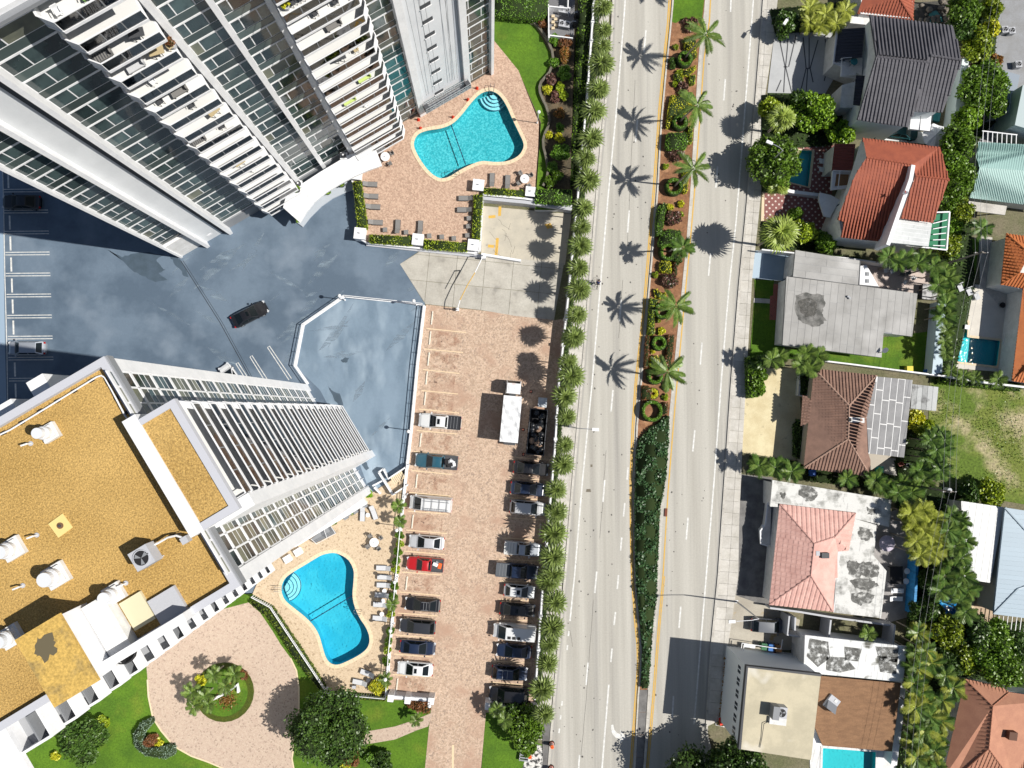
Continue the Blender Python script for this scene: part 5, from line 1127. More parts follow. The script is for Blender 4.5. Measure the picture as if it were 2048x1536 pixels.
for (x, y), r, h, m, l in (((1128,147),1.15,1.5,U,'dark clipped ball bush in the long shrub bed'), ((1120,303),1.45,1.9,U,'largest clipped ball bush in the long shrub bed'), ((1131,84),1.0,1.2,F_rust,'reddish bush right under the air conditioner yard'), ((1130,108),1.1,1.3,F_orange,'brownish bush under the reddish one'), ((1085,45),.75,1.2,F_rust,'small reddish bush at the corner of the white fence'),
                           ((1108,78),.9,1.0,U,'green bush beside the wavy wall top'), ((1103,160),.9,1.1,F_purple,'purple bush beside the wavy wall'), ((1112,190),.9,1.1,F_purple,'purple bush lower in the bed'), ((1120,175),.75,1.2,F_hedge,'olive bush with yellow tips'), ((1128,190),.7,1.3,F_hedge,'second olive bush right of the purple ones'), ((1095,180),.8,.6,F_yellow,'yellow groundcover bush beside the wavy wall'),
                           ((1120,226),.85,1.2,F_orange,'tan bush halfway down the bed'), ((1120,254),.7,1.0,U,'small green bush under the tan one'), ((1118,275),.85,1.1,F_yellow,'yellow and orange bush above the largest ball'), ((1097,270),.6,.6,F_yellow,'low yellow bush by the wall'), ((1103,335),.9,.9,U,'green bush below the largest ball'), ((1115,350),.9,1.4,F_mid,'leafy bush at the bottom of the bed'), ((1100,365),.9,.8,F_mid,'low bush near the broad hedge'), ((1108,125),.9,.8,U,'low green bush by the wavy wall'),
                           ((462,1365),.8,.7,F_orange,'orange bush on the drive island'), ((402,1362),.8,.9,F_yellow,'yellow bush on the drive island'), ((398,1407),.6,.6,F_yellow,'small yellow bush at the lower left of the drive island'), ((486,1350),.7,.7,F_rust,'rust bush at the right of the drive island'), ((756,1373),1.35,1.2,F_yellow,'bright yellow bush at the corner of the blue pool deck'),
                           ((845,1412),1.3,1.1,F_rust,'rust coloured bush below the entrance wall'), ((825,1410),.8,.8,F_rust,'small rust bush left of the big one'), ((305,1478),.9,.8,F_rust,'dark red bush inside the curved grey-green hedge'), ((292,1488),.8,.7,F_rust,'second dark red bush inside the curved hedge'), ((316,1484),.7,.6,F_yellow,'yellow bush at the curved hedge'),
                           ((703,1517),1.3,.9,F_rust,'rust bush at the bottom of the triangular lawn'), ((740,1517),1.0,1.3,U,'clipped green bush at the bottom of the triangular lawn'), ((765,1525),1.6,2.0,F_dark,'dark bush at the bottom of the triangular lawn'), ((690,1534),.8,.7,F_yellow,'yellow bush at the bottom edge'), ((205,1445),1.2,1.0,F_hedge,'olive bush beside the balcony wing'), ((180,1510),1.0,1.2,F_mid,'green bush behind the juniper'), ((110,1512),.7,.6,F_yellow,'small yellow bush at the wall end')):
 shrub((x, y), r, h, m, l, z=ZA if y < 420 and x > 1000 else 0.05)
for (x, y), l in (((599,440),'lowest potted bush on the curved kerb'), ((621,410),'second potted bush up the curved kerb'), ((656,386),'third potted bush up the curved kerb'), ((685,371),'potted bush nearest the pool deck'), ((596,381),'small green bush on the lowest balcony corner')):
 t = thing('potted_bush', l, 'potted plant', P(x, y, .2 if x != 596 else 3.9)); k = t.location
 part('pot', MB().tube((0, 0, 0), (0, 0, .5), .3, .36, 10), darkgrey, t, O_); link('foliage', blob_mesh(.55, .9, F_bright, 420, .11, 4, x), t, (0, 0, .35))
# lane creepers and shrubs between the plots
for px, h, m, l in (([(1905,440),(1935,440),(1930,480),(1915,520),(1905,560),(1892,560)],2.0,F_mid,'creeper covered hedge in the back lane'), ([(1497,715),(1530,712),(1524,790),(1500,795)],1.6,F_mid,'tall rough hedge between the pavement and the yellowed drive'), ([(1880,752),(2040,768),(2040,782),(1880,766)],1.0,F_mid,'low green strip under the cream terrace wall'),
     ([(1864,1090),(1876,1090),(1872,1230),(1855,1230)],1.8,F_dark,'dark hedge beside the blue fence'), ([(1590,502),(1720,515),(1719,522),(1590,508)],1.2,F_dark,'narrow dark hedge along the flat grey roof'), ([(1680,935),(1800,955),(1798,975),(1680,955)],.8,F_dark,'dark undergrowth between the brown roof and the weathered roof'), ([(1590,912),(1612,925),(1611,870),(1598,840),(1590,850)],.8,F_dark,'dark planting beside the brown tiled roof'), ([(1600,745),(1628,748),(1622,790),(1602,785)],1.0,F_dark,'planting in the walled nook left of the brown roof')):
 hedge(px, 0, h, m, l, dens=22, size=.2)
# grass clumps on the weedy lot
pts = rng.uniform(0, 1, (5200, 2)); P0, P1_ = PP([(1862, 760)])[0], PP([(2048, 985)])[0]
xy = np.stack([P0[0] + pts[:, 0] * (P1_[0] - P0[0]), P0[1] + pts[:, 1] * (P1_[1] - P0[1])], 1); k = (np.sin(xy[:, 0] * .55) + np.cos(xy[:, 1] * .7 + xy[:, 0] * .3) + rng.normal(0, .5, len(xy))) > 0; xy = xy[k]
p3 = np.concatenate([xy, rng.uniform(.05, .28, (len(xy), 1))], 1)
tag(link('weeds', leaf_mesh('weeds', leaf_arrays(p3, np.tile([0, 0, 1.], (len(p3), 1)), rng.uniform(.05, .13, len(p3)), .3), [F_mid])), 'patchy weeds on the vacant lot', None, None, 'stuff')
pts = rng.uniform(0, 1, (1800, 2)); poly = PP([(1448,1315),(1484,1320),(1470,1420),(1456,1450),(1436,1450)]); a = np.array(poly)
x = a[:, 0].min() + pts[:, 0] * (a[:, 0].max() - a[:, 0].min()); y = a[:, 1].min() + pts[:, 1] * (a[:, 1].max() - a[:, 1].min()); k = inside(poly, x, y)
p3 = np.stack([x[k], y[k], rng.uniform(.1, .4, k.sum())], 1)
tag(link('bromeliads', leaf_mesh('bromeliads', leaf_arrays(p3, np.tile([0, 0, 1.], (len(p3), 1)), rng.uniform(.12, .28, len(p3)), .2), [F_orange])), 'brown bromeliad bed in the shade of the cream roofed house', None, None, 'stuff')
p3 = np.concatenate([np.array([P2(1455 - 1000 + a_, 1398 + b_, .3) for a_, b_ in rng.normal(0, 9, (500, 2))]), rng.uniform(.28, .55, (500, 1))], 1)
tag(link('bedding_flowers', leaf_mesh('bedding_flowers', leaf_arrays(p3, np.tile([0, 0, 1.], (500, 1)), rng.uniform(.08, .16, 500), .3), [F_orange])), 'patterned bedding plants on the drive island', None, None, 'stuff')
# island kerb, lawn and low white wall
ic = P(449, 1384);
struct('island_bed', MB().prism([(ic.x + 3.9 * math.cos(i * .2618), ic.y + 3.9 * math.sin(i * .2618)) for i in range(24)], .02, .1), foliage('olive_ground', (.10, .12, .015), (.08, .11, .015)))
struct('island_lawn', MB().prism([(ic.x + 3.1 * math.cos(i * .2618), ic.y + 3.1 * math.sin(i * .2618)) for i in range(24)], .1, .3), grass)
tag(link('sign_wall', MB().ribbon(PP([(424, 1400), (456, 1384), (474, 1370), (476, 1386)], .8), .28, .3, .8).mesh('sign_wall', white)), 'low bent white wall on the drive island', 'wall')
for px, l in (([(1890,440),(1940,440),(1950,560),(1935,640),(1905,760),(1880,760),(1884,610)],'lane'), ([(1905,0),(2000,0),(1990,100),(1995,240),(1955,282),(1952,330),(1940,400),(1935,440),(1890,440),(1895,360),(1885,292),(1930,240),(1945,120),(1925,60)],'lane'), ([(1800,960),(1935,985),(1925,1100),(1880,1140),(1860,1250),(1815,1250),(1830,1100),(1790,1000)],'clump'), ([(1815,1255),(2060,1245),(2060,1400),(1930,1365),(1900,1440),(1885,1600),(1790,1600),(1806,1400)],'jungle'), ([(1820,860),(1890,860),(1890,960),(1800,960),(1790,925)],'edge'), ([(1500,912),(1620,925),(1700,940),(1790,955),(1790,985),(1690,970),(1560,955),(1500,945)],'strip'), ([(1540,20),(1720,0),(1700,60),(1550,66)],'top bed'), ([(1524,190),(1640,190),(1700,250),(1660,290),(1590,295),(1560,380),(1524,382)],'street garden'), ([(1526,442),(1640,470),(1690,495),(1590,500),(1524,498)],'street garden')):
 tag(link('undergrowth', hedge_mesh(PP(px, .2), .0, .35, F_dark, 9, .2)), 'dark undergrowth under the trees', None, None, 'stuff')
for i, (x, y) in enumerate(((803,1088),(800,1104),(797,1122),(796,1140),(793,1172),(790,1192),(786,1228),(784,1262),(781,1282),(779,1300),(776,1322),(803,1070))):
 shrub((x - 4, y), .62, 1.1, F_mid if i % 3 else F_hedge, 'bush by the white railing of the sand deck, ' + ordw(i if i < 11 else 11) + (' down' if i < 11 else ', the topmost'), z=ZB, group='bushes along the sand deck railing')
# ---------------------------------------------------------------- houses
def tile_rows(face, sp=.42, course=.42, h=.07, rr=.5, ang=None):
 "half-round tile rows on a sloping face (list of world points); returns MB"
 b = MB(); p0 = Vector(face[0]); n = None
 for i in range(1, len(face) - 1):
  n = (Vector(face[i]) - p0).cross(Vector(face[i + 1]) - p0)
  if n.length > .5: break
 n.normalize()
 if n.z < 0: n = -n
 d = Vector((n.x * n.z, n.y * n.z, n.z * n.z - 1))      # downhill
 if d.length < 1e-3: d = Vector((0, -1, 0))
 d.normalize()
 if ang is not None: d = Vector((math.cos(ang), math.sin(ang), 0)); d = (d - n * d.dot(n)).normalized()
 a = n.cross(d).normalized(); loc = [((Vector(p) - p0).dot(a), (Vector(p) - p0).dot(d)) for p in face]
 x = min(q[0] for q in loc) + sp / 2; m = len(loc)
 while x < max(q[0] for q in loc):
  cr = []
  for i in range(m):
   (x0, y0), (x1, y1) = loc[i - 1], loc[i]
   if (x0 > x) != (x1 > x): cr.append(y0 + (x - x0) / (x1 - x0) * (y1 - y0))
  cr.sort()
  for s, e in zip(cr[::2], cr[1::2]):
   t = s
   while t < e - .05:
    u = min(t + course, e); w = sp * .5 * rr * 1.25
    def q(ax, ty, hh): return p0 + a * ax + d * ty + n * hh
    lift = .035
    b.add([q(x - w, t, 0), q(x - w * .5, t, h * .8), q(x + w * .5, t, h * .8), q(x + w, t, 0), q(x - w, u, .01), q(x - w * .5, u, h * .8 + lift), q(x + w * .5, u, h * .8 + lift), q(x + w, u, .01)],
                      [(0, 1, 5, 4), (1, 2, 6, 5), (2, 3, 7, 6), (4, 5, 6, 7)])
    t = u
  x += sp
 return b
def roof_face(t, pts, mat, sp=.42, course=.42, name='roof_tiles', under=None, ang=None, h=.07, rr=.5):
 "pts: (px, py, z) - the face as seen in the photo"
 w3 = [P(x, y, z) for x, y, z in pts]
 b = MB().add(w3, [tuple(range(len(w3)))]); part('roof', b, under or mat, t)
 part(name, tile_rows(w3, sp, course, h, rr, ang), mat, t, kind='stuff')
 return w3
def ridge(t, a, b, mat, r=.13):
 p, q = P(*a), P(*b); d = (q - p); n = max(1, int(d.length / .42))
 mb = MB(); [mb.tube(p + d * (i / n) + Vector((0, 0, .03)), p + d * ((i + .93) / n) + Vector((0, 0, .03)), r, r * .86, 6) for i in range(n)]
 part('ridge_tiles', mb, mat, t, kind='stuff')
def walls(t, pts, ztop, mat=white2, inset=.35, z0=0, zroof=None, name='wall'):
 "outline in px at roof height"
 poly = PP(pts, ztop if zroof is None else zroof); part(name, MB().prism(offset_loop(poly, -inset), z0, ztop - .02), mat, t)
def house(label, px, z=0): return thing('house', label, 'house', P(px[0], px[1], 0))
def flat_roof(t, pts, z, mat, thick=.25, ang=None, wd=1.0, ln=6, edge=white2, wall=True, wm=white2, gap=.03, jitter=1, name='roofing_sheet', z0=0):
 poly = PP(pts, z)
 part('roof', MB().prism(poly, z - thick, z), edge, t)
 slabs(name, t, poly, ang or 0, wd, ln, z + .001, z + .022, mat, gap, True, jitter, tuple(t.location))
 if wall: part('wall', MB().prism(offset_loop(poly, -.35), z0, z - thick - .002), wm, t)
def on_wall(t, a_px, b_px, z0, z1, out, mat, name='window', wd=.06):
 "a thin pane standing between two ground pixels"
 p, q = P(*a_px), P(*b_px); p.z = q.z = 0
 b = MB().ribbon([(p.x, p.y), (q.x, q.y)], wd, z0, z1); part(name, b, mat, t)
win = M('dark_window', (.03, .04, .05), rough=.1, spec=.9)
# H0 red hip roof at the top edge
h = house('red hip roofed house cut by the top edge of the photo', (1770, -40))
walls(h, [(1716,32),(1824,42),(1834,-80),(1720,-90)], 3.4, zroof=3.2)
roof_face(h, [(1714,28,3.2),(1826,41,3.2),(1799,-2,4.6),(1726,-4,4.6)], tile_red); roof_face(h, [(1826,41,3.2),(1832,-60,3.2),(1799,-2,4.6)], tile_red); ridge(h, (1826,41,3.2), (1799,-2,4.6), tile_red)
part('porch', MB().prism(PP([(1703,28),(1740,32),(1738,50),(1700,46)], 2.6), 0, 2.6), white2, h)
# H1 charcoal roof
h = house('two storey white house with a charcoal ribbed tile roof and stepped ridge', (1800, 140))
R1, E1 = 8.2, 6.4
roof_face(h, [(1740,31,E1),(1906,52,E1),(1923,120,R1),(1861,112,R1),(1859,124,R1),(1753,113,R1)], tile_dark, .48, .40, h=.12, rr=.62)
roof_face(h, [(1753,113,R1),(1859,125,R1),(1816,255,E1),(1715,240,E1)], tile_dark, .48, .40, h=.12, rr=.62)
roof_face(h, [(1860,112,R1),(1924,121,R1),(1885,225,E1 + .3),(1828,223,E1 + .3)], tile_dark, .48, .40, h=.12, rr=.62)
for a, b in (((1753,113,R1),(1859,125,R1)), ((1861,111,R1 + .1),(1923,120,R1 + .1)), ((1715,240,E1),(1753,113,R1)), ((1740,31,E1),(1753,113,R1))): ridge(h, a, b, tile_dark, .16)
walls(h, [(1742,34),(1905,54),(1921,120),(1884,222),(1826,225),(1815,252),(1718,238),(1750,113)], E1 - .05, M('cool_white_wall', (.66, .70, .72), rough=.8), .25)
gp_ = [P(1740,31,E1), P(1753,113,R1), P(1715,240,E1)]; part('gable_wall', MB().add([(p.x + .35, p.y, p.z - .05) for p in gp_], [(0, 1, 2)]), white2, h)
for a, b, z0, z1, m in (((1728,75),(1727,88),2.6,4.4,win), ((1723,120),(1716,142),2.6,4.6,M('teal_glass', (.05, .22, .24), rough=.1))): on_wall(h, a, b, z0, z1, 0, m)
flat = P(1700, 85)
walls(h, [(1674,60),(1730,57),(1724,150),(1668,128)], 3.3, white2, .0)
roof_face(h, [(1677,58,3.5),(1730,55,4.6),(1724,114,4.6),(1669,124,3.5)], M('midnight_tile', (.035, .037, .05), rough=.6), .42)
part('ledge', MB().ribbon(PP([(1675,60),(1668,128),(1690,122)], 3.3), .4, 3.2, 3.4), white, h)
# balcony and entrance bits
b_ = thing('terrace_furniture', 'small table set on the balcony of the charcoal roofed house', 'table', P(1703, 128, 3.3));
part('tabletop', MB().tube((0, 0, .7), (0, 0, .74), .5, n=12), M('teal_glass', (.05, .22, .24)), b_, O_); [part('leg', MB().tube((.3 * a, .3 * c, 0), (.2 * a, .2 * c, .7), .03, n=4), darkgrey, b_, O_) for a, c in ((1, 1), (-1, 1), (1, -1), (-1, -1))]
part('balcony', MB().prism(PP([(1686,118),(1716,115),(1712,150),(1682,152)], 3.3), 3.0, 3.3), white2, h)
for a, b in (((1684,116),(1681,153)), ((1681,153),(1712,155)), ((1686,116),(1715,114))):
 p, q = P(*a, 4.2), P(*b, 4.2); part('balcony_rail', MB().tube(p, q, .04, n=5).tube(p - Vector((0, 0, .9)), p, .04, n=4).tube(q - Vector((0, 0, .9)), q, .04, n=4), white, h)
walls(h, [(1684,170),(1720,160),(1716,215),(1680,215)], 3.0, white2, 0)
roof_face(h, [(1712,150,5.2),(1730,152,5.6),(1720,212,5.6),(1706,210,5.2)], M('midnight_tile', (.035, .037, .05)), .42)
for a, b, z0, z1 in (((1690,178),(1687,205),.8,2.4), ((1704,176),(1703,195),3.2,4.6)): on_wall(h, a, b, z0, z1, 0, win)
part('balcony', MB().prism(PP([(1822,227),(1863,230),(1860,262),(1818,258)], 3.4), 3.1, 3.4), white, h)
for a, b in (((1822,226),(1819,258)), ((1819,258),(1861,263)), ((1842,228),(1839,261)), ((1866,229),(1861,263))):
 p, q = P(*a, 4.5), P(*b, 4.5); part('balcony_rail', MB().tube(p, q, .04, n=5), darkgrey, h)
part('pool_cover', MB().prism(PP([(1868,225),(1882,226),(1879,243),(1864,240)], .5), 0, .5), M('teal_glass', (.05, .22, .24)), h)
yardm = M('white_yard', (.62, .64, .65), (.55, .57, .58), scale=.5, rough=.8, fine=.05)
sheet('side_yard', [(1680,215),(1700,238),(1760,252),(1886,270),(1930,120),(1945,115),(1925,260),(1890,292),(1730,276),(1700,260)], .034, yardm)
t = thing('boundary_wall', 'broad pale wall top with joints to the right of the charcoal roof', 'wall', P(1928, 180))
wp = PP([(1925,118),(1939,108),(1926,235),(1910,262),(1905,255)], 2.4); slabs('wall_coping', t, wp, R_(78), 1.6, 2.3, 2.3, 2.42, M('mint_white_wall', (.60, .68, .66), rough=.8), .03, False, 0, tuple(t.location)); part('wall', MB().prism(offset_loop(wp, -.08), 0, 2.3), M('mint_white_wall', (.60, .68, .66)), t)
t = thing('car', 'dark car parked tight in the white side yard under the balcony', 'car', P(1798, 268, 0), R_(-7)); CARSLOT = t
# parasol (white) at the yard corner
t = thing('parasol', 'big crumpled white parasol in the yard corner of the charcoal roofed house', 'parasol', P(1870, 268, 0))
c = P(1873, 268, 2.6) - t.location; rim = [c + Vector((1.9 * math.cos(i * .785) * (1 if i % 2 else .85), 1.7 * math.sin(i * .785), -.55 + (.12 if i % 2 else 0))) for i in range(8)]
for i in range(8): part('canopy_panel', MB().add([c, rim[i], (rim[i] + rim[(i + 1) % 8]) / 2 + Vector((0, 0, -.12)), rim[(i + 1) % 8]], [(0, 1, 2, 3)]), white, t, O_)
part('pole', MB().tube((c.x, c.y, 0), c, .04), metal, t, O_)
# H2 red tiled house
h = house('white house with two red tiled roofs either side of a tall white wall', (1790, 390))
E2, R2 = 6.0, 7.2
roof_face(h, [(1726,276,E2),(1880,294,E2),(1898,359,R2),(1831,352,R2),(1826,329,R2),(1733,315,R2)], tile_red, .42, .4)
roof_face(h, [(1733,315,R2),(1826,329,R2),(1810,362,6.85),(1768,484,5.4),(1681,475,5.4),(1688,444,5.8),(1674,439,5.8),(1711,349,6.9)], tile_red, .42, .4)
roof_face(h, [(1831,352,R2 + .5),(1898,359,R2 + .5),(1866,446,6.5),(1801,437,6.5)], tile_red, .42, .4)
for a, b in (((1733,315,R2),(1826,329,R2)), ((1831,352,R2 + .5),(1898,359,R2 + .5))): ridge(h, a, b, tile_red)
walls(h, [(1728,279),(1879,296),(1896,359),(1866,446),(1858,494),(1781,484),(1768,484),(1682,475),(1674,440),(1712,348)], 5.3, white2, .3)
part('dividing_wall', MB().ribbon(PP([(1827,330),(1822,358),(1789,452),(1776,490)], 7.9), .5, 5, 7.9), white, h)
g_ = [P(1726,276,E2), P(1733,315,R2), P(1711,349,6.9), P(1674,439,5.8)]; part('gable_wall', MB().add([(p.x + .25, p.y, p.z - .03) for p in g_] + [(g_[3].x + .25, g_[3].y, 5), (g_[0].x + .25, g_[0].y, 5)], [(0, 1, 2, 3, 4, 5)]), white2, h)
flat_roof(h, [(1795,439),(1864,447),(1857,493),(1781,485)], 6.0, M('white_deck_boards', (.56, .58, .58), (.48, .5, .5), scale=1, rough=.8, fine=.06), .3, R_(-7), .55, 5.4, white, False, gap=.05, name='roof_board')
part('roof', MB().prism(PP([(1866,430),(1898,425),(1893,500),(1857,496)], 3.0), 2.8, 3.0), M('green_awning', (.02, .16, .08), rough=.7), h)
for k in range(5):
 p, q = P(1866 + 0, 447 + k * 11, 3.6), P(1894, 440 + k * 13, 3.6); part('pergola_bar', MB().tube(p, q, .08, n=4), white, h)
for a, b in (((1899,424),(1893,500)), ((1893,500),(1781,487)), ((1867,425),(1899,424))): part('pergola_beam', MB().tube(P(*a, 3.7), P(*b, 3.7), .13, n=4), white, h)
roof_face(h, [(1669,287,3.2),(1711,288,4.2),(1705,339,4.2),(1663,342,3.2)], tile_maroon, .42); walls(h, [(1668,290),(1708,290),(1703,338),(1664,340)], 3.1, white2, .1)
for pts, z in (([(1665,342),(1706,344),(1702,375),(1662,380)], 3.2), ([(1640,385),(1662,390),(1680,400),(1660,435),(1648,432),(1638,400)], 2.4)):
 poly = PP(pts, z); part('balcony', MB().prism(poly, z - .3, z), white, h)
for a, b in (((1666,341),(1706,343)), ((1666,341),(1662,379)), ((1662,379),(1700,376)), ((1680,342),(1676,378))):
 part('balcony_rail', MB().tube(P(*a, 4.2), P(*b, 4.2), .06, n=4), white, h)
part('floor_mat', MB().prism(PP([(1673,348),(1698,349),(1695,370),(1670,372)], 3.25), 3.2, 3.25), wood, h)
for a, b, z0, z1 in (((1712,302),(1711,312),3.2,5), ((1699,352),(1694,372),3.4,5.2), ((1658,420),(1654,440),1,3), ((1666,412),(1663,432),1,3)): on_wall(h, a, b, z0, z1, 0, win)
t = thing('boundary_wall', 'low white wall with coping between the teal pool and the dotted patio', 'wall', P(1600, 380)); part('wall', MB().ribbon(PP([(1562,378),(1585,383),(1640,390),(1650,398)], 1.0), .45, 0, 1.0), white, t)
t = thing('satellite_dish', 'small white and red satellite dish on the wall between the red roofs', 'satellite dish', P(1806, 390, 7.9)); part('dish', MB().tube((0, 0, .5), (-.08, .1, .62), .15, .34, 12), white, t, O_); part('arm', MB().tube((0, 0, 0), (0, 0, .5), .04), metal, t, O_); part('receiver', MB().tube((-.1, .12, .62), (-.2, .3, .9), .05), redplastic, t, O_)
for (x, y), l in (((1646,324),'upper white slatted lounger between the teal pool and the maroon roof'), ((1646,341),'lower white slatted lounger between the teal pool and the maroon roof')):
 t = thing('sun_lounger', l, 'sun lounger', P(x, y, .03), R_(176), 'white slatted loungers by the teal pool')
 for i in range(11): part('slat', MB().box(-.85 + i * .155, -.74 + i * .155, -.3, .3, .32 + max(0, i - 7) * .08, .36 + max(0, i - 7) * .08), white, t, O_)
 for a in (-.33, .28): part('side_rail', MB().box(-.88, .88, a, a + .05, .26, .32), white, t, O_)
 for a, c in ((-.7, -.3), (.7, -.3), (-.7, .27), (.7, .27)): part('leg', MB().box(a, a + .06, c, c + .05, 0, .26), white, t, O_)
# H3 flat grey roof
h = house('single storey house with a wide flat grey membrane roof and a round dark stain', (1690, 620))
flat_roof(h, [(1573,553),(1716,571),(1835,587),(1824,673),(1767,666),(1763,715),(1565,690)], 3.3, ltmembrane, .3, R_(83), .98, 4.2, midgrey, gap=.028)
flat_roof(h, [(1591,500),(1719,521),(1716,570),(1586,553)], 3.6, ltmembrane, .3, R_(-7), .95, 5.0, midgrey, gap=.028)
part('roof_stain', MB().flat(jag(PP([(1592,590),(1610,585),(1630,587),(1648,592),(1650,608),(1645,625),(1652,640),(1640,652),(1620,652),(1600,642),(1590,625)], 3.33), .12, 4), 3.328), M('round_stain', (.23, .225, .215), (.09, .09, .085), scale=.9, lo=.35, hi=.6, rough=.95, fine=.3, detail=8), h)
part('roof_stain', MB().flat(jag(PP([(1596,602),(1615,594),(1632,602),(1636,620),(1626,636),(1610,632),(1600,622)], 3.33), .12, 4), 3.334), stain('round_stain_core', (.06, .06, .055), (.13, .125, .115), 1.6, .38, .55), h)
for (x, y) in ((1697,593),(1700,596)): part('roof_vent', MB().tube(P(x, y, 3.33), P(x, y, 3.6), .14, n=8), white, h)
part('parapet_wall', MB().ribbon(PP([(1720,522),(1718,570),(1757,574)], 3.2), .2, 2.2, 3.2), darkgrey, h)
part('awning', MB().prism(PP([(1719,532),(1733,530),(1758,574),(1717,569)], 2.8), 2.6, 2.8), white, h)
for q in (((1735,548),), ((1735,562),)): part('skylight', MB().obox(P(*q[0], 2.85), (.2, .25, .05)), midgrey, h)
t = thing('satellite_dish', 'white satellite dish at the lower corner of the flat grey roof', 'satellite dish', P(1764, 703, 3.3)); part('dish', MB().tube((0.2, 0, .6), (.05, .1, .7), .12, .42, 14), white, t, O_); part('mast', MB().path([(-.6, -.2, 0), (.2, 0, .6)], .04), darkgrey, t, O_)
t = thing('boundary_wall', 'broad pale blue wall between the lawn and the stepped pool', 'wall', P(1885, 680)); part('wall', MB().prism(PP([(1877,603),(1892,608),(1884,746),(1864,748)], 1.9), 0, 1.9), M('pale_blue_wall', (.46, .56, .62), rough=.8, fine=.04), t)
t = thing('boundary_wall', 'thin white wall between the flat grey roof plot and the brown roof plot', 'wall', P(1750, 735)); part('wall', MB().ribbon(PP([(1650,722),(1700,728),(1800,741),(1888,752)], 1.6), .2, 0, 1.6), white, t)
t = thing('boundary_wall', 'thin white wall along the top of the flat grey roof plot', 'wall', P(1650, 503)); part('wall', MB().ribbon(PP([(1524,499),(1590,506),(1702,517),(1860,540)], 1.7), .18, 0, 1.7), white, t)
t = thing('boundary_wall', 'white wall under the cream terrace', 'wall', P(1950, 760)); part('wall', MB().ribbon(PP([(1888,752),(1970,765),(2048,774),(2120,782)], 1.6), .25, 0, 1.6), white, t)
t = thing('hot_tub', 'covered square hot tub under wrinkled grey plastic', 'hot tub', P(1852, 586), R_(-4)); part('cover', MB().box(-1.05, 1.05, -1.05, 1.05, .75, .9), M('wrinkled_plastic', (.36, .36, .37), (.07, .07, .075), scale=1.3, lo=.45, hi=.58, rough=.4, fine=.2), t, O_); part('tub', MB().box(-1, 1, -1, 1, 0, .749), darkgrey, t, O_)
# H4 brown hip roof with membrane addition
h = house('brown tiled hip roofed house with a patched membrane addition and white chimney', (1690, 850))
A, B, C, D = (1628,737,3.3), (1753,751,3.3), (1741,953,3.3), (1607,936,3.3); T, Bt = (1698,811,4.7), (1696,878,4.7)
E_ = (1732,834,3.5)
roof_face(h, [A, B, T], tile_brown, .44, .4, h=.11, rr=.6); roof_face(h, [A, T, Bt, D], tile_brown, .44, .4, h=.11, rr=.6); roof_face(h, [D, Bt, C], tile_brown, .44, .4, h=.11, rr=.6)
roof_face(h, [B, (1744,785,3.5), (1733,830,3.6), (1736,905,3.55), (1741,920,3.4), C, Bt, T], tile_brown, .44, .4, h=.11, rr=.6)
tile_cap = M('pale_brown_ridge_tile', (.36, .235, .18), rough=.8, fine=.12)
for a, b in ((A, T), (B, T), (T, Bt), (D, Bt), (C, Bt)): ridge(h, a, b, tile_cap, .12)
walls(h, [(1630,740),(1750,753),(1808,760),(1795,910),(1739,950),(1610,933)], 3.25, M('brown_house_wall', (.4, .36, .3), rough=.9), .4, zroof=3.3)
roof_face(h, [(1605,790,3.0),(1625,800,3.3),(1618,845,3.3),(1601,852,3.0)], tile_brown, .44, h=.11, rr=.6)
part('chimney', MB().prism(PP([(1699,834),(1729,836),(1729,846),(1699,844)], 4.9), 3.6, 4.9), white2, h); part('flue', MB().prism(PP([(1699,836),(1703,836),(1703,843),(1699,843)], 4.93), 4.905, 4.94), black, h)
flat_roof(h, [(1753,753),(1825,760),(1808,915),(1737,907),(1733,834),(1745,785)], 3.6, M('patched_membrane', (.27, .27, .275), (.22, .22, .225), scale=.7, rough=.8, fine=.06, objvar=.06), .3, R_(83), .95, 3.2, M('silver_seam', (.62, .62, .62), rough=.6, fine=.1), False, gap=.13)
t = thing('shed', 'small grey corrugated shed roof beside the weedy lot', 'shed', P(1848, 795)); poly = PP([(1824,768),(1878,774),(1873,822),(1822,817)], 2.5)
part('wall', MB().prism(offset_loop(poly, -.15), 0, 2.3), darkgrey, t); slabs('roof_panel', t, poly, R_(84), .72, 5, 2.32, 2.4, M('worn_shed_roof', (.40, .41, .41), (.16, .16, .16), scale=.6, lo=.5, hi=.65, rough=.8, fine=.15, objvar=.35), .04, False, 0, tuple(t.location))
t = thing('planter_box', 'walled nook with dark planting left of the brown roof', 'planter', P(1612, 765)); part('wall', MB().ribbon(PP([(1601,745),(1598,790),(1620,795),(1624,750),(1601,745)], .9), .25, 0, .9), white2, t)
for (x, y), l, m in (((1852,745),'blue water tank in the corner below the flat grey roof', M('blue_plastic', (.03, .12, .45), rough=.5)), ((1814,739),'yellow crate by the thin white wall', M('yellow_plastic', (.6, .5, .05), rough=.6)), ((1755,938),'turquoise box on the cluttered patio', M('turquoise_plastic', (.03, .4, .38), rough=.6)), ((1621,945),'blue box below the brown roof eaves', M('blue_plastic', (.03, .12, .45)))):
 t = thing('storage_box', l, 'box', P(x, y)); part('body', MB().box(-.4, .4, -.4, .4, 0, .7), m, t, O_); part('lid', MB().box(-.43, .43, -.43, .43, .7, .76), m, t, O_); part('handle', MB().box(-.15, .15, -.46, -.431, .6, .66), white, t, O_)
sheet('cluttered_patio', [(1752,912),(1825,922),(1818,945),(1790,952),(1748,940)], .04, concrete)
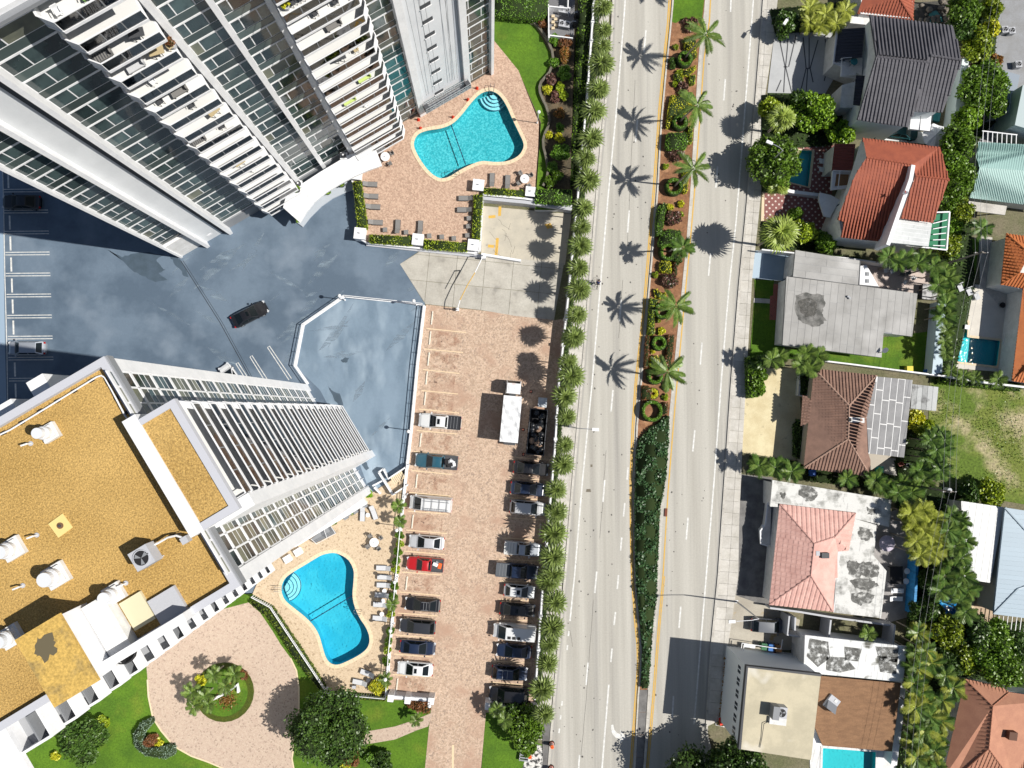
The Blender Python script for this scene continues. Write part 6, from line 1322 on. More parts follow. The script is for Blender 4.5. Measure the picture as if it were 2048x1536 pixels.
# H5 pink tile + weathered membrane
h = house('pink tiled hip roofed house wrapped by a weathered white membrane roof', (1640, 1110))
ang5 = R_(82)
flat_roof(h, [(1545,960),(1783,999),(1778,1054),(1705,1036),(1711,1025),(1556,1007),(1556,1014),(1540,1013)], 3.3, weathered, .3, R_(-8), 1.2, 6, white2, gap=.035, jitter=1)
flat_roof(h, [(1705,1036),(1753,1050),(1748,1112),(1773,1142),(1762,1236),(1667,1225),(1677,1103),(1697,1101)], 3.2, weathered, .3, R_(-8), 1.2, 6, white2, gap=.035)
stainm = stain('black_roof_mould', (.075, .075, .07), (.17, .17, .16), 1.2, .36, .56)
for pl in ([(1692,1122),(1705,1120),(1722,1125),(1742,1122),(1757,1134),(1758,1150),(1740,1156),(1725,1150),(1712,1158),(1700,1150),(1692,1135)],[(1700,1162),(1715,1158),(1745,1160),(1756,1170),(1738,1182),(1708,1176)],[(1700,1188),(1722,1184),(1748,1188),(1745,1204),(1720,1212),(1702,1200)],[(1718,1055),(1740,1058),(1745,1075),(1732,1082),(1716,1072)]): part('roof_stain', MB().flat(jag(PP(pl, 3.23), .16, 4), 3.228), stainm, h)
for pl in ([(1600,972),(1622,970),(1635,985),(1630,1000),(1612,1002),(1598,990)],[(1560,985),(1572,985),(1570,998),(1560,996)],[(1735,1015),(1752,1018),(1748,1030),(1735,1028)]): part('roof_stain', MB().flat(jag(PP(pl, 3.33), .16, 4), 3.328), stainm, h)
RH, EH = 4.9, 3.4
a_ = (1559,1008,EH); b_2 = (1711,1026,EH); c_ = (1697,1101,EH); d_2 = (1676,1103,EH); e_ = (1665,1223,EH); f_ = (1538,1209,EH); r1 = (1628,1087,RH); r2 = (1621,1151,RH); r3 = (1670,1073,4.5)
for fc in ([a_, b_2, r3, r1], [a_, r1, r2, f_], [f_, r2, e_], [b_2, c_, r3], [c_, d_2, e_, r2, r1, r3]): roof_face(h, fc, tile_pink, .62, .62, h=.06, rr=.75)
for a, b in ((a_, r1), (r1, r2), (f_, r2), (e_, r2), (b_2, r3), (r1, r3)): ridge(h, a, b, M('rosy_ridge_tile', (.42, .24, .21), rough=.8, fine=.1), .1)
part('wall', MB().prism(offset_loop(PP([(1559,1010),(1700,1028),(1664,1222),(1540,1208)], EH), -.3), 0, EH - .05), white2, h)
part('roof_vent', MB().obox(P(1648, 1110, 4.6), (.5, .35, .45)), darkgrey, h); part('roof_vent', MB().obox(P(1634, 1106, 4.6), (.25, .3, .3)), lightgrey, h)
for i in range(14):
 y = 1006 + i * 6.4; x = 1536 - i * .8 - (6 * math.sin(i / 13 * 3.14) if i > 6 else 0); part('baluster', MB().tube(P(x, y, .9), P(x, y, 1.9), .1, n=5), white, h)
part('balcony', MB().prism(PP([(1536,1004),(1543,1006),(1540,1090),(1524,1088),(1522,1060),(1530,1050)], 1.0), 0, 1.0), white2, h); part('balcony_rail', MB().ribbon(PP([(1536,1004),(1531,1048),(1521,1062),(1522,1088),(1536,1092)], 1.95), .2, 1.85, 1.95), white, h)
for (x, y), l in (((1768,1085),'round lilac table under palm shade behind the weathered roof'), ((1808,1140),'white patio chair behind the weathered roof'), ((1806,1160),'second white patio chair behind the weathered roof')):
 t = thing('patio_table' if x == 1768 else 'patio_chair', l, 'table' if x == 1768 else 'chair', P(x, y)); r = 1.1 if x == 1768 else .4
 part('top', MB().tube((0, 0, .68), (0, 0, .74), r, n=16), M('lilac_cloth', (.5, .45, .55), rough=.8) if x == 1768 else white, t, O_); part('leg', MB().tube((0, 0, 0), (0, 0, .68), .08), midgrey, t, O_)
# concrete block wall between H5 and H6
t = thing('boundary_wall', 'grey block wall running under the pink roof', 'wall', P(1650, 1232)); part('wall', MB().ribbon(PP([(1540,1216),(1600,1224),(1660,1234),(1790,1252)], 1.8), .25, 0, 1.8), lightgrey, t)
# H6 cream roofed three storey house + white roof + shingle roof
h = house('tall white house with a cream flat roof shading the road', (1560, 1430))
CP = [(1494,1333),(1642,1350),(1622,1520),(1479,1498)]; ZC = 8.2
poly = PP(CP, ZC); part('roof', MB().prism(poly, ZC - .35, ZC), creamroof, h); part('roof_edge', MB().ribbon([poly[1], poly[0], poly[3]], .3, ZC - .5, ZC + .12), darkgrey, h)
part('wall', MB().prism(offset_loop(poly, -.15), 0, ZC - .36), M('cool_white_wall', (.66, .70, .72)), h)
pL = [Vector((*poly[0], 0)), Vector((*poly[3], 0))]; dv = (pL[1] - pL[0]); nv = Vector((dv.y, -dv.x, 0)).normalized()
if nv.x > 0: nv = -nv
for k in range(6):
 for zz in (5.0,):
  for dd in (0, .55):
   q = pL[0] + dv * ((k + .55) / 6.6) + dv.normalized() * dd; q2 = q + dv.normalized() * .4
   part('window', MB().add([(q.x - nv.x * .1, q.y - nv.y * .1, zz), (q2.x - nv.x * .1, q2.y - nv.y * .1, zz), (q2.x - nv.x * .1, q2.y - nv.y * .1, zz + 1), (q.x - nv.x * .1, q.y - nv.y * .1, zz + 1)] + [(q.x - nv.x * .16, q.y - nv.y * .16, zz), (q2.x - nv.x * .16, q2.y - nv.y * .16, zz), (q2.x - nv.x * .16, q2.y - nv.y * .16, zz + 1), (q.x - nv.x * .16, q.y - nv.y * .16, zz + 1)], [(0, 1, 2, 3), (7, 6, 5, 4)]), win, h)
for a, b, z0, z1 in (((1523,1322),(1530,1323),4.5,6), ((1558,1326),(1566,1327),3.5,6), ((1585,1330),(1592,1331),3,4.4)): on_wall(h, a, b, z0, z1, 0, win)
ac_unit('grey rooftop air conditioner on the cream flat roof', P(1556, 1418, ZC), R_(-8), 1.35, 1)
t = thing('duct_box', 'grey duct box and pipes beside the air conditioner on the cream roof', 'duct', P(1545, 1415, ZC), R_(-8)); part('box', MB().box(-.4, .4, -1.0, .6, 0, 1.3), midgrey, t, O_); part('curb', MB().box(-.3, 1.8, -1.9, -1.05, 0, .35), white2, t, O_); part('pipe', MB().path([(-.2, -1.6, .2), (-.9, -2.0, .2), (-.9, -3.8, .1), (-1.0, -5.0, .1)], .04), darkgrey, t, O_)
flat_roof(h, [(1610,1270),(1814,1293),(1806,1364),(1607,1345)], 4.2, M('white_stained_roof', (.66, .67, .67), (.62, .63, .62), scale=.5, rough=.8, fine=.05, c3=(.12, .12, .10), scale3=.33, lo3=.60, hi3=.68), .3, R_(-7), 1.1, 2.2, white, gap=.03, name='roofing_sheet')
for pl in ([(1624,1284),(1650,1290),(1652,1312),(1636,1325),(1622,1310)],[(1655,1322),(1690,1324),(1705,1332),(1680,1336),(1656,1332)],[(1752,1302),(1795,1304),(1792,1316),(1762,1312)],[(1758,1320),(1792,1322),(1788,1340),(1765,1336)],[(1690,1302),(1720,1306),(1715,1314),(1694,1312)]): part('roof_stain', MB().flat(offset_loop(PP(pl, 4.23), .6), 4.228), stainm, h)
shp = [(1642,1352),(1802,1367),(1784,1503),(1645,1491),(1629,1453),(1634,1420)]
sp_ = PP(shp, 4.0); part('roof', MB().prism(sp_, 3.75, 4.0), shingle, h); part('wall', MB().prism(offset_loop(sp_, -.3), 0, 3.74), white2, h)
def shingles(t, poly, z, ang, mat):
 b = MB(); c, s = math.cos(-ang), math.sin(-ang); loc = [(x * c - y * s, x * s + y * c) for x, y in poly]; y = min(p[1] for p in loc)
 while y < max(p[1] for p in loc):
  r = clip(loc, 1, y, y + .3)
  if len(r) >= 3: b.add([(px * c + py * s, -px * s + py * c, z + (.035 if abs(py - y) < .02 else .004)) for px, py in r], [tuple(range(len(r)))])
  y += .3
 part('shingle_courses', b, mat, t, kind='stuff')
shingles(h, sp_, 4.0, R_(-7), shingle)
t = thing('roof_vent', 'grey sloped roof vent box on the brown shingles', 'roof vent', P(1662, 1405, 4.0), R_(-38)); part('curb', MB().box(-.75, .75, -.9, .9, 0, .35), lightgrey, t, O_); part('cap', MB().add([(-.7, -.85, 1.1), (.7, -.85, 1.1), (.7, .1, .36), (-.7, .1, .36), (-.7, -.85, .36), (.7, -.85, .36)], [(0, 1, 2, 3), (0, 4, 5, 1), (0, 3, 4), (1, 5, 2)]), M('vent_grey_blue', (.16, .17, .19), rough=.5), t, O_); part('cap_light', MB().box(.0, .35, .35, .75, .351, .4), white2, t, O_)
part('ledge', MB().prism(PP([(1625,1453),(1648,1456),(1644,1492),(1622,1490)], 3.4), 0, 3.4), white, h)
part('garden_wall', MB().ribbon(PP([(1806,1366),(1800,1440),(1788,1530)], 1.9), .8, 0, 1.9), white, h)
t = thing('boundary_wall', 'L shaped grey walls enclosing the dark yard under the pink roof', 'wall', P(1590, 1275))
for seg in ([(1579,1232),(1575,1270),(1608,1275)], [(1591,1235),(1590,1262)], [(1662,1240),(1658,1275)], [(1790,1250),(1786,1290)]): part('wall', MB().ribbon(PP(seg, 2.6), .22, 0, 2.6), lightgrey, t)
for (x, y), l, a in (((1590,1288),'grey air conditioner standing in the narrow passage left of the white flat roof', R_(80)),): ac_unit(l, P(x, y, .04), a, 1.0)
t = thing('white_screen_frame', 'white metal gate frame around the wheelie bins', 'gate', P(1520, 1292))
for a, b in (((1484,1286),(1562,1298)), ((1484,1286),(1482,1303)), ((1562,1298),(1565,1279)), ((1488,1290),(1486,1304))): part('frame_bar', MB().tube(P(*a, 1.4), P(*b, 1.4), .06, n=4), white, t)
part('table_top', MB().prism(PP([(1488,1288),(1511,1291),(1510,1297),(1488,1295)], .8), .74, .8), white, t)
for (x, y), m, l in (((1523,1289), M('green_bin', (.03, .14, .06), rough=.5), 'green wheelie bin behind the white frame'), ((1537,1291), M('blue_bin', (.04, .15, .42), rough=.5), 'blue wheelie bin beside the green one'), ((1552,1293), M('tan_bin', (.4, .2, .08), rough=.6), 'brown bin with rubbish at the end of the bins')):
 t = thing('wheelie_bin', l, 'bin', P(x, y, .04), R_(-8)); part('body', MB().add([(-.27, -.3, 0), (.27, -.3, 0), (.27, .3, 0), (-.27, .3, 0), (-.36, -.4, .95), (.36, -.4, .95), (.36, .4, .95), (-.36, .4, .95)], [(0, 3, 2, 1), (0, 1, 5, 4), (1, 2, 6, 5), (2, 3, 7, 6), (3, 0, 4, 7)]), m, t, O_); part('lid', MB().box(-.38, .38, -.42, .42, .95, 1.02), m, t, O_); part('handle', MB().tube((-.3, .47, .95), (.3, .47, .95), .025), m, t, O_)
 for a in (-.28, .22): part('wheel', MB().tube((a, .36, .1), (a + .06, .36, .1), .1, n=8), black, t, O_)
def plastic_chair(loc, rz, m, label, group=None):
 t = thing('patio_chair', label, 'chair', loc, rz, group)
 part('seat', MB().box(-.24, .24, -.24, .24, .40, .44), m, t, O_); part('backrest', MB().box(-.24, .24, .22, .28, .44, .85), m, t, O_)
 for a in (-.27, .23): part('armrest', MB().box(a, a + .05, -.22, .24, .62, .66), m, t, O_)
 for a, c in ((-.22, -.22), (.18, -.22), (-.22, .18), (.18, .18)): part('leg', MB().box(a, a + .04, c, c + .04, 0, .4), m, t, O_)
 return t
plastic_chair(P(1528, 1306, .04), .2, M('red_plastic', (.55, .03, .04), rough=.5), 'bright red plastic chair under the wheelie bins')
plastic_chair(P(1546, 1306, .04), -.2, M('dark_red_plastic', (.28, .06, .04), rough=.5), 'darker red plastic chair beside the bright red one')
t = thing('sidewalk_barrier', 'red sign on a fallen white metal frame beside the tall white house', 'barrier', P(1441, 1440)); part('sign_panel', MB().obox((.0, .1, .5), (.42, .5, .03), .2, .5), M('red_sign', (.7, .04, .02), rough=.5), t, O_); part('frame', MB().path([(-.6, .5, .1), (-.7, -.6, .1), (.5, -.9, .1), (.9, -.2, .3), (-.5, .5, .1)], .035), white, t, O_); part('pole', MB().tube((.3, -.8, .1), (1.6, -1.2, .1), .04), metal, t, O_)
# H7 salmon roof
h = house('salmon tiled hip roofed house at the lower right corner', (1985, 1470))
a1, b1, c1, d1, e1 = (1930,1358,3.3), (2016,1384,3.3), (2120,1396,3.3), (1886,1560,3.3), (1906,1420,3.3); r1, r2 = (1985,1412,5.2), (1977,1497,5.2)
roof_face(h, [a1, r1, r2, (1905,1562,3.3), (1884,1560,3.3)], tile_salmon, .5, 1.2, ang=R_(0), h=.09); roof_face(h, [a1, (2000,1372,3.3), (2018,1384,3.6), r1], tile_salmon, .5, .5)
roof_face(h, [(2018,1384,3.6), (2120,1400,3.6), (2120,1570,3.6), (2030,1570,3.5), r2, r1], tile_salmon, .3, .3, h=.04); roof_face(h, [r2, (2030,1570,3.5), (1905,1562,3.3)], tile_salmon, .5, .5)
for a, b in ((a1, r1), (r1, r2), (r2, (1905,1562,3.3)), (r1, (2018,1384,3.6)), (r2, (2030,1570,3.5))): ridge(h, a, b, M('dark_salmon_ridge', (.36, .16, .1), rough=.8), .1)
walls(h, [(1930,1362),(2120,1396),(2120,1570),(1890,1560)], 3.2, white2, .4, zroof=3.3); part('chimney', MB().prism(PP([(2020,1464),(2036,1466),(2034,1482),(2018,1480)], 5.2), 3.6, 5.2), M('dark_brown_vent', (.12, .06, .04)), h)
# H8 white + blue metal roofs
h = house('house with a white panel roof beside a blue standing seam metal roof', (1990, 1100))
pw_ = [(1923,1002),(2010,1015),(1981,1166),(1928,1158)]
poly = PP(pw_, 3.4); part('wall', MB().prism(offset_loop(poly, -.3), 0, 3.2), white2, h); slabs('roof_panel', h, poly, R_(80), .95, 20, 3.2, 3.35, metal_white, .04, False, 0, tuple(h.location))
pb = PP([(2010,1015),(2120,1032),(2120,1245),(1987,1228)], 3.9); part('roof', MB().prism(pb, 3.7, 3.9), metal_blue, h); slabs('roof_panel', h, pb, R_(-6), .62, 30, 3.901, 3.95, metal_blue, .07, False, 0, tuple(h.location)); part('wall', MB().prism(offset_loop(pb, -.4), 0, 3.69), M('cream_wall', (.55, .52, .42), rough=.9), h)
for a, b in (((2010,1015),(2060,1070)), ((1987,1228),(2036,1178)), ((2036,1178),(2060,1170))): part('ridge_cap', MB().tube(P(*a, 4.0), P(*b, 4.0), .14, n=5), M('pale_blue_cap', (.42, .50, .56), rough=.5), h)
for a, b, z0, z1 in (((1992,1095),(1990,1110),1.5,3.5), ((1991,1125),(1989,1140),2,3.4)): on_wall(h, a, b, z0, z1, 0, win)
t = thing('pergola', 'dark slatted pergola below the blue metal roof', 'pergola', P(2020, 1260))
for i in range(8): part('pergola_bar', MB().tube(P(1998 + i * 9, 1232, 2.7), P(1994 + i * 9, 1264, 2.7), .06, n=4), white, t)
t = thing('fence', 'blue fence panel between the patio and the green palms', 'fence', P(1838, 1150))
fp_ = PP([(1836,1108),(1834,1140),(1832,1180),(1829,1230)], 2.0)
for i in range(24):
 a = Vector(fp_[0]).lerp(Vector(fp_[-1]), i / 24); b = Vector(fp_[0]).lerp(Vector(fp_[-1]), (i + .92) / 24); part('fence_board', MB().ribbon([tuple(a), tuple(b)], .35, 0, 2.0), M('blue_fence_paint', (.03, .22, .48), rough=.6, objvar=.15), t)
# H9 orange roof
h = house('orange tiled house at the right edge beside the stepped pool', (2040, 620))
roof_face(h, [(2012,467,3.4), (2120,482,3.4), (2120,520,4.6), (2060,508,4.8)], tile_orange, .42); roof_face(h, [(2012,467,3.4), (2060,508,4.8), (2040,545,4.6), (2001,569,3.4)], tile_orange, .42, .42); roof_face(h, [(2001,569,3.4), (2040,545,4.6), (2120,555,4.8), (2120,590,3.4)], tile_orange, .42)
ridge(h, (2012,467,3.4), (2060,508,4.8), tile_orange); ridge(h, (2001,569,3.4), (2040,545,4.6), tile_orange)
roof_face(h, [(2046,576,3.4), (2120,588,4.6), (2120,700,4.6), (2042,748,3.6), (2024,762,3.3)], tile_orange, .42); roof_face(h, [(2024,762,3.3), (2060,730,4.2), (2120,740,4.2), (2120,776,3.3)], tile_orange, .42)
walls(h, [(2014,470),(2120,482),(2120,775),(2026,760),(2046,580),(2003,568)], 3.2, white2, .3, zroof=3.4)
for p, l in (((1917,575),'left lounge chair on the cream terrace'), ((1935,583),'middle lounge chair on the cream terrace'), ((1950,592),'folded sun bed on the cream terrace')):
 t = thing('lounge_chair', l, 'lounge chair', P(*p, .03), .4); part('seat', MB().box(-.35, .35, -.6, .3, .3, .38), cushion, t, O_); part('backrest', MB().obox((0, .5, .55), (.35, .05, .3)), cushion, t, O_); [part('leg', MB().box(a, a + .05, c, c + .05, 0, .3), white, t, O_) for a, c in ((-.33, -.55), (.28, -.55), (-.33, .25), (.28, .25))]
for p, l, sx, sy, m in (((2008,678),'white narrow bench by the orange roof wall',.35,.85,white), ((2014,704),'dark storage bench by the orange roof wall',.4,.7,darkgrey), ((1930,655),'pair of white stools on the pool steps',.3,.3,white)):
 t = thing('bench', l, 'bench', P(*p, .03), -.2); part('top', MB().box(-sx, sx, -sy, sy, .4, .48), m, t, O_); [part('leg', MB().box(a * sx - .04, a * sx + .04, c * sy - .04, c * sy + .04, 0, .4), m, t, O_) for a, c in ((-.8, -.8), (.8, -.8), (-.8, .8), (.8, .8))]
t = thing('fire_bowl', 'round black bowl on the terrace paving', 'fire bowl', P(2001, 611, .035)); part('bowl', MB().tube((0, 0, .1), (0, 0, .45), .25, .4, 12), black, t, O_); part('foot', MB().tube((0, 0, 0), (0, 0, .1), .18, n=8), darkgrey, t, O_)
# H10 mint roof
h = house('long mint green ribbed metal roof at the right edge', (2010, 345))
roof_face(h, [(1957,284,3.3), (2120,293,3.3), (2120,346,4.0), (1959,335,4.0), (1952,315,3.5)], metal_mint, .24, 9, name='roof_ribs', h=.05); roof_face(h, [(1959,335,4.0), (2120,346,4.0), (2120,418,3.0), (1939,396,3.0)], metal_mint, .24, 9, name='roof_ribs', h=.05)
walls(h, [(1957,288),(2120,295),(2120,416),(1942,394)], 2.95, white2, .4, zroof=3.2)
t = thing('flat_canopy', 'low grey flat roof below the mint roof', 'canopy', P(1975, 415)); part('roof', MB().prism(PP([(1938,402),(2014,412),(2010,430),(1934,420)], 2.6), 2.4, 2.6), concrete, t); [part('post', MB().tube(P(x, y, 0), P(x, y, 2.4), .08), white, t) for x, y in ((1942,416),(2008,426))]
t = thing('pergola', 'white open pergola above the mint roof', 'pergola', P(2000, 275))
for i in range(8): part('pergola_bar', MB().tube(P(1966 + i * 9.5, 263 + i, 3.0), P(1965 + i * 9.5, 289 + i, 3.0), .07, n=4), white, t)
for a, b in (((1964,262),(2034,270)), ((1963,290),(2032,297))): part('pergola_beam', MB().tube(P(*a, 3.0), P(*b, 3.0), .1, n=4), white, t)
# grey neighbour at the top right
h = house('grey sided house corner with white window frames at the top right edge', (2040, 200)); walls(h, [(2046,170),(2130,175),(2130,280),(2030,250)], 4.5, M('grey_siding', (.40, .47, .48), rough=.8), 0)
walls(h, [(2005,140),(2040,150),(2025,225),(1990,232)], 2.5, M('bluegrey_slab', (.25, .29, .34), rough=.8), 0)
for a, b in (((2022,185),(2017,225)), ((2030,187),(2025,227)), ((2022,185),(2030,187)), ((2017,225),(2025,227)), ((2020,205),(2028,207))): part('window_frame', MB().tube(P(*a, 2.6), P(*b, 2.6), .06, n=4), white, h)
for p, l in (((2003,64),'left air conditioner in the grey yard at the top right'), ((2017,66),'right air conditioner in the grey yard at the top right'), ((2030,133),'air conditioner against the dark wall at the right edge')): ac_unit(l, P(*p, .03), .1, .9)
t = thing('fence', 'wooden board fence between the back lane and the small orange tree', 'fence', P(1953, 125))
for i in range(14): x = 1937 + i * 2.6; part('fence_board', MB().obox(P(x, 131 - i * 1.9, .9), (.16, .04, .9), .6), wood, t)
sheet('pond_garden', [(1828,5),(1910,0),(1915,48),(1830,40)], .03, M('dark_rockery', (.09, .08, .07), (.04, .045, .04), scale=1.5, rough=.9, fine=.4))
sheet('pond_water', jag([(1858,24),(1872,20),(1880,30),(1888,44),(1872,48),(1858,44)], 1.2), .06, M('green_pond', (.08, .30, .26), rough=.15, fine=.15))
for i in range(26):
 x, y = rnd.uniform(1832, 1908), rnd.uniform(4, 46); t = rnd.uniform(.2, .55); tag(link('rock', MB().ball((0, 0, t * .3), t, 6, 4, .6).mesh('rock', M('pond_rock', (.24, .21, .17), (.1, .09, .08), scale=2, rough=.9, fine=.3))), 'rough rock in the dark pond garden at the top', 'rock', 'rocks in the pond garden').location = P(x, y, .03)
# ---------------------------------------------------------------- cars
def paint(name, c, rough=.28, metal=.0): return M('paint_' + name, c, rough=rough, coat=.8, spec=.5, metal=metal)
P_white = paint('white', (.62, .63, .64)); P_silver = paint('silver', (.47, .48, .50), .3, .15); P_black = paint('black', (.012, .012, .014)); P_navy = paint('navy', (.013, .022, .05)); P_red = paint('red', (.40, .012, .015)); P_teal = paint('teal', (.02, .085, .125)); P_char = paint('charcoal', (.03, .032, .038)); P_lightblue = paint('light_silver', (.40, .43, .48), .3, .4)
lamp_m = M('headlamp_lens', (.55, .57, .6), rough=.1, spec=.9); tail_m = M('tail_lamp_red', (.35, .01, .01), rough=.2)
def lerp(a, b, t): return a + (b - a) * t
def car_parts(kind, body):
 L, W, Hh = {'sedan': (4.75, 1.84, 1.45), 'suv': (4.8, 1.92, 1.72), 'bigsuv': (5.35, 2.03, 1.9), 'hatch': (4.2, 1.78, 1.5), 'pickup': (5.75, 1.98, 1.88), 'pickup_s': (5.0, 1.85, 1.75), 'van': (5.7, 2.02, 2.25), 'sport': (5.0, 1.95, 1.4)}[kind]
 hl, hw = L / 2, W / 2; belt = Hh * .60; hood = Hh * (.56 if kind not in ('van',) else .55)
 # stations along x (front = +x): x, half width, top height
 tail = belt * .97
 st = [(hl, .52, hood * .62), (hl - .10, .76, hood * .80), (hl - .38, .92, hood * .92), (hl - .9, .99, hood * .985), (hl - 1.35, 1.0, hood * 1.03), (.2, 1.0, belt), (-.8, 1.0, belt), (-hl + .75, .99, tail), (-hl + .25, .95, tail * .98), (-hl + .07, .82, tail * .9), (-hl, .66, tail * .72)]
 if kind in ('pickup', 'pickup_s', 'van', 'bigsuv'): st[-3:] = [(-hl + .2, .98, tail), (-hl + .04, .95, tail), (-hl, .92, tail * .8)]
 b = MB(); vs = []; n = 10
 for x, f, zt in st:
  w = hw * f; lo = .3 if abs(x) > hl - .2 else .22
  for k in range(n):
   y, z = [(-w * .86, lo), (-w, lo + .18), (-w, zt * .62), (-w * .97, zt * .86), (-w * .86, zt * .98), (w * .86, zt * .98), (w * .97, zt * .86), (w, zt * .62), (w, lo + .18), (w * .86, lo)][k]; vs.append((x, y, z + (.0)))
 fs = []
 for i in range(len(st) - 1):
  for k in range(n): fs.append((i * n + k, i * n + (k + 1) % n, (i + 1) * n + (k + 1) % n, (i + 1) * n + k))
 fs += [tuple(range(n - 1, -1, -1)), tuple((len(st) - 1) * n + k for k in range(n))]
 b.add(vs, fs); out = [('body', b, body, False)]
 c0, c1, c2, c3 = {'sedan': (1.2, .22, -.98, -1.9), 'sport': (1.1, .2, -.9, -2.0), 'suv': (1.35, .42, -1.68, -2.25), 'bigsuv': (1.5, .65, -2.0, -2.5), 'hatch': (1.15, .22, -1.25, -1.9), 'pickup': (1.35, .45, -.72, -1.02), 'pickup_s': (1.1, .3, -.5, -.8), 'van': (2.2, 1.2, -2.65, -2.78)}[kind]
 bw, tw = hw * .90, hw * (.66 if kind in ('sedan', 'sport', 'hatch') else .71 if kind != 'van' else .8); zr = Hh
 def gh(f):      # shrink factor for cabin core
  return [(c0, -bw, belt * .97), (c0, bw, belt * .97), (c3, bw, belt * .97), (c3, -bw, belt * .97), (c1, -tw, zr - .04), (c1, tw, zr - .04), (c2, tw, zr - .04), (c2, -tw, zr - .04)]
 v = gh(1); cab = MB().add(v, [(0, 1, 5, 4), (1, 2, 6, 5), (2, 3, 7, 6), (3, 0, 4, 7), (4, 5, 6, 7)]); out.append(('cabin', cab, body, False))
 rf = MB(); xs = [c1 - .02, lerp(c1, c2, .1), lerp(c1, c2, .5), lerp(c1, c2, .9), c2 + .02]; ys = [-tw * .98, -tw * .7, 0, tw * .7, tw * .98]
 rv = [(x, y, zr - .035 + .05 * (1 - (abs(y) / tw) ** 2) * (1 - (abs(2 * i / 4 - 1)) ** 3)) for i, x in enumerate(xs) for y in ys]
 rf.add(rv, [(i * 5 + j, (i + 1) * 5 + j, (i + 1) * 5 + j + 1, i * 5 + j + 1) for i in range(4) for j in range(4)]); out.append(('roof_panel', rf, body, True))
 V_ = [Vector(p) for p in v]
 def quad(a, b_, c, d, i0, i1, j0, j1, off=.012):
  def at(s, t): return a.lerp(b_, s).lerp(d.lerp(c, s), t)
  nn = (b_ - a).cross(d - a).normalized(); cen = Vector((0, 0, belt));
  if nn.dot((a + c) / 2 - cen) < 0: nn = -nn
  p = [at(i0, j0) + nn * off, at(i1, j0) + nn * off, at(i1, j1) + nn * off, at(i0, j1) + nn * off]
  return MB().add(p, [(0, 1, 2, 3)])
 out.append(('windshield', quad(V_[0], V_[1], V_[5], V_[4], .05, .95, .06, .97), carglass, False))
 if not (kind == 'van'): out.append(('rear_window', quad(V_[2], V_[3], V_[7], V_[6], .08, .92, .12, .92), carglass, False))
 for s, (a, b_, c, d) in enumerate(((V_[1], V_[2], V_[6], V_[5]), (V_[3], V_[0], V_[4], V_[7]))):
  for i0, i1 in (((.08, .48), (.52, .9)) if kind != 'van' else ((.08, .28),)):
   if s: i0, i1 = 1 - i1, 1 - i0
   out.append(('side_window', quad(a, b_, c, d, i0, i1, .1, .86), carglass, False))
 for s in (-1, 1):
  for x in (hl - .95, -hl + .95): out.append(('wheel', MB().tube((x, s * hw * .80, .34), (x, s * hw * .985, .34), .34, n=14), black, False))
  out.append(('mirror', MB().box(c0 - .25, c0 - .08, min(s * hw * .98, s * (hw + .18)), max(s * hw * .98, s * (hw + .18)), belt * .98, belt * .98 + .14), body, False))
  out.append(('headlight', MB().obox((hl - .16, s * hw * .70, hood * .74), (.14, .16, .06), -s * .45), lamp_m, False))
  out.append(('tail_light', MB().box(-hl - .005, -hl + .12, min(s * hw * .6, s * hw * .86), max(s * hw * .6, s * hw * .86), tail * .66, tail * .9), tail_m, False))
 out.append(('hood_seam', MB().ribbon([(hl - .35, -hw * .72), (c0 + .12, -hw * .82), (c0 + .08, hw * .82), (hl - .35, hw * .72)], .02, None, hood * 1.0 + .012), darkgrey, False))
 return out, dict(L=L, hl=hl, hw=hw, belt=belt, c0=c0, c1=c1, c2=c2, c3=c3, tw=tw, H=Hh, tail=tail)
def car(kind, body, px, ang, label, extra=None, name='parked_car', cat='car', group='cars in the paved car park', z=.02):
 c = P(px[0], px[1], .9); t = thing(name, label, cat, (c.x, c.y, z), R_(ang), group); pr, d = car_parts(kind, body)
 for n_, b, m, sm in pr:
  o = part(n_, b, m, t, O_, smooth=sm)
  if n_ == 'wheel':
   v = b.v; xm = sum(p[0] for p in v) / len(v); s = 1 if v[0][1] > 0 else -1; yo = s * d['hw'] * .985
   link('rim', MB().tube((xm, yo, .34), (xm, yo + s * .01, .34), .2, n=10).mesh('rim', metal), o)
 if extra: extra(t, d)
 return t
def q_(t, n_, b, m, k=None): return part(n_, b, m, t, origin=(0, 0, 0), kind=k)
def bed(load=None, cover=None):
 def f(t, d):
  x0, x1, z = -d['hl'] + .16, d['c3'] - .06, d['tail']; w = d['hw'] * .80
  q_(t, 'bed_floor', MB().box(x0, x1, -w, w, z - .02, z + .008), cover or darkgrey)
  for s in (-1, 1): q_(t, 'bed_rail', MB().box(x0 - .1, x1, min(s * w, s * d['hw'] * .93), max(s * w, s * d['hw'] * .93), z - .05, z + .09), t.children[0].data.materials[0])
  q_(t, 'tailgate', MB().box(x0 - .12, x0 - .0, -w, w, z - .05, z + .07), t.children[0].data.materials[0])
  if cover is not None:
   for i in range(1, 4): q_(t, 'cover_fold', MB().box(lerp(x0, x1, i / 4) - .02, lerp(x0, x1, i / 4) + .02, -w, w, z + .009, z + .03), midgrey)
  for i in range(load or 0):
   r = .14 + .1 * rnd.random(); q_(t, 'cargo', MB().obox((rnd.uniform(x0 + .3, x1 - .3), rnd.uniform(-w * .7, w * .7), z + r * .5), (r * 1.6, r, r * .6), rnd.random() * 3), [metal, orange, white, black][i % 4])
 return f
def sunroof(t, d): q_(t, 'sunroof', MB().box(lerp(d['c1'], d['c2'], .12), lerp(d['c1'], d['c2'], .42), -d['tw'] * .5, d['tw'] * .5, d['H'] - .0, d['H'] + .022), carglass)
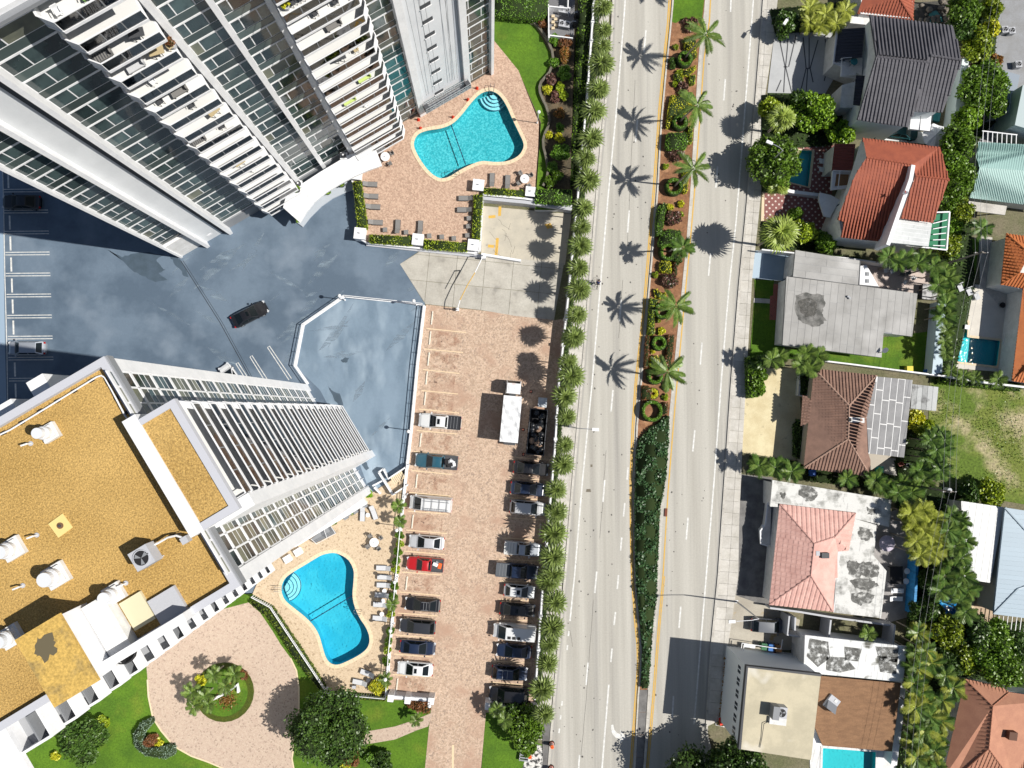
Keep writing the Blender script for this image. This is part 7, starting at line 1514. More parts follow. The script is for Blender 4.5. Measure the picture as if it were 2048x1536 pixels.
def rails(t, d):
 for s in (-1, 1): q_(t, 'roof_rail', MB().tube((d['c1'] - .1, s * d['tw'] * .85, d['H'] + .05), (d['c2'] + .1, s * d['tw'] * .85, d['H'] + .05), .025, n=5), metal)
 for f in (.35, .65): q_(t, 'cross_bar', MB().tube((lerp(d['c1'], d['c2'], f), -d['tw'] * .85, d['H'] + .07), (lerp(d['c1'], d['c2'], f), d['tw'] * .85, d['H'] + .07), .025, n=5), metal)
def ladder(t, d):
 for s in (-.92, -.55, .92): q_(t, 'rack_rail', MB().tube((.9, s * d['tw'], d['H'] + .16), (-2.5, s * d['tw'], d['H'] + .16), .035, n=5), metal)
 for i in range(4): x = .8 - i * 1.0; q_(t, 'rack_bar', MB().tube((x, -d['tw'], d['H'] + .13), (x, d['tw'], d['H'] + .13), .03, n=5), darkgrey)
 for i in range(11): x = .7 - i * .3; q_(t, 'ladder_rung', MB().tube((x, .25 * d['tw'] + .3, d['H'] + .2), (x, d['tw'] * .92, d['H'] + .2), .02, n=4), metal)
 q_(t, 'ladder_rail', MB().tube((.9, .25 * d['tw'] + .3, d['H'] + .2), (-2.4, .25 * d['tw'] + .3, d['H'] + .2), .03, n=5), metal)
def vents(t, d):
 for i in range(3): x = .7 - i * .62; q_(t, 'roof_vent', MB().box(x - .2, x + .2, d['tw'] * .35, d['tw'] * .8, d['H'] + .02, d['H'] + .06), black)
def both(*fs):
 def f(t, d): [g(t, d) for g in fs]
 return f
AL, AR = 175.0, -5.5
car('pickup', P_white, (880, 843), AL, 'white pickup with a black bed cover and a small sunroof', both(bed(cover=M('bed_cover_black', (.02, .022, .028), rough=.6)), sunroof), name='pickup_truck', cat='pickup')
car('pickup', P_teal, (873, 923), AL, 'dark teal pickup with tools in its open bed', bed(9), name='pickup_truck', cat='pickup')
car('van', P_white, (862, 1007), AL, 'white van with a ladder rack on its roof', ladder, name='van', cat='van')
car('sedan', P_silver, (853, 1085), AL, 'silver sedan in the left row, above the red pickup', None)
car('pickup_s', P_red, (850, 1129), AL, 'bright red pickup with a black bed', bed(3, None), name='pickup_truck', cat='pickup')
car('sedan', P_black, (845, 1210), AL, 'black car with bright roof rails, below the empty bay', rails)
car('suv', P_char, (835, 1253), AL, 'dark station wagon with a long plain roof, two above the white sedan', None)
car('sedan', P_navy, (835, 1296), AR, 'dark navy sedan parked nose out, just above the white sedan', None)
car('sedan', P_white, (830, 1339), AL, 'white sedan at the bottom of the left row', sunroof)
car('sedan', P_black, (1062, 937), AR, 'black sedan at the top of the right row', None)
car('sedan', P_navy, (1056, 978), AR, 'shiny navy sedan, second in the right row', None)
car('suv', P_silver, (1055, 1016), AR, 'silver hatchback SUV, third in the right row', None)
car('pickup_s', P_lightblue, (1045, 1098), AR, 'pale silver pickup with a white bed cover', bed(cover=M('bed_cover_white', (.6, .6, .58), rough=.5)), name='pickup_truck', cat='pickup')
car('pickup', P_navy, (1034, 1142), AR, 'big navy pickup with a grey bed liner', bed(cover=M('bed_liner_grey', (.09, .1, .115), rough=.7)), name='pickup_truck', cat='pickup')
car('hatch', P_white, (1039, 1183), AR, 'small white hatchback with a sunroof', sunroof)
car('sedan', P_black, (1035, 1220), AR, 'black sedan between the small white hatchback and the white van', sunroof)
car('van', P_white, (1029, 1263), AL, 'white van with three roof vents, in the right row', vents, name='van', cat='van')
car('sedan', P_navy, (1028, 1303), AL, 'dark blue sedan below the right hand white van', None)
car('suv', P_navy, (1019, 1346), AR, 'navy SUV with roof rails and cross bars', rails)
car('bigsuv', P_black, (1018, 1389), AL, 'long black SUV at the bottom of the right row', None)
car('sport', P_black, (40, 403), AL + 5, 'black car in the tower shade at the far left', None, group=None)
car('suv', P_lightblue, (52, 696), 180, 'silver SUV at the edge of the sunlight on the blue deck', None, group=None)
car('sport', P_black, (498, 628), 27.5, 'black car crossing the blue deck', sunroof, group=None, name='moving_car')
car('hatch', P_white, (462, 756), 125, 'white car nose just showing behind the gold roofed tower', None, group=None)
car('suv', M('paint_grey', (.12, .13, .15), rough=.4), (1538, 1252), -4, 'grey van backed up to the dark yard by the pink roofed house', None, group=None, name='van', cat='van')
# dark car in the white yard: replace the reserved thing
t = CARSLOT; pr, d = car_parts('sedan', M('paint_deep_teal', (.02, .07, .08), rough=.15))
[part(n_, b, m, t, O_, smooth=sm) for n_, b, m, sm in pr]
# box truck
c = P(1021, 838, 1.7); bt = thing('box_truck', 'white box truck with a creased canvas roof casting a big shadow', 'truck', (c.x, c.y, .02), R_(84.6))
tarp = M('creased_white_tarp', (.66, .67, .68), (.58, .59, .61), scale=.5, rough=.6, fine=.02); nt_ = tarp.node_tree; bump(nt_, nt_.nodes['Principled BSDF'], noise(nt_, coords(nt_, (.35, 1.2, 1)), .9, 1, .4), .5, .35)
g = MB(); nx, ny = 22, 8; r2 = random.Random(3);
vs = [(-3.05 + 6.1 * i / nx, -1.2 + 2.4 * j / ny, 3.35 + (.06 * math.sin(i * 1.7 + j * .6) + .05 * math.sin(i * .9 - j)) * (1 if 0 < j < ny and 1 < i < nx - 1 else 0) - (.12 if i >= nx - 1 else 0)) for i in range(nx + 1) for j in range(ny + 1)]
g.add(vs, [(i * (ny + 1) + j, (i + 1) * (ny + 1) + j, (i + 1) * (ny + 1) + j + 1, i * (ny + 1) + j + 1) for i in range(nx) for j in range(ny)]); q_(bt, 'canvas_roof', g, tarp)
for b_ in ((-3.05, 3.05, -1.2, -1.14), (-3.05, 3.05, 1.14, 1.2), (-3.05, -2.99, -1.14, 1.14), (2.99, 3.05, -1.14, 1.14)): q_(bt, 'box_side', MB().box(*b_, .95, 3.28), white)
q_(bt, 'chassis', MB().box(-3.3, 5.0, -.45, .45, .55, .94), darkgrey); q_(bt, 'tail_lift', MB().box(-3.5, -3.1, -1.0, .6, .8, .9), darkgrey)
q_(bt, 'cab', MB().add([(3.35, -1.0, .5), (5.05, -1.0, .5), (5.05, 1.0, .5), (3.35, 1.0, .5), (3.35, -1.0, 1.5), (5.15, -1.0, 1.5), (5.15, 1.0, 1.5), (3.35, 1.0, 1.5), (3.4, -.9, 2.35), (4.75, -.88, 2.35), (4.75, .88, 2.35), (3.4, .9, 2.35)], [(0, 1, 5, 4), (1, 2, 6, 5), (2, 3, 7, 6), (3, 0, 4, 7), (4, 5, 9, 8), (5, 6, 10, 9), (6, 7, 11, 10), (7, 4, 8, 11), (8, 9, 10, 11)]), white)
q_(bt, 'windshield', MB().add([(5.13, -.9, 1.56), (5.13, .9, 1.56), (4.80, .8, 2.30), (4.80, -.8, 2.30)], [(0, 1, 2, 3)]), carglass)
for i in range(9): q_(bt, 'roof_rib', MB().box(3.5, 4.55, -.82 + i * .2, -.74 + i * .2, 2.35, 2.40), white)
for i in range(3): q_(bt, 'marker_lamp', MB().box(4.62, 4.68, -.2 + i * .17, -.13 + i * .17, 2.35, 2.41), orange)
for x in (4.3, -1.6, -2.4):
 for s in (-1, 1): q_(bt, 'wheel', MB().tube((x, s * .75, .46), (x, s * 1.08, .46), .46, n=14), black)
for s in (-1, 1): q_(bt, 'mirror', MB().box(4.75, 4.85, min(s * 1.15, s * 1.4), max(s * 1.15, s * 1.4), 1.5, 1.95), black)
# dumpster with black bags
c = P(1074, 864, 1.0); t = thing('dumpster', 'long open dumpster heaped with black bags beside the box truck', 'dumpster', (c.x, c.y, .02), R_(84.6))
for b_ in ((-3.1, 3.1, -1.2, -1.1), (-3.1, 3.1, 1.1, 1.2), (-3.1, -3.0, -1.1, 1.1), (3.0, 3.1, -1.1, 1.1)): q_(t, 'side', MB().box(*b_, 0, 1.35), darkgrey)
q_(t, 'base', MB().box(-3.0, 3.0, -1.1, 1.1, 0, .2), black)
for i in range(12): q_(t, 'rib', MB().box(-2.9 + i * .5, -2.8 + i * .5, 1.2, 1.26, 0, 1.3), black)
bag = M('shiny_black_bag', (.012, .013, .015), rough=.18, spec=.8)
for i in range(44):
 r = rnd.uniform(.28, .5); x, y = rnd.uniform(-2.65, 2.65), rnd.uniform(-.75, .75); tag(link('rubbish_bag', MB().ball((0, 0, 0), r, 7, 5, .7).mesh('rubbish_bag', bag if i % 7 else M('torn_card', (.22, .15, .11), rough=.9)), None, (c.x + x * math.cos(R_(84.6)) - y * math.sin(R_(84.6)), c.y + x * math.sin(R_(84.6)) + y * math.cos(R_(84.6)), .75 + rnd.uniform(0, .45)), rnd.random() * 3), 'black rubbish bag heaped in the dumpster', 'rubbish bag', 'rubbish bags in the dumpster')
t = thing('covered_box', 'small square box under a pale blue sheet above the dumpster', 'box', P(1084, 805), R_(85)); q_(t, 'sheet', MB().box(-.65, .65, -.6, .6, .9, .96), M('pale_blue_sheet', (.36, .41, .48), (.6, .62, .62), scale=1.5, rough=.5)); q_(t, 'box', MB().box(-.6, .6, -.55, .55, 0, .899), midgrey)
def cone(px, z, label, col=orange, group=None):
 t = thing('traffic_cone', label, 'traffic cone', P(*px, z), 0, group); q_(t, 'base', MB().box(-.2, .2, -.2, .2, 0, .04), black if col is orange else col); q_(t, 'cone', MB().tube((0, 0, .04), (0, 0, .75), .15, .03, 10), col); q_(t, 'stripe', MB().tube((0, 0, .4), (0, 0, .52), .102, .08, 10), white if col is orange else col)
for p, l in (((1062,783),'orange cone above the box truck cab side'), ((1046,859),'orange cone between the box truck and the dumpster'), ((1047,909),'orange cone at the lower end of the dumpster')): cone(p, .02, l)
for p, l in (((954,177),'red cone nearest the corner of the tower'), ((936,200),'red cone second down along the pool edge'), ((906,235),'red cone at the waist of the pink paved pool'), ((837,240),'upper red cone by the lowest right balcony'), ((841,257),'lower red cone by the lowest right balcony')): cone(p, ZA, l, redplastic)
def barrel(px, label, dx=(0, 0)):
 t = thing('traffic_drum', label, 'traffic drum', P(*px, .05)); q_(t, 'base', MB().tube((0, 0, 0), (0, 0, .08), .42, n=14), black)
 for i in range(5): q_(t, 'band', MB().tube((0, 0, .08 + i * .2), (0, 0, .28 + i * .2), .30 - i * .012, .29 - i * .012, 14), orange if i % 2 == 0 else white)
 q_(t, 'handle', MB().box(-.12, .12, -.03, .03, 1.08, 1.2), orange)
barrel((1103, 1487), 'orange traffic drum on a black base at the kerb'); barrel((1059, 1507), 'orange traffic drum on the lawn edge by the rubble'); barrel((1102, 1535), 'traffic drum at the bottom edge beside the kerb')
t = thing('barricade', 'white framed folding barricade lying on the lawn', 'barricade', P(1048, 1512), -.15)
for y in (-.35, .0, .35): q_(t, 'board', MB().box(-.6, .6, y - .09, y + .09, .5, .54), metal)
for x in (-.62, .58): q_(t, 'leg', MB().box(x, x + .05, -.5, .5, .0, .5), white)
# ---------------------------------------------------------------- cyclist
c = P(1196, 566, .8); cy = thing('bicycle', 'black bicycle ridden along the left edge of the road', 'bicycle', (c.x, c.y, .01), R_(86))
for x, n_ in ((.52, 'front_wheel'), (-.52, 'rear_wheel')):
 q_(cy, n_, MB().path([(x + .34 * math.cos(a * .3927), 0, .35 + .34 * math.sin(a * .3927)) for a in range(17)], .02, 5), black)
 for a in range(6): q_(cy, 'spoke', MB().tube((x, 0, .35), (x + .33 * math.cos(a * 1.047), 0, .35 + .33 * math.sin(a * 1.047)), .005, n=3), metal)
q_(cy, 'frame', MB().path([(-.52, 0, .35), (-.15, 0, .85), (.36, 0, .85), (-.02, 0, .32), (-.15, 0, .85)], .022, 6).path([(.36, 0, .85), (.52, 0, .35)], .022, 6).path([(-.52, 0, .35), (-.02, 0, .32)], .02, 6), black)
q_(cy, 'handlebar', MB().path([(.30, -.24, 1.0), (.40, -.22, 1.0), (.40, .22, 1.0), (.30, .24, 1.0)], .018, 6).tube((.36, 0, .85), (.40, 0, 1.0), .018), black); q_(cy, 'saddle', MB().box(-.30, -.02, -.07, .07, .93, .98), black)
for s in (-1, 1): q_(cy, 'pedal', MB().box(-.02 + s * .12, .08 + s * .12, min(s * .1, s * .2), max(s * .1, s * .2), .28 - s * .08, .30 - s * .08), darkgrey)
def skin(name, verts, edges, radii, mat, parent=None, sub=1, loc=None, rz=None):
 me = bpy.data.meshes.new(name); me.from_pydata(verts, edges, []); o = link(name, me, parent, loc, rz); me.materials.append(mat)
 m = o.modifiers.new('skin', 'SKIN'); sv = me.skin_vertices[0].data
 for i, r in enumerate(radii): sv[i].radius = (r, r)
 sv[0].use_root = True
 o.modifiers.new('sub', 'SUBSURF').levels = sub; o.modifiers['sub'].render_levels = sub
 return o
sk_ = M('skin_tone', (.38, .22, .15), rough=.6); navyc = M('navy_shirt', (.02, .03, .09), rough=.8)
# joints: pelvis, waist, chest, neck, head; legs; arms
vb = [(-.17, 0, 1.02), (-.08, 0, 1.2), (.08, 0, 1.4), (.17, 0, 1.50), (.24, 0, 1.63),
      (-.15, .1, .98), (.16, .11, .82), (.02, .12, .42), (-.15, -.1, .98), (.10, -.11, .66), (-.10, -.12, .24),
      (.08, .19, 1.40), (.18, .25, 1.2), (.33, .23, 1.04), (.08, -.19, 1.40), (.18, -.25, 1.2), (.33, -.23, 1.04), (.12, .13, .36), (.0, -.13, .19), (.39, .22, 1.02), (.39, -.22, 1.02)]
eb = [(0, 1), (1, 2), (2, 3), (3, 4), (0, 5), (5, 6), (6, 7), (7, 17), (0, 8), (8, 9), (9, 10), (10, 18), (2, 11), (11, 12), (12, 13), (13, 19), (2, 14), (14, 15), (15, 16), (16, 20)]
rb = [.14, .13, .16, .055, .10, .10, .065, .045, .10, .065, .045, .065, .045, .032, .065, .045, .032, .045, .045, .035, .035]
pr_ = skin('person', vb, eb, rb, sk_, None, 2, (c.x, c.y, .01), R_(86)); tag(pr_, 'cyclist in a navy shirt and dark cap leaning over the handlebar', 'person')
skin('shirt', [(-.15, 0, 1.08), (-.07, 0, 1.22), (.07, 0, 1.41), (.07, .2, 1.42), (.15, .245, 1.28), (.07, -.2, 1.42), (.15, -.245, 1.28)], [(0, 1), (1, 2), (2, 3), (3, 4), (2, 5), (5, 6)], [.16, .15, .185, .085, .065, .085, .065], navyc, pr_, 2)
skin('shorts', [(-.17, 0, 1.03), (-.13, .1, .98), (.10, .11, .86), (-.13, -.1, .98), (.05, -.11, .74)], [(0, 1), (1, 2), (0, 3), (3, 4)], [.155, .115, .08, .115, .08], M('black_shorts', (.02, .02, .022), rough=.8), pr_, 2)
link('cap', MB().ball((.24, 0, 1.67), .115, 12, 6, .75).obox((.35, 0, 1.64), (.06, .07, .012)).mesh('cap', black, (0, 0, 0), True), pr_)
for s in (-1, 1):
 for f in range(4): link('finger', MB().path([(.40, s * (.19 + f * .022), 1.035), (.435, s * (.19 + f * .022), 1.015), (.42, s * (.19 + f * .022), .985)], .009, 5).mesh('finger', sk_), pr_)
 link('thumb', MB().path([(.385, s * .18, 1.02), (.40, s * .165, .99)], .011, 5).mesh('thumb', sk_), pr_); link('eye', MB().ball((.335, s * .035, 1.645), .012, 6, 4).mesh('eye', black), pr_); link('ear', MB().ball((.24, s * .10, 1.63), .022, 6, 4).mesh('ear', sk_), pr_)
 link('shoe', MB().obox((.14 if s > 0 else .02, s * .13, .33 if s > 0 else .15), (.13, .045, .04)).mesh('shoe', black), pr_)
link('nose', MB().obox((.345, 0, 1.62), (.015, .012, .02)).mesh('nose', sk_), pr_)
# ---------------------------------------------------------------- pool furniture
def lounger(px, z, ang, label, m=wicker, group='sun loungers on the pink pool deck', fr=None):
 t = thing('sun_lounger', label, 'sun lounger', P(*px, z), R_(ang), group); fr = fr or darkgrey
 q_(t, 'mattress', MB().box(-.98, .28, -.31, .31, .34, .41), m); q_(t, 'backrest', MB().add([(.29, -.31, .34), (.29, .31, .34), (.96, .31, .66), (.96, -.31, .66), (.29, -.31, .41), (.29, .31, .41), (.93, .31, .73), (.93, -.31, .73)], [(0, 3, 2, 1), (4, 5, 6, 7), (0, 1, 5, 4), (1, 2, 6, 5), (2, 3, 7, 6), (3, 0, 4, 7)]), m)
 for s in (-1, 1): q_(t, 'side_rail', MB().box(-1.0, .35, min(s * .32, s * .37), max(s * .32, s * .37), .28, .34), fr)
 for x in (-.9, .3):
  for s in (-.34, .29): q_(t, 'leg', MB().box(x, x + .05, s, s + .05, 0, .28), fr)
 return t
L1 = [((741,370),0,'top left sun lounger by the hedge on the pink deck'), ((743,394),0,'second sun lounger down beside the left hedge'), ((747,415),0,'third sun lounger down beside the left hedge'), ((752,446),0,'fourth sun lounger down beside the left hedge'), ((796,455),-92,'upright sun lounger between two side tables by the lower hedge'), ((841,457),-92,'upright sun lounger above the middle white pillar'),
      ((932,398),178,'upper sun lounger in the shade by the right hedge'), ((929,421),178,'lower sun lounger in the shade by the right hedge'), ((984,362),-92,'sun lounger right of the upper white pillar'), ((1015,366),-92,'sun lounger left of the round glass table')]
for p, a, l in L1: lounger(p, ZA, a if a not in (0, 178) else a + 178 - 0 if a == 0 else 0, l)
def small_table(px, z, ang, label, grp):
 t = thing('side_table', label, 'side table', P(*px, z), R_(ang), grp); q_(t, 'tabletop', MB().box(-.3, .3, -.3, .3, .42, .46), wicker)
 for a in (-.27, .22):
  for b_ in (-.27, .22): q_(t, 'leg', MB().box(a, a + .05, b_, b_ + .05, 0, .42), darkgrey)
for p, l in (((771,461),'low side table left of the upright lounger'), ((813,466),'low side table between the two upright loungers'), ((859,473),'first low table right of the middle pillar'), ((884,475),'second low table right of the middle pillar'), ((908,478),'third low table right of the middle pillar'), ((938,438),'uppermost low table by the right hedge'), ((937,454),'middle low table by the right hedge'), ((935,472),'lowest low table by the right hedge')): small_table(p, ZA, 3, l, 'low tables on the pink pool deck')
def dining(px, z, label, m=white, n=4, r=.62, chairm=wicker):
 t = thing('round_table', label, 'table', P(*px, z)); q_(t, 'tabletop', MB().tube((0, 0, .72), (0, 0, .75), r, n=20), m); q_(t, 'pedestal', MB().tube((0, 0, 0), (0, 0, .72), .06, n=8), darkgrey); q_(t, 'foot', MB().tube((0, 0, 0), (0, 0, .05), .3, n=12), darkgrey); q_(t, 'umbrella_socket', MB().tube((0, 0, .75), (0, 0, 1.0), .04, n=6), metal)
 for i in range(n):
  a = i * 6.2832 / n + .6; q = P(*px, z); plastic_chair((q.x + (r + .38) * math.cos(a), q.y + (r + .38) * math.sin(a), z), a - math.pi / 2, chairm, ['dark chair at the upper right of the ', 'dark chair at the upper left of the ', 'dark chair at the lower left of the ', 'dark chair at the lower right of the '][i % 4] + label)
dining((772, 317), ZA, 'round white table by the tower balconies'); dining((1049, 361), ZA, 'round white table by the right pillar'); dining((750, 1083), ZB, 'round white table above the blue pool')
LB_ = [((726,1027),'-','left pale lounger of the pair above the round table',268), ((748,1024),'-','right pale lounger of the pair above the round table',290), ((768,1135),'-','topmost pale lounger beside the blue pool',178), ((770,1153),'-','second pale lounger beside the blue pool',178), ((769,1169),'-','third pale lounger beside the blue pool',178), ((765,1189),'-','fourth pale lounger beside the blue pool',176), ((762,1208),'-','fifth pale lounger, under the palm',176), ((761,1235),'-','sixth pale lounger beside the blue pool',176), ((736,1345),'-','upper pale lounger at the bottom of the sand deck',160), ((721,1363),'-','lower pale lounger at the bottom of the sand deck',168)]
for p, _, l, a in LB_: lounger(p, ZB, a + 180, l, cushion, 'pale loungers on the sand deck')
for p, l in (((737,1029),'round white side table between the paired loungers'), ((770,1180),'round white side table below the third lounger'), ((767,1200),'round white side table below the fourth lounger'), ((765,1226),'round white side table above the sixth lounger'), ((738,1358),'round dark side table at the bottom of the sand deck')):
 t = thing('side_table', l, 'side table', P(*p, ZB)); q_(t, 'tabletop', MB().tube((0, 0, .5), (0, 0, .54), .3, n=14), white if 'white' in l else darkgrey); q_(t, 'stem', MB().tube((0, 0, 0), (0, 0, .5), .05, n=6), midgrey)
t = thing('bench', 'small grey bench at the lower fence of the sand deck', 'bench', P(709, 1372, ZB)); q_(t, 'seat', MB().box(-.25, .25, -.2, .2, .4, .46), lightgrey); [q_(t, 'leg', MB().box(a, a + .04, -.18, .18, 0, .4), darkgrey) for a in (-.24, .2)]
for p, l in (((700,1025),'dark bin in the wall nook beside the gold roofed tower'),):
 t = thing('planter_bin', l, 'planter', P(*p, ZB), .6); q_(t, 'box', MB().box(-.45, .45, -.3, .3, 0, .6), darkgrey); q_(t, 'rim', MB().box(-.48, .48, -.33, .33, .6, .66), midgrey)
for (x, y), l in (((738,988),'green bush against the tower base at the top of the sand deck'), ((705,1022),'small green bush beside the dark bin'), ((668,1042),'small green bush by the ground terrace')): shrub((x, y), .55, .8, F_bright, l, z=ZB)
# white slatted seats sticking out of the tower foot
t = thing('ground_terrace', 'small railed ground terrace at the foot of the gold roofed tower', 'terrace', P(648, 1068, ZB))
part('floor', MB().prism(PP([(622,1078),(660,1050),(672,1066),(632,1086)], .3), ZB, .3), midgrey, t)
for a, b in (((622,1078),(633,1088)), ((633,1088),(671,1067)), ((671,1067),(660,1050)), ((648,1059),(654,1076))):
 for zz in (.6, .9, 1.2): part('rail', MB().tube(P(*a, zz), P(*b, zz), .03, n=4), white, t)
for (x, y) in ((598, 1103), (577, 1117)): t2 = thing('slatted_bench', 'white slatted bench at the tower foot, ' + ('upper' if x == 598 else 'lower'), 'bench', P(x, y, ZB), R_(31)); [q_(t2, 'slat', MB().box(-.55, .55, -.45 + i * .16, -.33 + i * .16, .42, .45), white) for i in range(6)]; [q_(t2, 'leg', MB().box(a, a + .05, -.4, .4, 0, .42), white) for a in (-.5, .45)]
# ---------------------------------------------------------------- lamps, railings, walls, pillars
def lamp_post(base, z, h, label, arm=(0, 0)):
 b = P(*base, z); t = thing('globe_lamp', label, 'street lamp', b, 0, 'white globe lamps'); q_(t, 'base', MB().tube((0, 0, 0), (0, 0, .3), .14, .1, 8), white); q_(t, 'post', MB().path([(0, 0, .3), (0, 0, h - .3)], .055, 7), white); q_(t, 'globe', MB().ball((0, 0, h), .24, 14, 10), M('globe_white', (.72, .73, .74), rough=.2))
 q_(t, 'collar', MB().tube((0, 0, h - .34), (0, 0, h - .2), .09, .13, 8), white)
for b, h, l, z in (((690,600),3.6,'globe lamp at the top corner of the railed deck',0), ((833,610),3.6,'globe lamp at the drive corner of the railed deck',0), ((823,861),3.8,'globe lamp halfway down the car park railing',0), ((800,1052),3.4,'globe lamp at the upper end of the blue pool fence',ZB), ((796,1152),3.4,'globe lamp level with the red pickup',ZB), ((788,1246),3.4,'globe lamp level with the dark station wagon',ZB), ((778,1340),3.4,'globe lamp level with the bottom white sedan',ZB), ((655,1375),3.4,'globe lamp at the lower left corner of the pool fence',ZB), ((1074,246),3.6,'globe lamp between the pink deck and the curved lawn',ZA), ((862,1397),2.4,'globe lamp on the entrance wall pillar',0.6), ((815,988),3.2,'globe lamp among the stair walls',0)):
 lamp_post(b, z, h, l)
def railing(pts, z, h, label, px=True, sp=1.5, rails_=2, m=white, base=.0, bw=.28, name='railing'):
 w3 = [P(*p, z) for p in pts]; t = thing(name, label, 'railing', w3[0])
 if base: part('base_wall', MB().ribbon([(p.x, p.y) for p in w3], bw, z - .1, z + base), white, t)
 for a, b in zip(w3, w3[1:]):
  for r_ in range(rails_): zz = Vector((0, 0, h - r_ * .42)); part('rail', MB().tube(a + zz, b + zz, .035 if r_ else .055, n=5), m, t)
  n = max(1, int((b - a).length / sp))
  for i in range(n + 1): p = a.lerp(b, i / n); part('post', MB().tube(p + Vector((0, 0, base)), p + Vector((0, 0, h)), .04, n=5), m, t)
 return t
railing([(690,593),(608,650),(592,732),(617,768)], 0, 1.1, 'white double railing around the left side of the lighter blue deck', base=.14); railing([(690,593),(845,609)], 0, 1.1, 'white railing along the top of the lighter blue deck', base=.14)
railing([(849,612),(835,730),(823,860),(813,945),(806,1010),(797,1110),(788,1210),(779,1300),(773,1388)], .1, 1.1, 'long white railing on the low wall between the deck and the car park', base=.3, bw=.38)
f_ = railing([(508,1190),(545,1210),(600,1293),(656,1377)], ZB, 1.2, 'white picket fence round the lower left of the blue pool', rails_=2, sp=.28); railing([(656,1380),(773,1391)], ZB, 1.2, 'white picket fence along the bottom of the sand deck', sp=.32)
def pillar(px, z, h, label, s=.72):
 t = thing('pillar', label, 'pillar', P(*px, z), R_(-6)); q_(t, 'shaft', MB().box(-s, s, -s, s, -z, h - .1), white); q_(t, 'cap', MB().box(-s - .04, s + .04, -s - .04, s + .04, h - .1, h), white); q_(t, 'finial', MB().tube((0, 0, h), (0, 0, h + .35), .05, n=6), metal); q_(t, 'finial_arm', MB().path([(-.25, .1, h + .12), (0, 0, h + .3), (.25, .12, h + .12)], .02, 4), metal)
for p, l in (((722,470),'square white pillar at the lower left corner of the pink deck'), ((837,482),'square white pillar between the two lower hedges'), ((947,493),'square white pillar at the lower right corner of the pink deck'), ((957,374),'square white pillar above the shaded loungers'), ((1060,387),'square white pillar under the round table'), ((714,352),'square white pillar beside the entrance canopy')):
 pillar(p, ZA, .95, l, .72 if p[0] != 1060 else .62)
t = thing('retaining_wall', 'low white wall edging the pink pool deck', 'wall', P(840, 490)); part('wall', MB().ribbon(PP([(704,358),(722,479),(735,486),(838,496),(948,506),(960,500),(966,384)], 1.05), .22, 0, 1.05), white, t); part('plinth', MB().ribbon(PP([(733,488),(838,499),(962,512)], .3), .5, 0, .3), lightgrey, t)
t = thing('retaining_wall', 'white stepped wall between the hedge and the service yard', 'wall', P(1050, 405)); part('wall', MB().ribbon(PP([(966,396),(1050,404),(1144,418)], 1.5), .45, 0, 1.5), lightgrey, t); part('coping', MB().ribbon(PP([(966,389),(1050,397),(1144,412)], 1.6), .25, 1.3, 1.6), white, t)
t = thing('low_wall', 'low white wall between the service yard and the slab drive', 'wall', P(1000, 516)); part('wall', MB().ribbon(PP([(963,508),(1042,521)], .8), .3, 0, .8), white, t)
# roadside wall
t = thing('boundary_wall', 'long white wall behind the roadside thatch palms', 'wall', P(1140, 600)); rw = [(1192,-40),(1184,60),(1175,190),(1160,350),(1149,470),(1135,610),(1118,770),(1110,900),(1096,1060),(1084,1200),(1070,1400)]
rp = PP(rw, 1.7); part('wall', MB().ribbon(rp, .22, 0, 1.7), white, t)
for i in range(len(rw) - 1):
 for k in range(3):
  a = Vector(rp[i]).lerp(Vector(rp[i + 1]), (k + .5) / 3); part('pier', MB().obox((a.x, a.y, .93), (.2, .22, .93), R_(85)), white, t)
tag(link('understorey', hedge_mesh(PP([(1160,-40),(1186,-40),(1168,200),(1152,360),(1140,372),(1148,200)], .5), .0, .9, F_mid, 22, .16)), 'rough green shrubbery between the wall and the shrub bed', None, None, 'stuff')
tag(link('verge_planting', hedge_mesh(PP([(1196,-40),(1204,-40),(1190,160),(1174,350),(1160,480),(1146,620),(1130,770),(1120,900),(1106,1060),(1094,1200),(1080,1410),(1072,1410),(1088,1200),(1099,1060),(1113,900),(1121,770),(1138,620),(1151,480),(1164,350),(1180,160)], .4), .0, .45, F_dark, 22, .14)), 'dark strappy planting at the feet of the roadside palms', None, None, 'stuff')
t = thing('wavy_wall', 'dark wavy edging wall between the curved lawn and the shrub bed', 'wall', P(1095, 200, ZA))
wv = [(990,30),(1018,31),(1042,35),(1057,38),(1067,44),(1076,53),(1084,63),(1092,75),(1098,87),(1104,101),(1106,115),(1105,129),(1099,145),(1090,155),(1082,164),(1079,174),(1080,185),(1085,198),(1092,212),(1097,227),(1099,240),(1096,254),(1090,266),(1086,280),(1087,295),(1091,310),(1094,325),(1096,342),(1093,358),(1086,372)]
sw_ = [P2(x, y, ZA + .3) for x, y in wv]
part('wall', MB().ribbon(sw_[4:], .32, ZA - .05, ZA + .45), M('weathered_wall_top', (.16, .15, .12), (.10, .09, .07), scale=1, rough=.9, fine=.2), t); part('path_edge', MB().ribbon(sw_[:5], .6, ZA - .05, ZA + .12), coping, t)
sheet('shrub_bed', [(1060,33),(1150,30),(1140,405),(1088,376),(1096,340),(1087,290),(1099,240),(1080,180),(1106,115)], .88, soil)
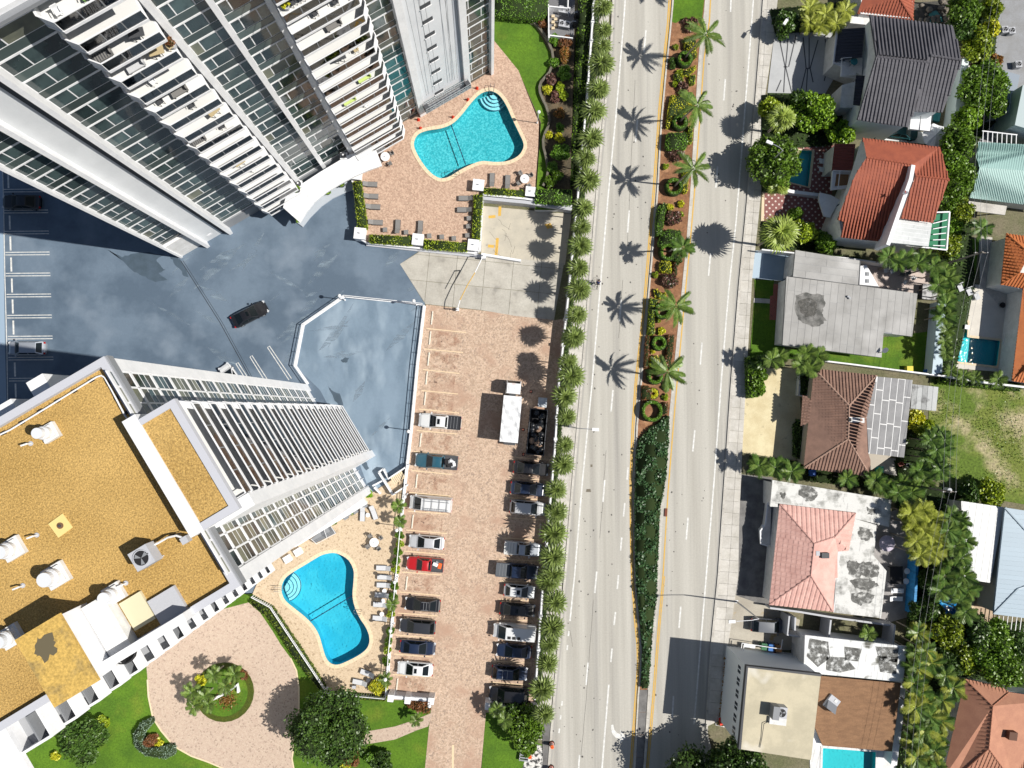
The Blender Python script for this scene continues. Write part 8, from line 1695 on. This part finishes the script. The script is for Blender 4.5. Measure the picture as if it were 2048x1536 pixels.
# air conditioner yard
t = thing('fence', 'white fence around the air conditioner yard at the top', 'fence', P(1120, 30, ZA))
for a, b in (((1097,8),(1098,76)), ((1098,70),(1146,76)), ((1097,12),(1135,16)), ((1137,-20),(1136,16))): part('fence_panel', MB().ribbon(PP([a, b], ZA + 1.3), .14, ZA, ZA + 1.3), white, t)
part('yard_floor', MB().prism(PP([(1097,-20),(1150,-20),(1148,74),(1098,72)], ZA), .8, ZA + .02), M('yard_dark', (.16, .16, .17), rough=.9, fine=.2), t)
for k, (y, l) in enumerate(((25,'upper white twin fan air conditioner in the fenced yard'), (53,'lower white twin fan air conditioner in the fenced yard'))): ac_unit(l, P(1128, y, ZA + .03), R_(-10), .9, 2)
for (x, y), l in (((1153,34),'black upright water heater at the top of the yard'), ((1150,52),'black pump beside the twin fan units')): t2 = thing('pump', l, 'pump', P(x, y, ZA)); q_(t2, 'tank', MB().tube((0, 0, 0), (0, 0, 1.2), .4, .34, 12), black); q_(t2, 'pipe', MB().path([(0, 0, 1.2), (-.5, 0, 1.2), (-.9, 0, .3)], .05), metal)
for i in range(5): t2 = thing('timber_block', 'stack of tan blocks in the yard, ' + ordw(i) + ' from the top', 'block', P(1106 + (i % 2) * 5, 34 + i * 6, ZA + .03)); q_(t2, 'block', MB().box(-.22, .22, -.16, .16, 0, .3), coping); q_(t2, 'strap', MB().box(-.225, .225, -.02, .02, .3, .31), darkgrey)
# entrance walls at the bottom of the car park
for pts, caps, l in (([(780,1394),(864,1400)], [(781,1397),(815,1401),(862,1403)], 'white entrance wall with three pillars at the bottom of the left parking row'), ([(974,1412),(1070,1421)], [(976,1413),(1023,1420),(1068,1421)], 'white entrance wall under the long black SUV')):
 t = thing('entrance_wall', l, 'wall', P(*pts[0])); part('wall', MB().ribbon(PP(pts, 1.5), .5, 0, 1.5), lightgrey, t); part('coping', MB().ribbon(PP(pts, 1.6), .3, 1.52, 1.6), white, t)
 for c_ in caps: q = P(*c_, 1.9); part('pillar', MB().obox((q.x, q.y, .95), (.38, .45, .95), R_(-6)), white, t)
# stair enclosure between tower B and the car park
t = thing('stair_enclosure', 'white L shaped stair walls in the dark corner by the car park railing', 'stair walls', P(770, 960))
for seg, zz in (([(757,945),(766,938)],1.1), ([(757,945),(785,990)],1.1), ([(766,938),(776,958),(818,930)],1.1), ([(785,990),(815,970)],1.0), ([(745,972),(764,962)],1.0), ([(748,975),(761,988)],1.0)): part('wall', MB().ribbon(PP(seg, zz), .2, -.0, zz), white, t)
struct('stair_shade_sheet', MB().prism(PP([(770,962),(815,934),(812,968),(786,986)], .02), -.01, .025), M('stair_dark', (.035, .036, .04), rough=.9))  # flat sheet, nothing sunk: the stairwell's shade is put into its colour
for i in range(7): part('step', MB().obox(P(786 + i * 3.2, 955 - i * 2.0 + 6, .12 + i * .1), (.11, .55, .05), R_(33)), coping, t)
# wheel stops
ws = thing
def stop(px, ang, label, grp):
 t = thing('wheel_stop', label, 'wheel stop', P(*px, .02), R_(ang), grp); q_(t, 'block', MB().add([(-.92, -.1, 0), (.92, -.1, 0), (.92, .1, 0), (-.92, .1, 0), (-.9, -.06, .13), (.9, -.06, .13), (.9, .06, .13), (-.9, .06, .13)], [(0, 3, 2, 1), (4, 5, 6, 7), (0, 1, 5, 4), (1, 2, 6, 5), (2, 3, 7, 6), (3, 0, 4, 7)]), M('cream_stop', (.62, .58, .50), rough=.8, fine=.1)); [q_(t, 'pin', MB().tube((a, 0, .13), (a, 0, .145), .03, n=6), darkgrey) for a in (-.6, .6)]
for i, p in enumerate(((864,636),(860,676),(857,718),(853,756),(850,797),(841,880),(833,962),(825,1043),(813,1166),(794,1370))): stop(p, 84, ['top bay of the left row', 'second bay down on the left', 'third bay down on the left', 'fourth bay down on the left', 'bay just above the white pickup', 'empty bay between the white and teal pickups', 'empty bay between the teal pickup and the rack van', 'empty bay under the rack van', 'empty bay under the red pickup', 'last bay of the left row'][i] + ': cream wheel stop', 'cream wheel stops in the car park')
stop((1080, 1061), 84, 'cream wheel stop in the shady empty bay of the right row', 'cream wheel stops in the car park')
for i, y in enumerate((362, 445, 487, 529, 571, 613, 655, 739, 781)): x = 19 + (y - 445) * .035; sheet('stall_mark', [(x - 1.6, y - 14), (x + 1.8, y - 14), (x + 2.6, y + 14), (x - .8, y + 14)], .013, white_road)
# left stall lines
for i, y in enumerate((339, 381, 423, 465, 507, 549, 591, 633, 675, 717, 759, 801, 843)):
 x0 = 8 + (y - 423) * .03; x1 = 96 + (y - 423) * .035
 struct('stall_line', MB().ribbon(PP([(x0, y - 2.2), (x1, y - 3), (x1 + .5, y + 2.4), (x0, y + 3)]), .10, None, .0125), white_road)
struct('stall_line', MB().ribbon(PP([(5, 330), (7, 400), (10, 560), (14, 700), (16, 850)]), .12, None, .0135), white_road)
for a, b in (((535,693),(578,758)), ((500,712),(530,760)), ((472,726),(500,770))):
 dx = 5; struct('stall_line', MB().ribbon(PP([(a[0], a[1] + 2), (b[0], b[1] + 2), ]), .10, None, .0125), white_road); struct('stall_line', MB().ribbon(PP([(a[0], a[1] + 2), (a[0] + dx - 1, a[1] - 1), (b[0] + dx, b[1] - 1)]), .10, None, .0128), white_road)
# vehicle gate, and a black bar in place of a shadow
t = thing('gate_arm', 'tall bent white and yellow gate arm over the slab drive', 'gate', P(962, 512)); ga = [P(967, 510, 2.4), P(950, 545, 2.5), P(935, 570, 2.5), P(920, 600, 2.4), P(915, 617, 2.2)]
for i, (a, b) in enumerate(zip(ga, ga[1:])): part('arm_section', MB().tube(a, b, .06, n=6), yellow_road if i in (1, 2) else white, t)
for p, q in ((ga[0], (967, 512)), (ga[-1], (915, 619))): part('post', MB().tube(P(*q, 0), p, .09, n=6), white, t)
part('gate_box', MB().obox(P(967, 514, .5), (.3, .3, .5)), white, t); part('gate_box', MB().obox(P(915, 619, .3), (.2, .2, .3)), white, t)
t = thing('gate_arm', 'black bar built in place of a shadow across the slab drive', 'gate', P(900, 577)); part('arm', MB().tube(P(901, 577, .9), P(920, 541, .9), .05, n=6), black, t); part('post', MB().tube(P(920, 541, 0), P(920, 541, .95), .08, n=6), black, t)  # added black bar and post stand in for a shadow on the drive
# street lights and utility poles
def street_light(base, head_px, h, label, tilt=0):
 b = P(*base, 0); hd = P(*head_px, h); t = thing('street_light', label, 'street light', b); o = hd - b
 q_(t, 'pole', MB().tube((0, 0, 0), (0, 0, h - .6), .12, .07, 8), metal); q_(t, 'arm', MB().path([(0, 0, h - .6), (o.x * .3, o.y * .3, h - .15), (o.x * .85, o.y * .85, h)], .05, 6), metal); q_(t, 'luminaire', MB().obox((o.x, o.y, h), (.42, .19, .09), math.atan2(o.y, o.x)), white); q_(t, 'base_plate', MB().box(-.2, .2, -.2, .2, 0, .08), metal)
street_light((1139, 853), (1191, 859), 9, 'street light reaching over the left carriageway from the palm row'); street_light((1516, 345), (1539, 285), 9, 'street light reaching out over the big roadside tree'); street_light((1473, 1203), (1464, 1243), 8.6, 'street light with a long shadow across the right carriageway'); street_light((1553, 66), (1571, 44), 4.5, 'short double headed lamp at the driveway corner')
poles = [((1905, 520), (1963, 504), 8.0), ((1852, 1003), (1904, 985), 0), ]
def upole(top, h, label, transformer=False):
 tp = P(*top, h); b = Vector((tp.x, tp.y, 0)); t = thing('utility_pole', label, 'utility pole', b); q_(t, 'pole', MB().tube((0, 0, 0), (0, 0, h), .17, .11, 8), M('grey_wood_pole', (.2, .18, .16), rough=.9, fine=.1)); q_(t, 'cross_arm', MB().box(-.9, .9, -.05, .05, h - .5, h - .38), M('grey_wood_pole', (.2, .18, .16)))
 for a in (-.8, 0, .8): q_(t, 'insulator', MB().tube((a, 0, h - .38), (a, 0, h - .22), .05, n=6), white)
 if transformer: q_(t, 'transformer', MB().tube((.45, .1, h - 1.8), (.45, .1, h - .9), .3, n=12), lightgrey)
 return tp
tops = [upole((2010, -60), 9, 'utility pole beyond the top edge'), upole((1966, 504), 9, 'utility pole on the narrow back lawn'), upole((1902, 984), 9, 'utility pole with a transformer at the corner of the weedy lot', True), upole((1820, 1640), 9, 'utility pole beyond the bottom edge')]
for k, off in enumerate((-.8, 0, .8)):
 for i, (a, b) in enumerate(zip(tops, tops[1:])):
  pts = [a.lerp(b, s / 10) + Vector((off, 0, -.25 - 1.6 * (1 - (2 * s / 10 - 1) ** 2))) for s in range(11)]
  lone('overhead_wire', MB().path(pts, .011, 4), midgrey, 'thin overhead wire, ' + ['left', 'middle', 'right'][k] + ' strand of the ' + ['upper', 'middle', 'lower'][i] + ' span', 'wire')
# balcony furniture on the upper floors of tower A
def onA(x, y, k):
 c, s = math.cos(angA), math.sin(angA); z = Z0 + k * PITCH + .03; return Vector((oA.x + x * c - y * s, oA.y + x * s + y * c, z))
bf = [('L', B1a + 1.2, 14, 'striped lounger'), ('T', B1a + 4.3, 13, 'tan table'), ('C', B1a + 5.4, 13, 'tan chair'), ('L', B1a + 2.4, 13, 'pale lounger'), ('C', B1a + 1.2, 16, 'round pale chair'), ('T', B1a + 4.2, 16, 'dining table'), ('C', B1a + 3.3, 16, 'green chair'), ('C', B1a + 2.3, 12, 'white chair'), ('L', B1a + 3.5, 11, 'dark sofa'), ('T', B1a + 4.4, 9, 'tan table'), ('L', B1a + 1.4, 8, 'striped lounger'), ('C', B1a + 4.0, 8, 'folding chair'), ('T', B1a + 4.1, 14, 'dark table'), ('C', B1a + 3.3, 10, 'dark chair'), ('P', B1a + 5.7, 16, 'potted plant'), ('P', B1a + 5.6, 13, 'red leaved plant'), ('C', B1a + 1.5, 11, 'wicker chair'), ('T', B1a + 2.6, 5, 'tan bench table'), ('C', B1a + 3.1, 4, 'white chair'),
      ('T', B2a + 1.4, 16, 'round dark table'), ('P', B2a + .6, 15, 'leafy plant'), ('T', B2a + 3.2, 16, 'tan table'), ('L', B2a + 2.2, 15, 'white sofa'), ('C', B2a + 4.2, 15, 'grey chair'), ('T', B2a + 2.5, 14, 'round pale table'), ('C', B2a + 1.7, 14, 'grey chair'), ('L', B2a + 4.9, 13, 'brown sofa with plants'), ('P', B2a + 3.9, 13, 'bushy plant'), ('C', B2a + 1.4, 12, 'black chair'), ('C', B2a + 2.2, 12, 'second black chair'), ('P', B2a + .7, 12, 'yellow plant'), ('C', B2a + 4.8, 11, 'dark chair'), ('L', B2a + 4.0, 10, 'black lounger'), ('C', B2a + 2.7, 11, 'small chair'), ('T', B2a + 3.2, 8, 'black table'), ('L', B2a + 4.9, 6, 'lime cushion lounger'), ('L', B2a + 2.4, 5, 'lime cushion sofa'), ('C', B2a + 3.8, 4, 'white chair'), ('L', B2a + 1.2, 14, 'grey lounger'), ('C', B2a + 5.0, 8, 'brown chair')]
for kd, x, k, l in bf:
 lab = '%s on the %s stack, %s balcony from the top' % (l, 'left' if x < P1x else 'right', ordw(16 - k)); pos = onA(x, -1.35, k); a = angA + (0 if kd == 'L' else rnd.uniform(-.4, .4))
 if kd == 'L':
  t = thing('balcony_lounger', lab, 'lounger', pos, a); m = M('lime_fabric', (.5, .62, .2)) if 'lime' in l else wicker if 'pale' not in l and 'white' not in l else cushion; q_(t, 'seat', MB().box(-.9, .5, -.35, .35, .3, .42), m); q_(t, 'backrest', MB().box(.5, .62, -.35, .35, .3, .85), m)
  for b_ in (-.8, .4): q_(t, 'leg', MB().box(b_, b_ + .06, -.3, .3, 0, .3), darkgrey)
  if 'striped' in l: [q_(t, 'slat', MB().box(-.88 + i * .2, -.8 + i * .2, -.34, .34, .421, .44), darkgrey) for i in range(7)]
 elif kd == 'T':
  t = thing('balcony_table', lab, 'table', pos, a); m = M('tan_wood', (.42, .34, .2), rough=.7) if 'tan' in l else white if 'pale' in l else darkgrey; q_(t, 'tabletop', MB().tube((0, 0, .7), (0, 0, .74), .5, n=14) if 'round' in l else MB().box(-.6, .6, -.35, .35, .7, .74), m); [q_(t, 'leg', MB().box(u, u + .05, v_, v_ + .05, 0, .7), darkgrey) for u in (-.33, .28) for v_ in (-.3, .25)]
 elif kd == 'C': plastic_chair(pos, a, M('green_seat', (.25, .45, .12)) if 'green' in l else white if 'white' in l or 'pale' in l else M('tan_wood', (.42, .34, .2)) if 'tan' in l or 'brown' in l else darkgrey, lab)
 else:
  t = thing('potted_plant', lab, 'potted plant', pos); q_(t, 'pot', MB().tube((0, 0, 0), (0, 0, .4), .22, .28, 10), lightgrey); link('foliage', blob_mesh(.45, .9, F_rust if 'red' in l else F_yellow if 'yellow' in l else F_mid, 300, .1, 4, k), t, (0, 0, .3))
# patio furniture behind the flat grey roof and on the cluttered patio
for p, l, m in (((1768,543),'white patio chair left of the group behind the flat grey roof',white), ((1780,545),'white patio chair beside the sofa behind the flat grey roof',white), ((1800,550),'grey sofa block behind the flat grey roof',wicker), ((1812,548),'dark patio chair in the middle of the group',wicker), ((1822,557),'white patio chair at the right of the group',white), ((1806,566),'white patio chair at the front of the group',white), ((1797,928),'dark red patio chair on the cluttered patio',M('dark_red_plastic', (.28, .06, .04))), ((1812,930),'dark patio chair on the cluttered patio',darkgrey)):
 plastic_chair(P(*p, .035), rnd.uniform(0, 6), m, l)
for p, l in (((1787,1148),'dark glossy table in the deep shade behind the weathered roof'), ((1790,1180),'white lounger in the shade behind the weathered roof'), ((1788,1196),'second white lounger in the shade behind the weathered roof')):
 if 'table' in l: t = thing('patio_table', l, 'table', P(*p, .03)); q_(t, 'top', MB().box(-.9, .9, -1.2, 1.2, .7, .75), black); [q_(t, 'leg', MB().box(a, a + .08, b_, b_ + .08, 0, .7), black) for a in (-.8, .7) for b_ in (-1.1, 1.0)]
 else: lounger(p, .03, 178, l, white, None)
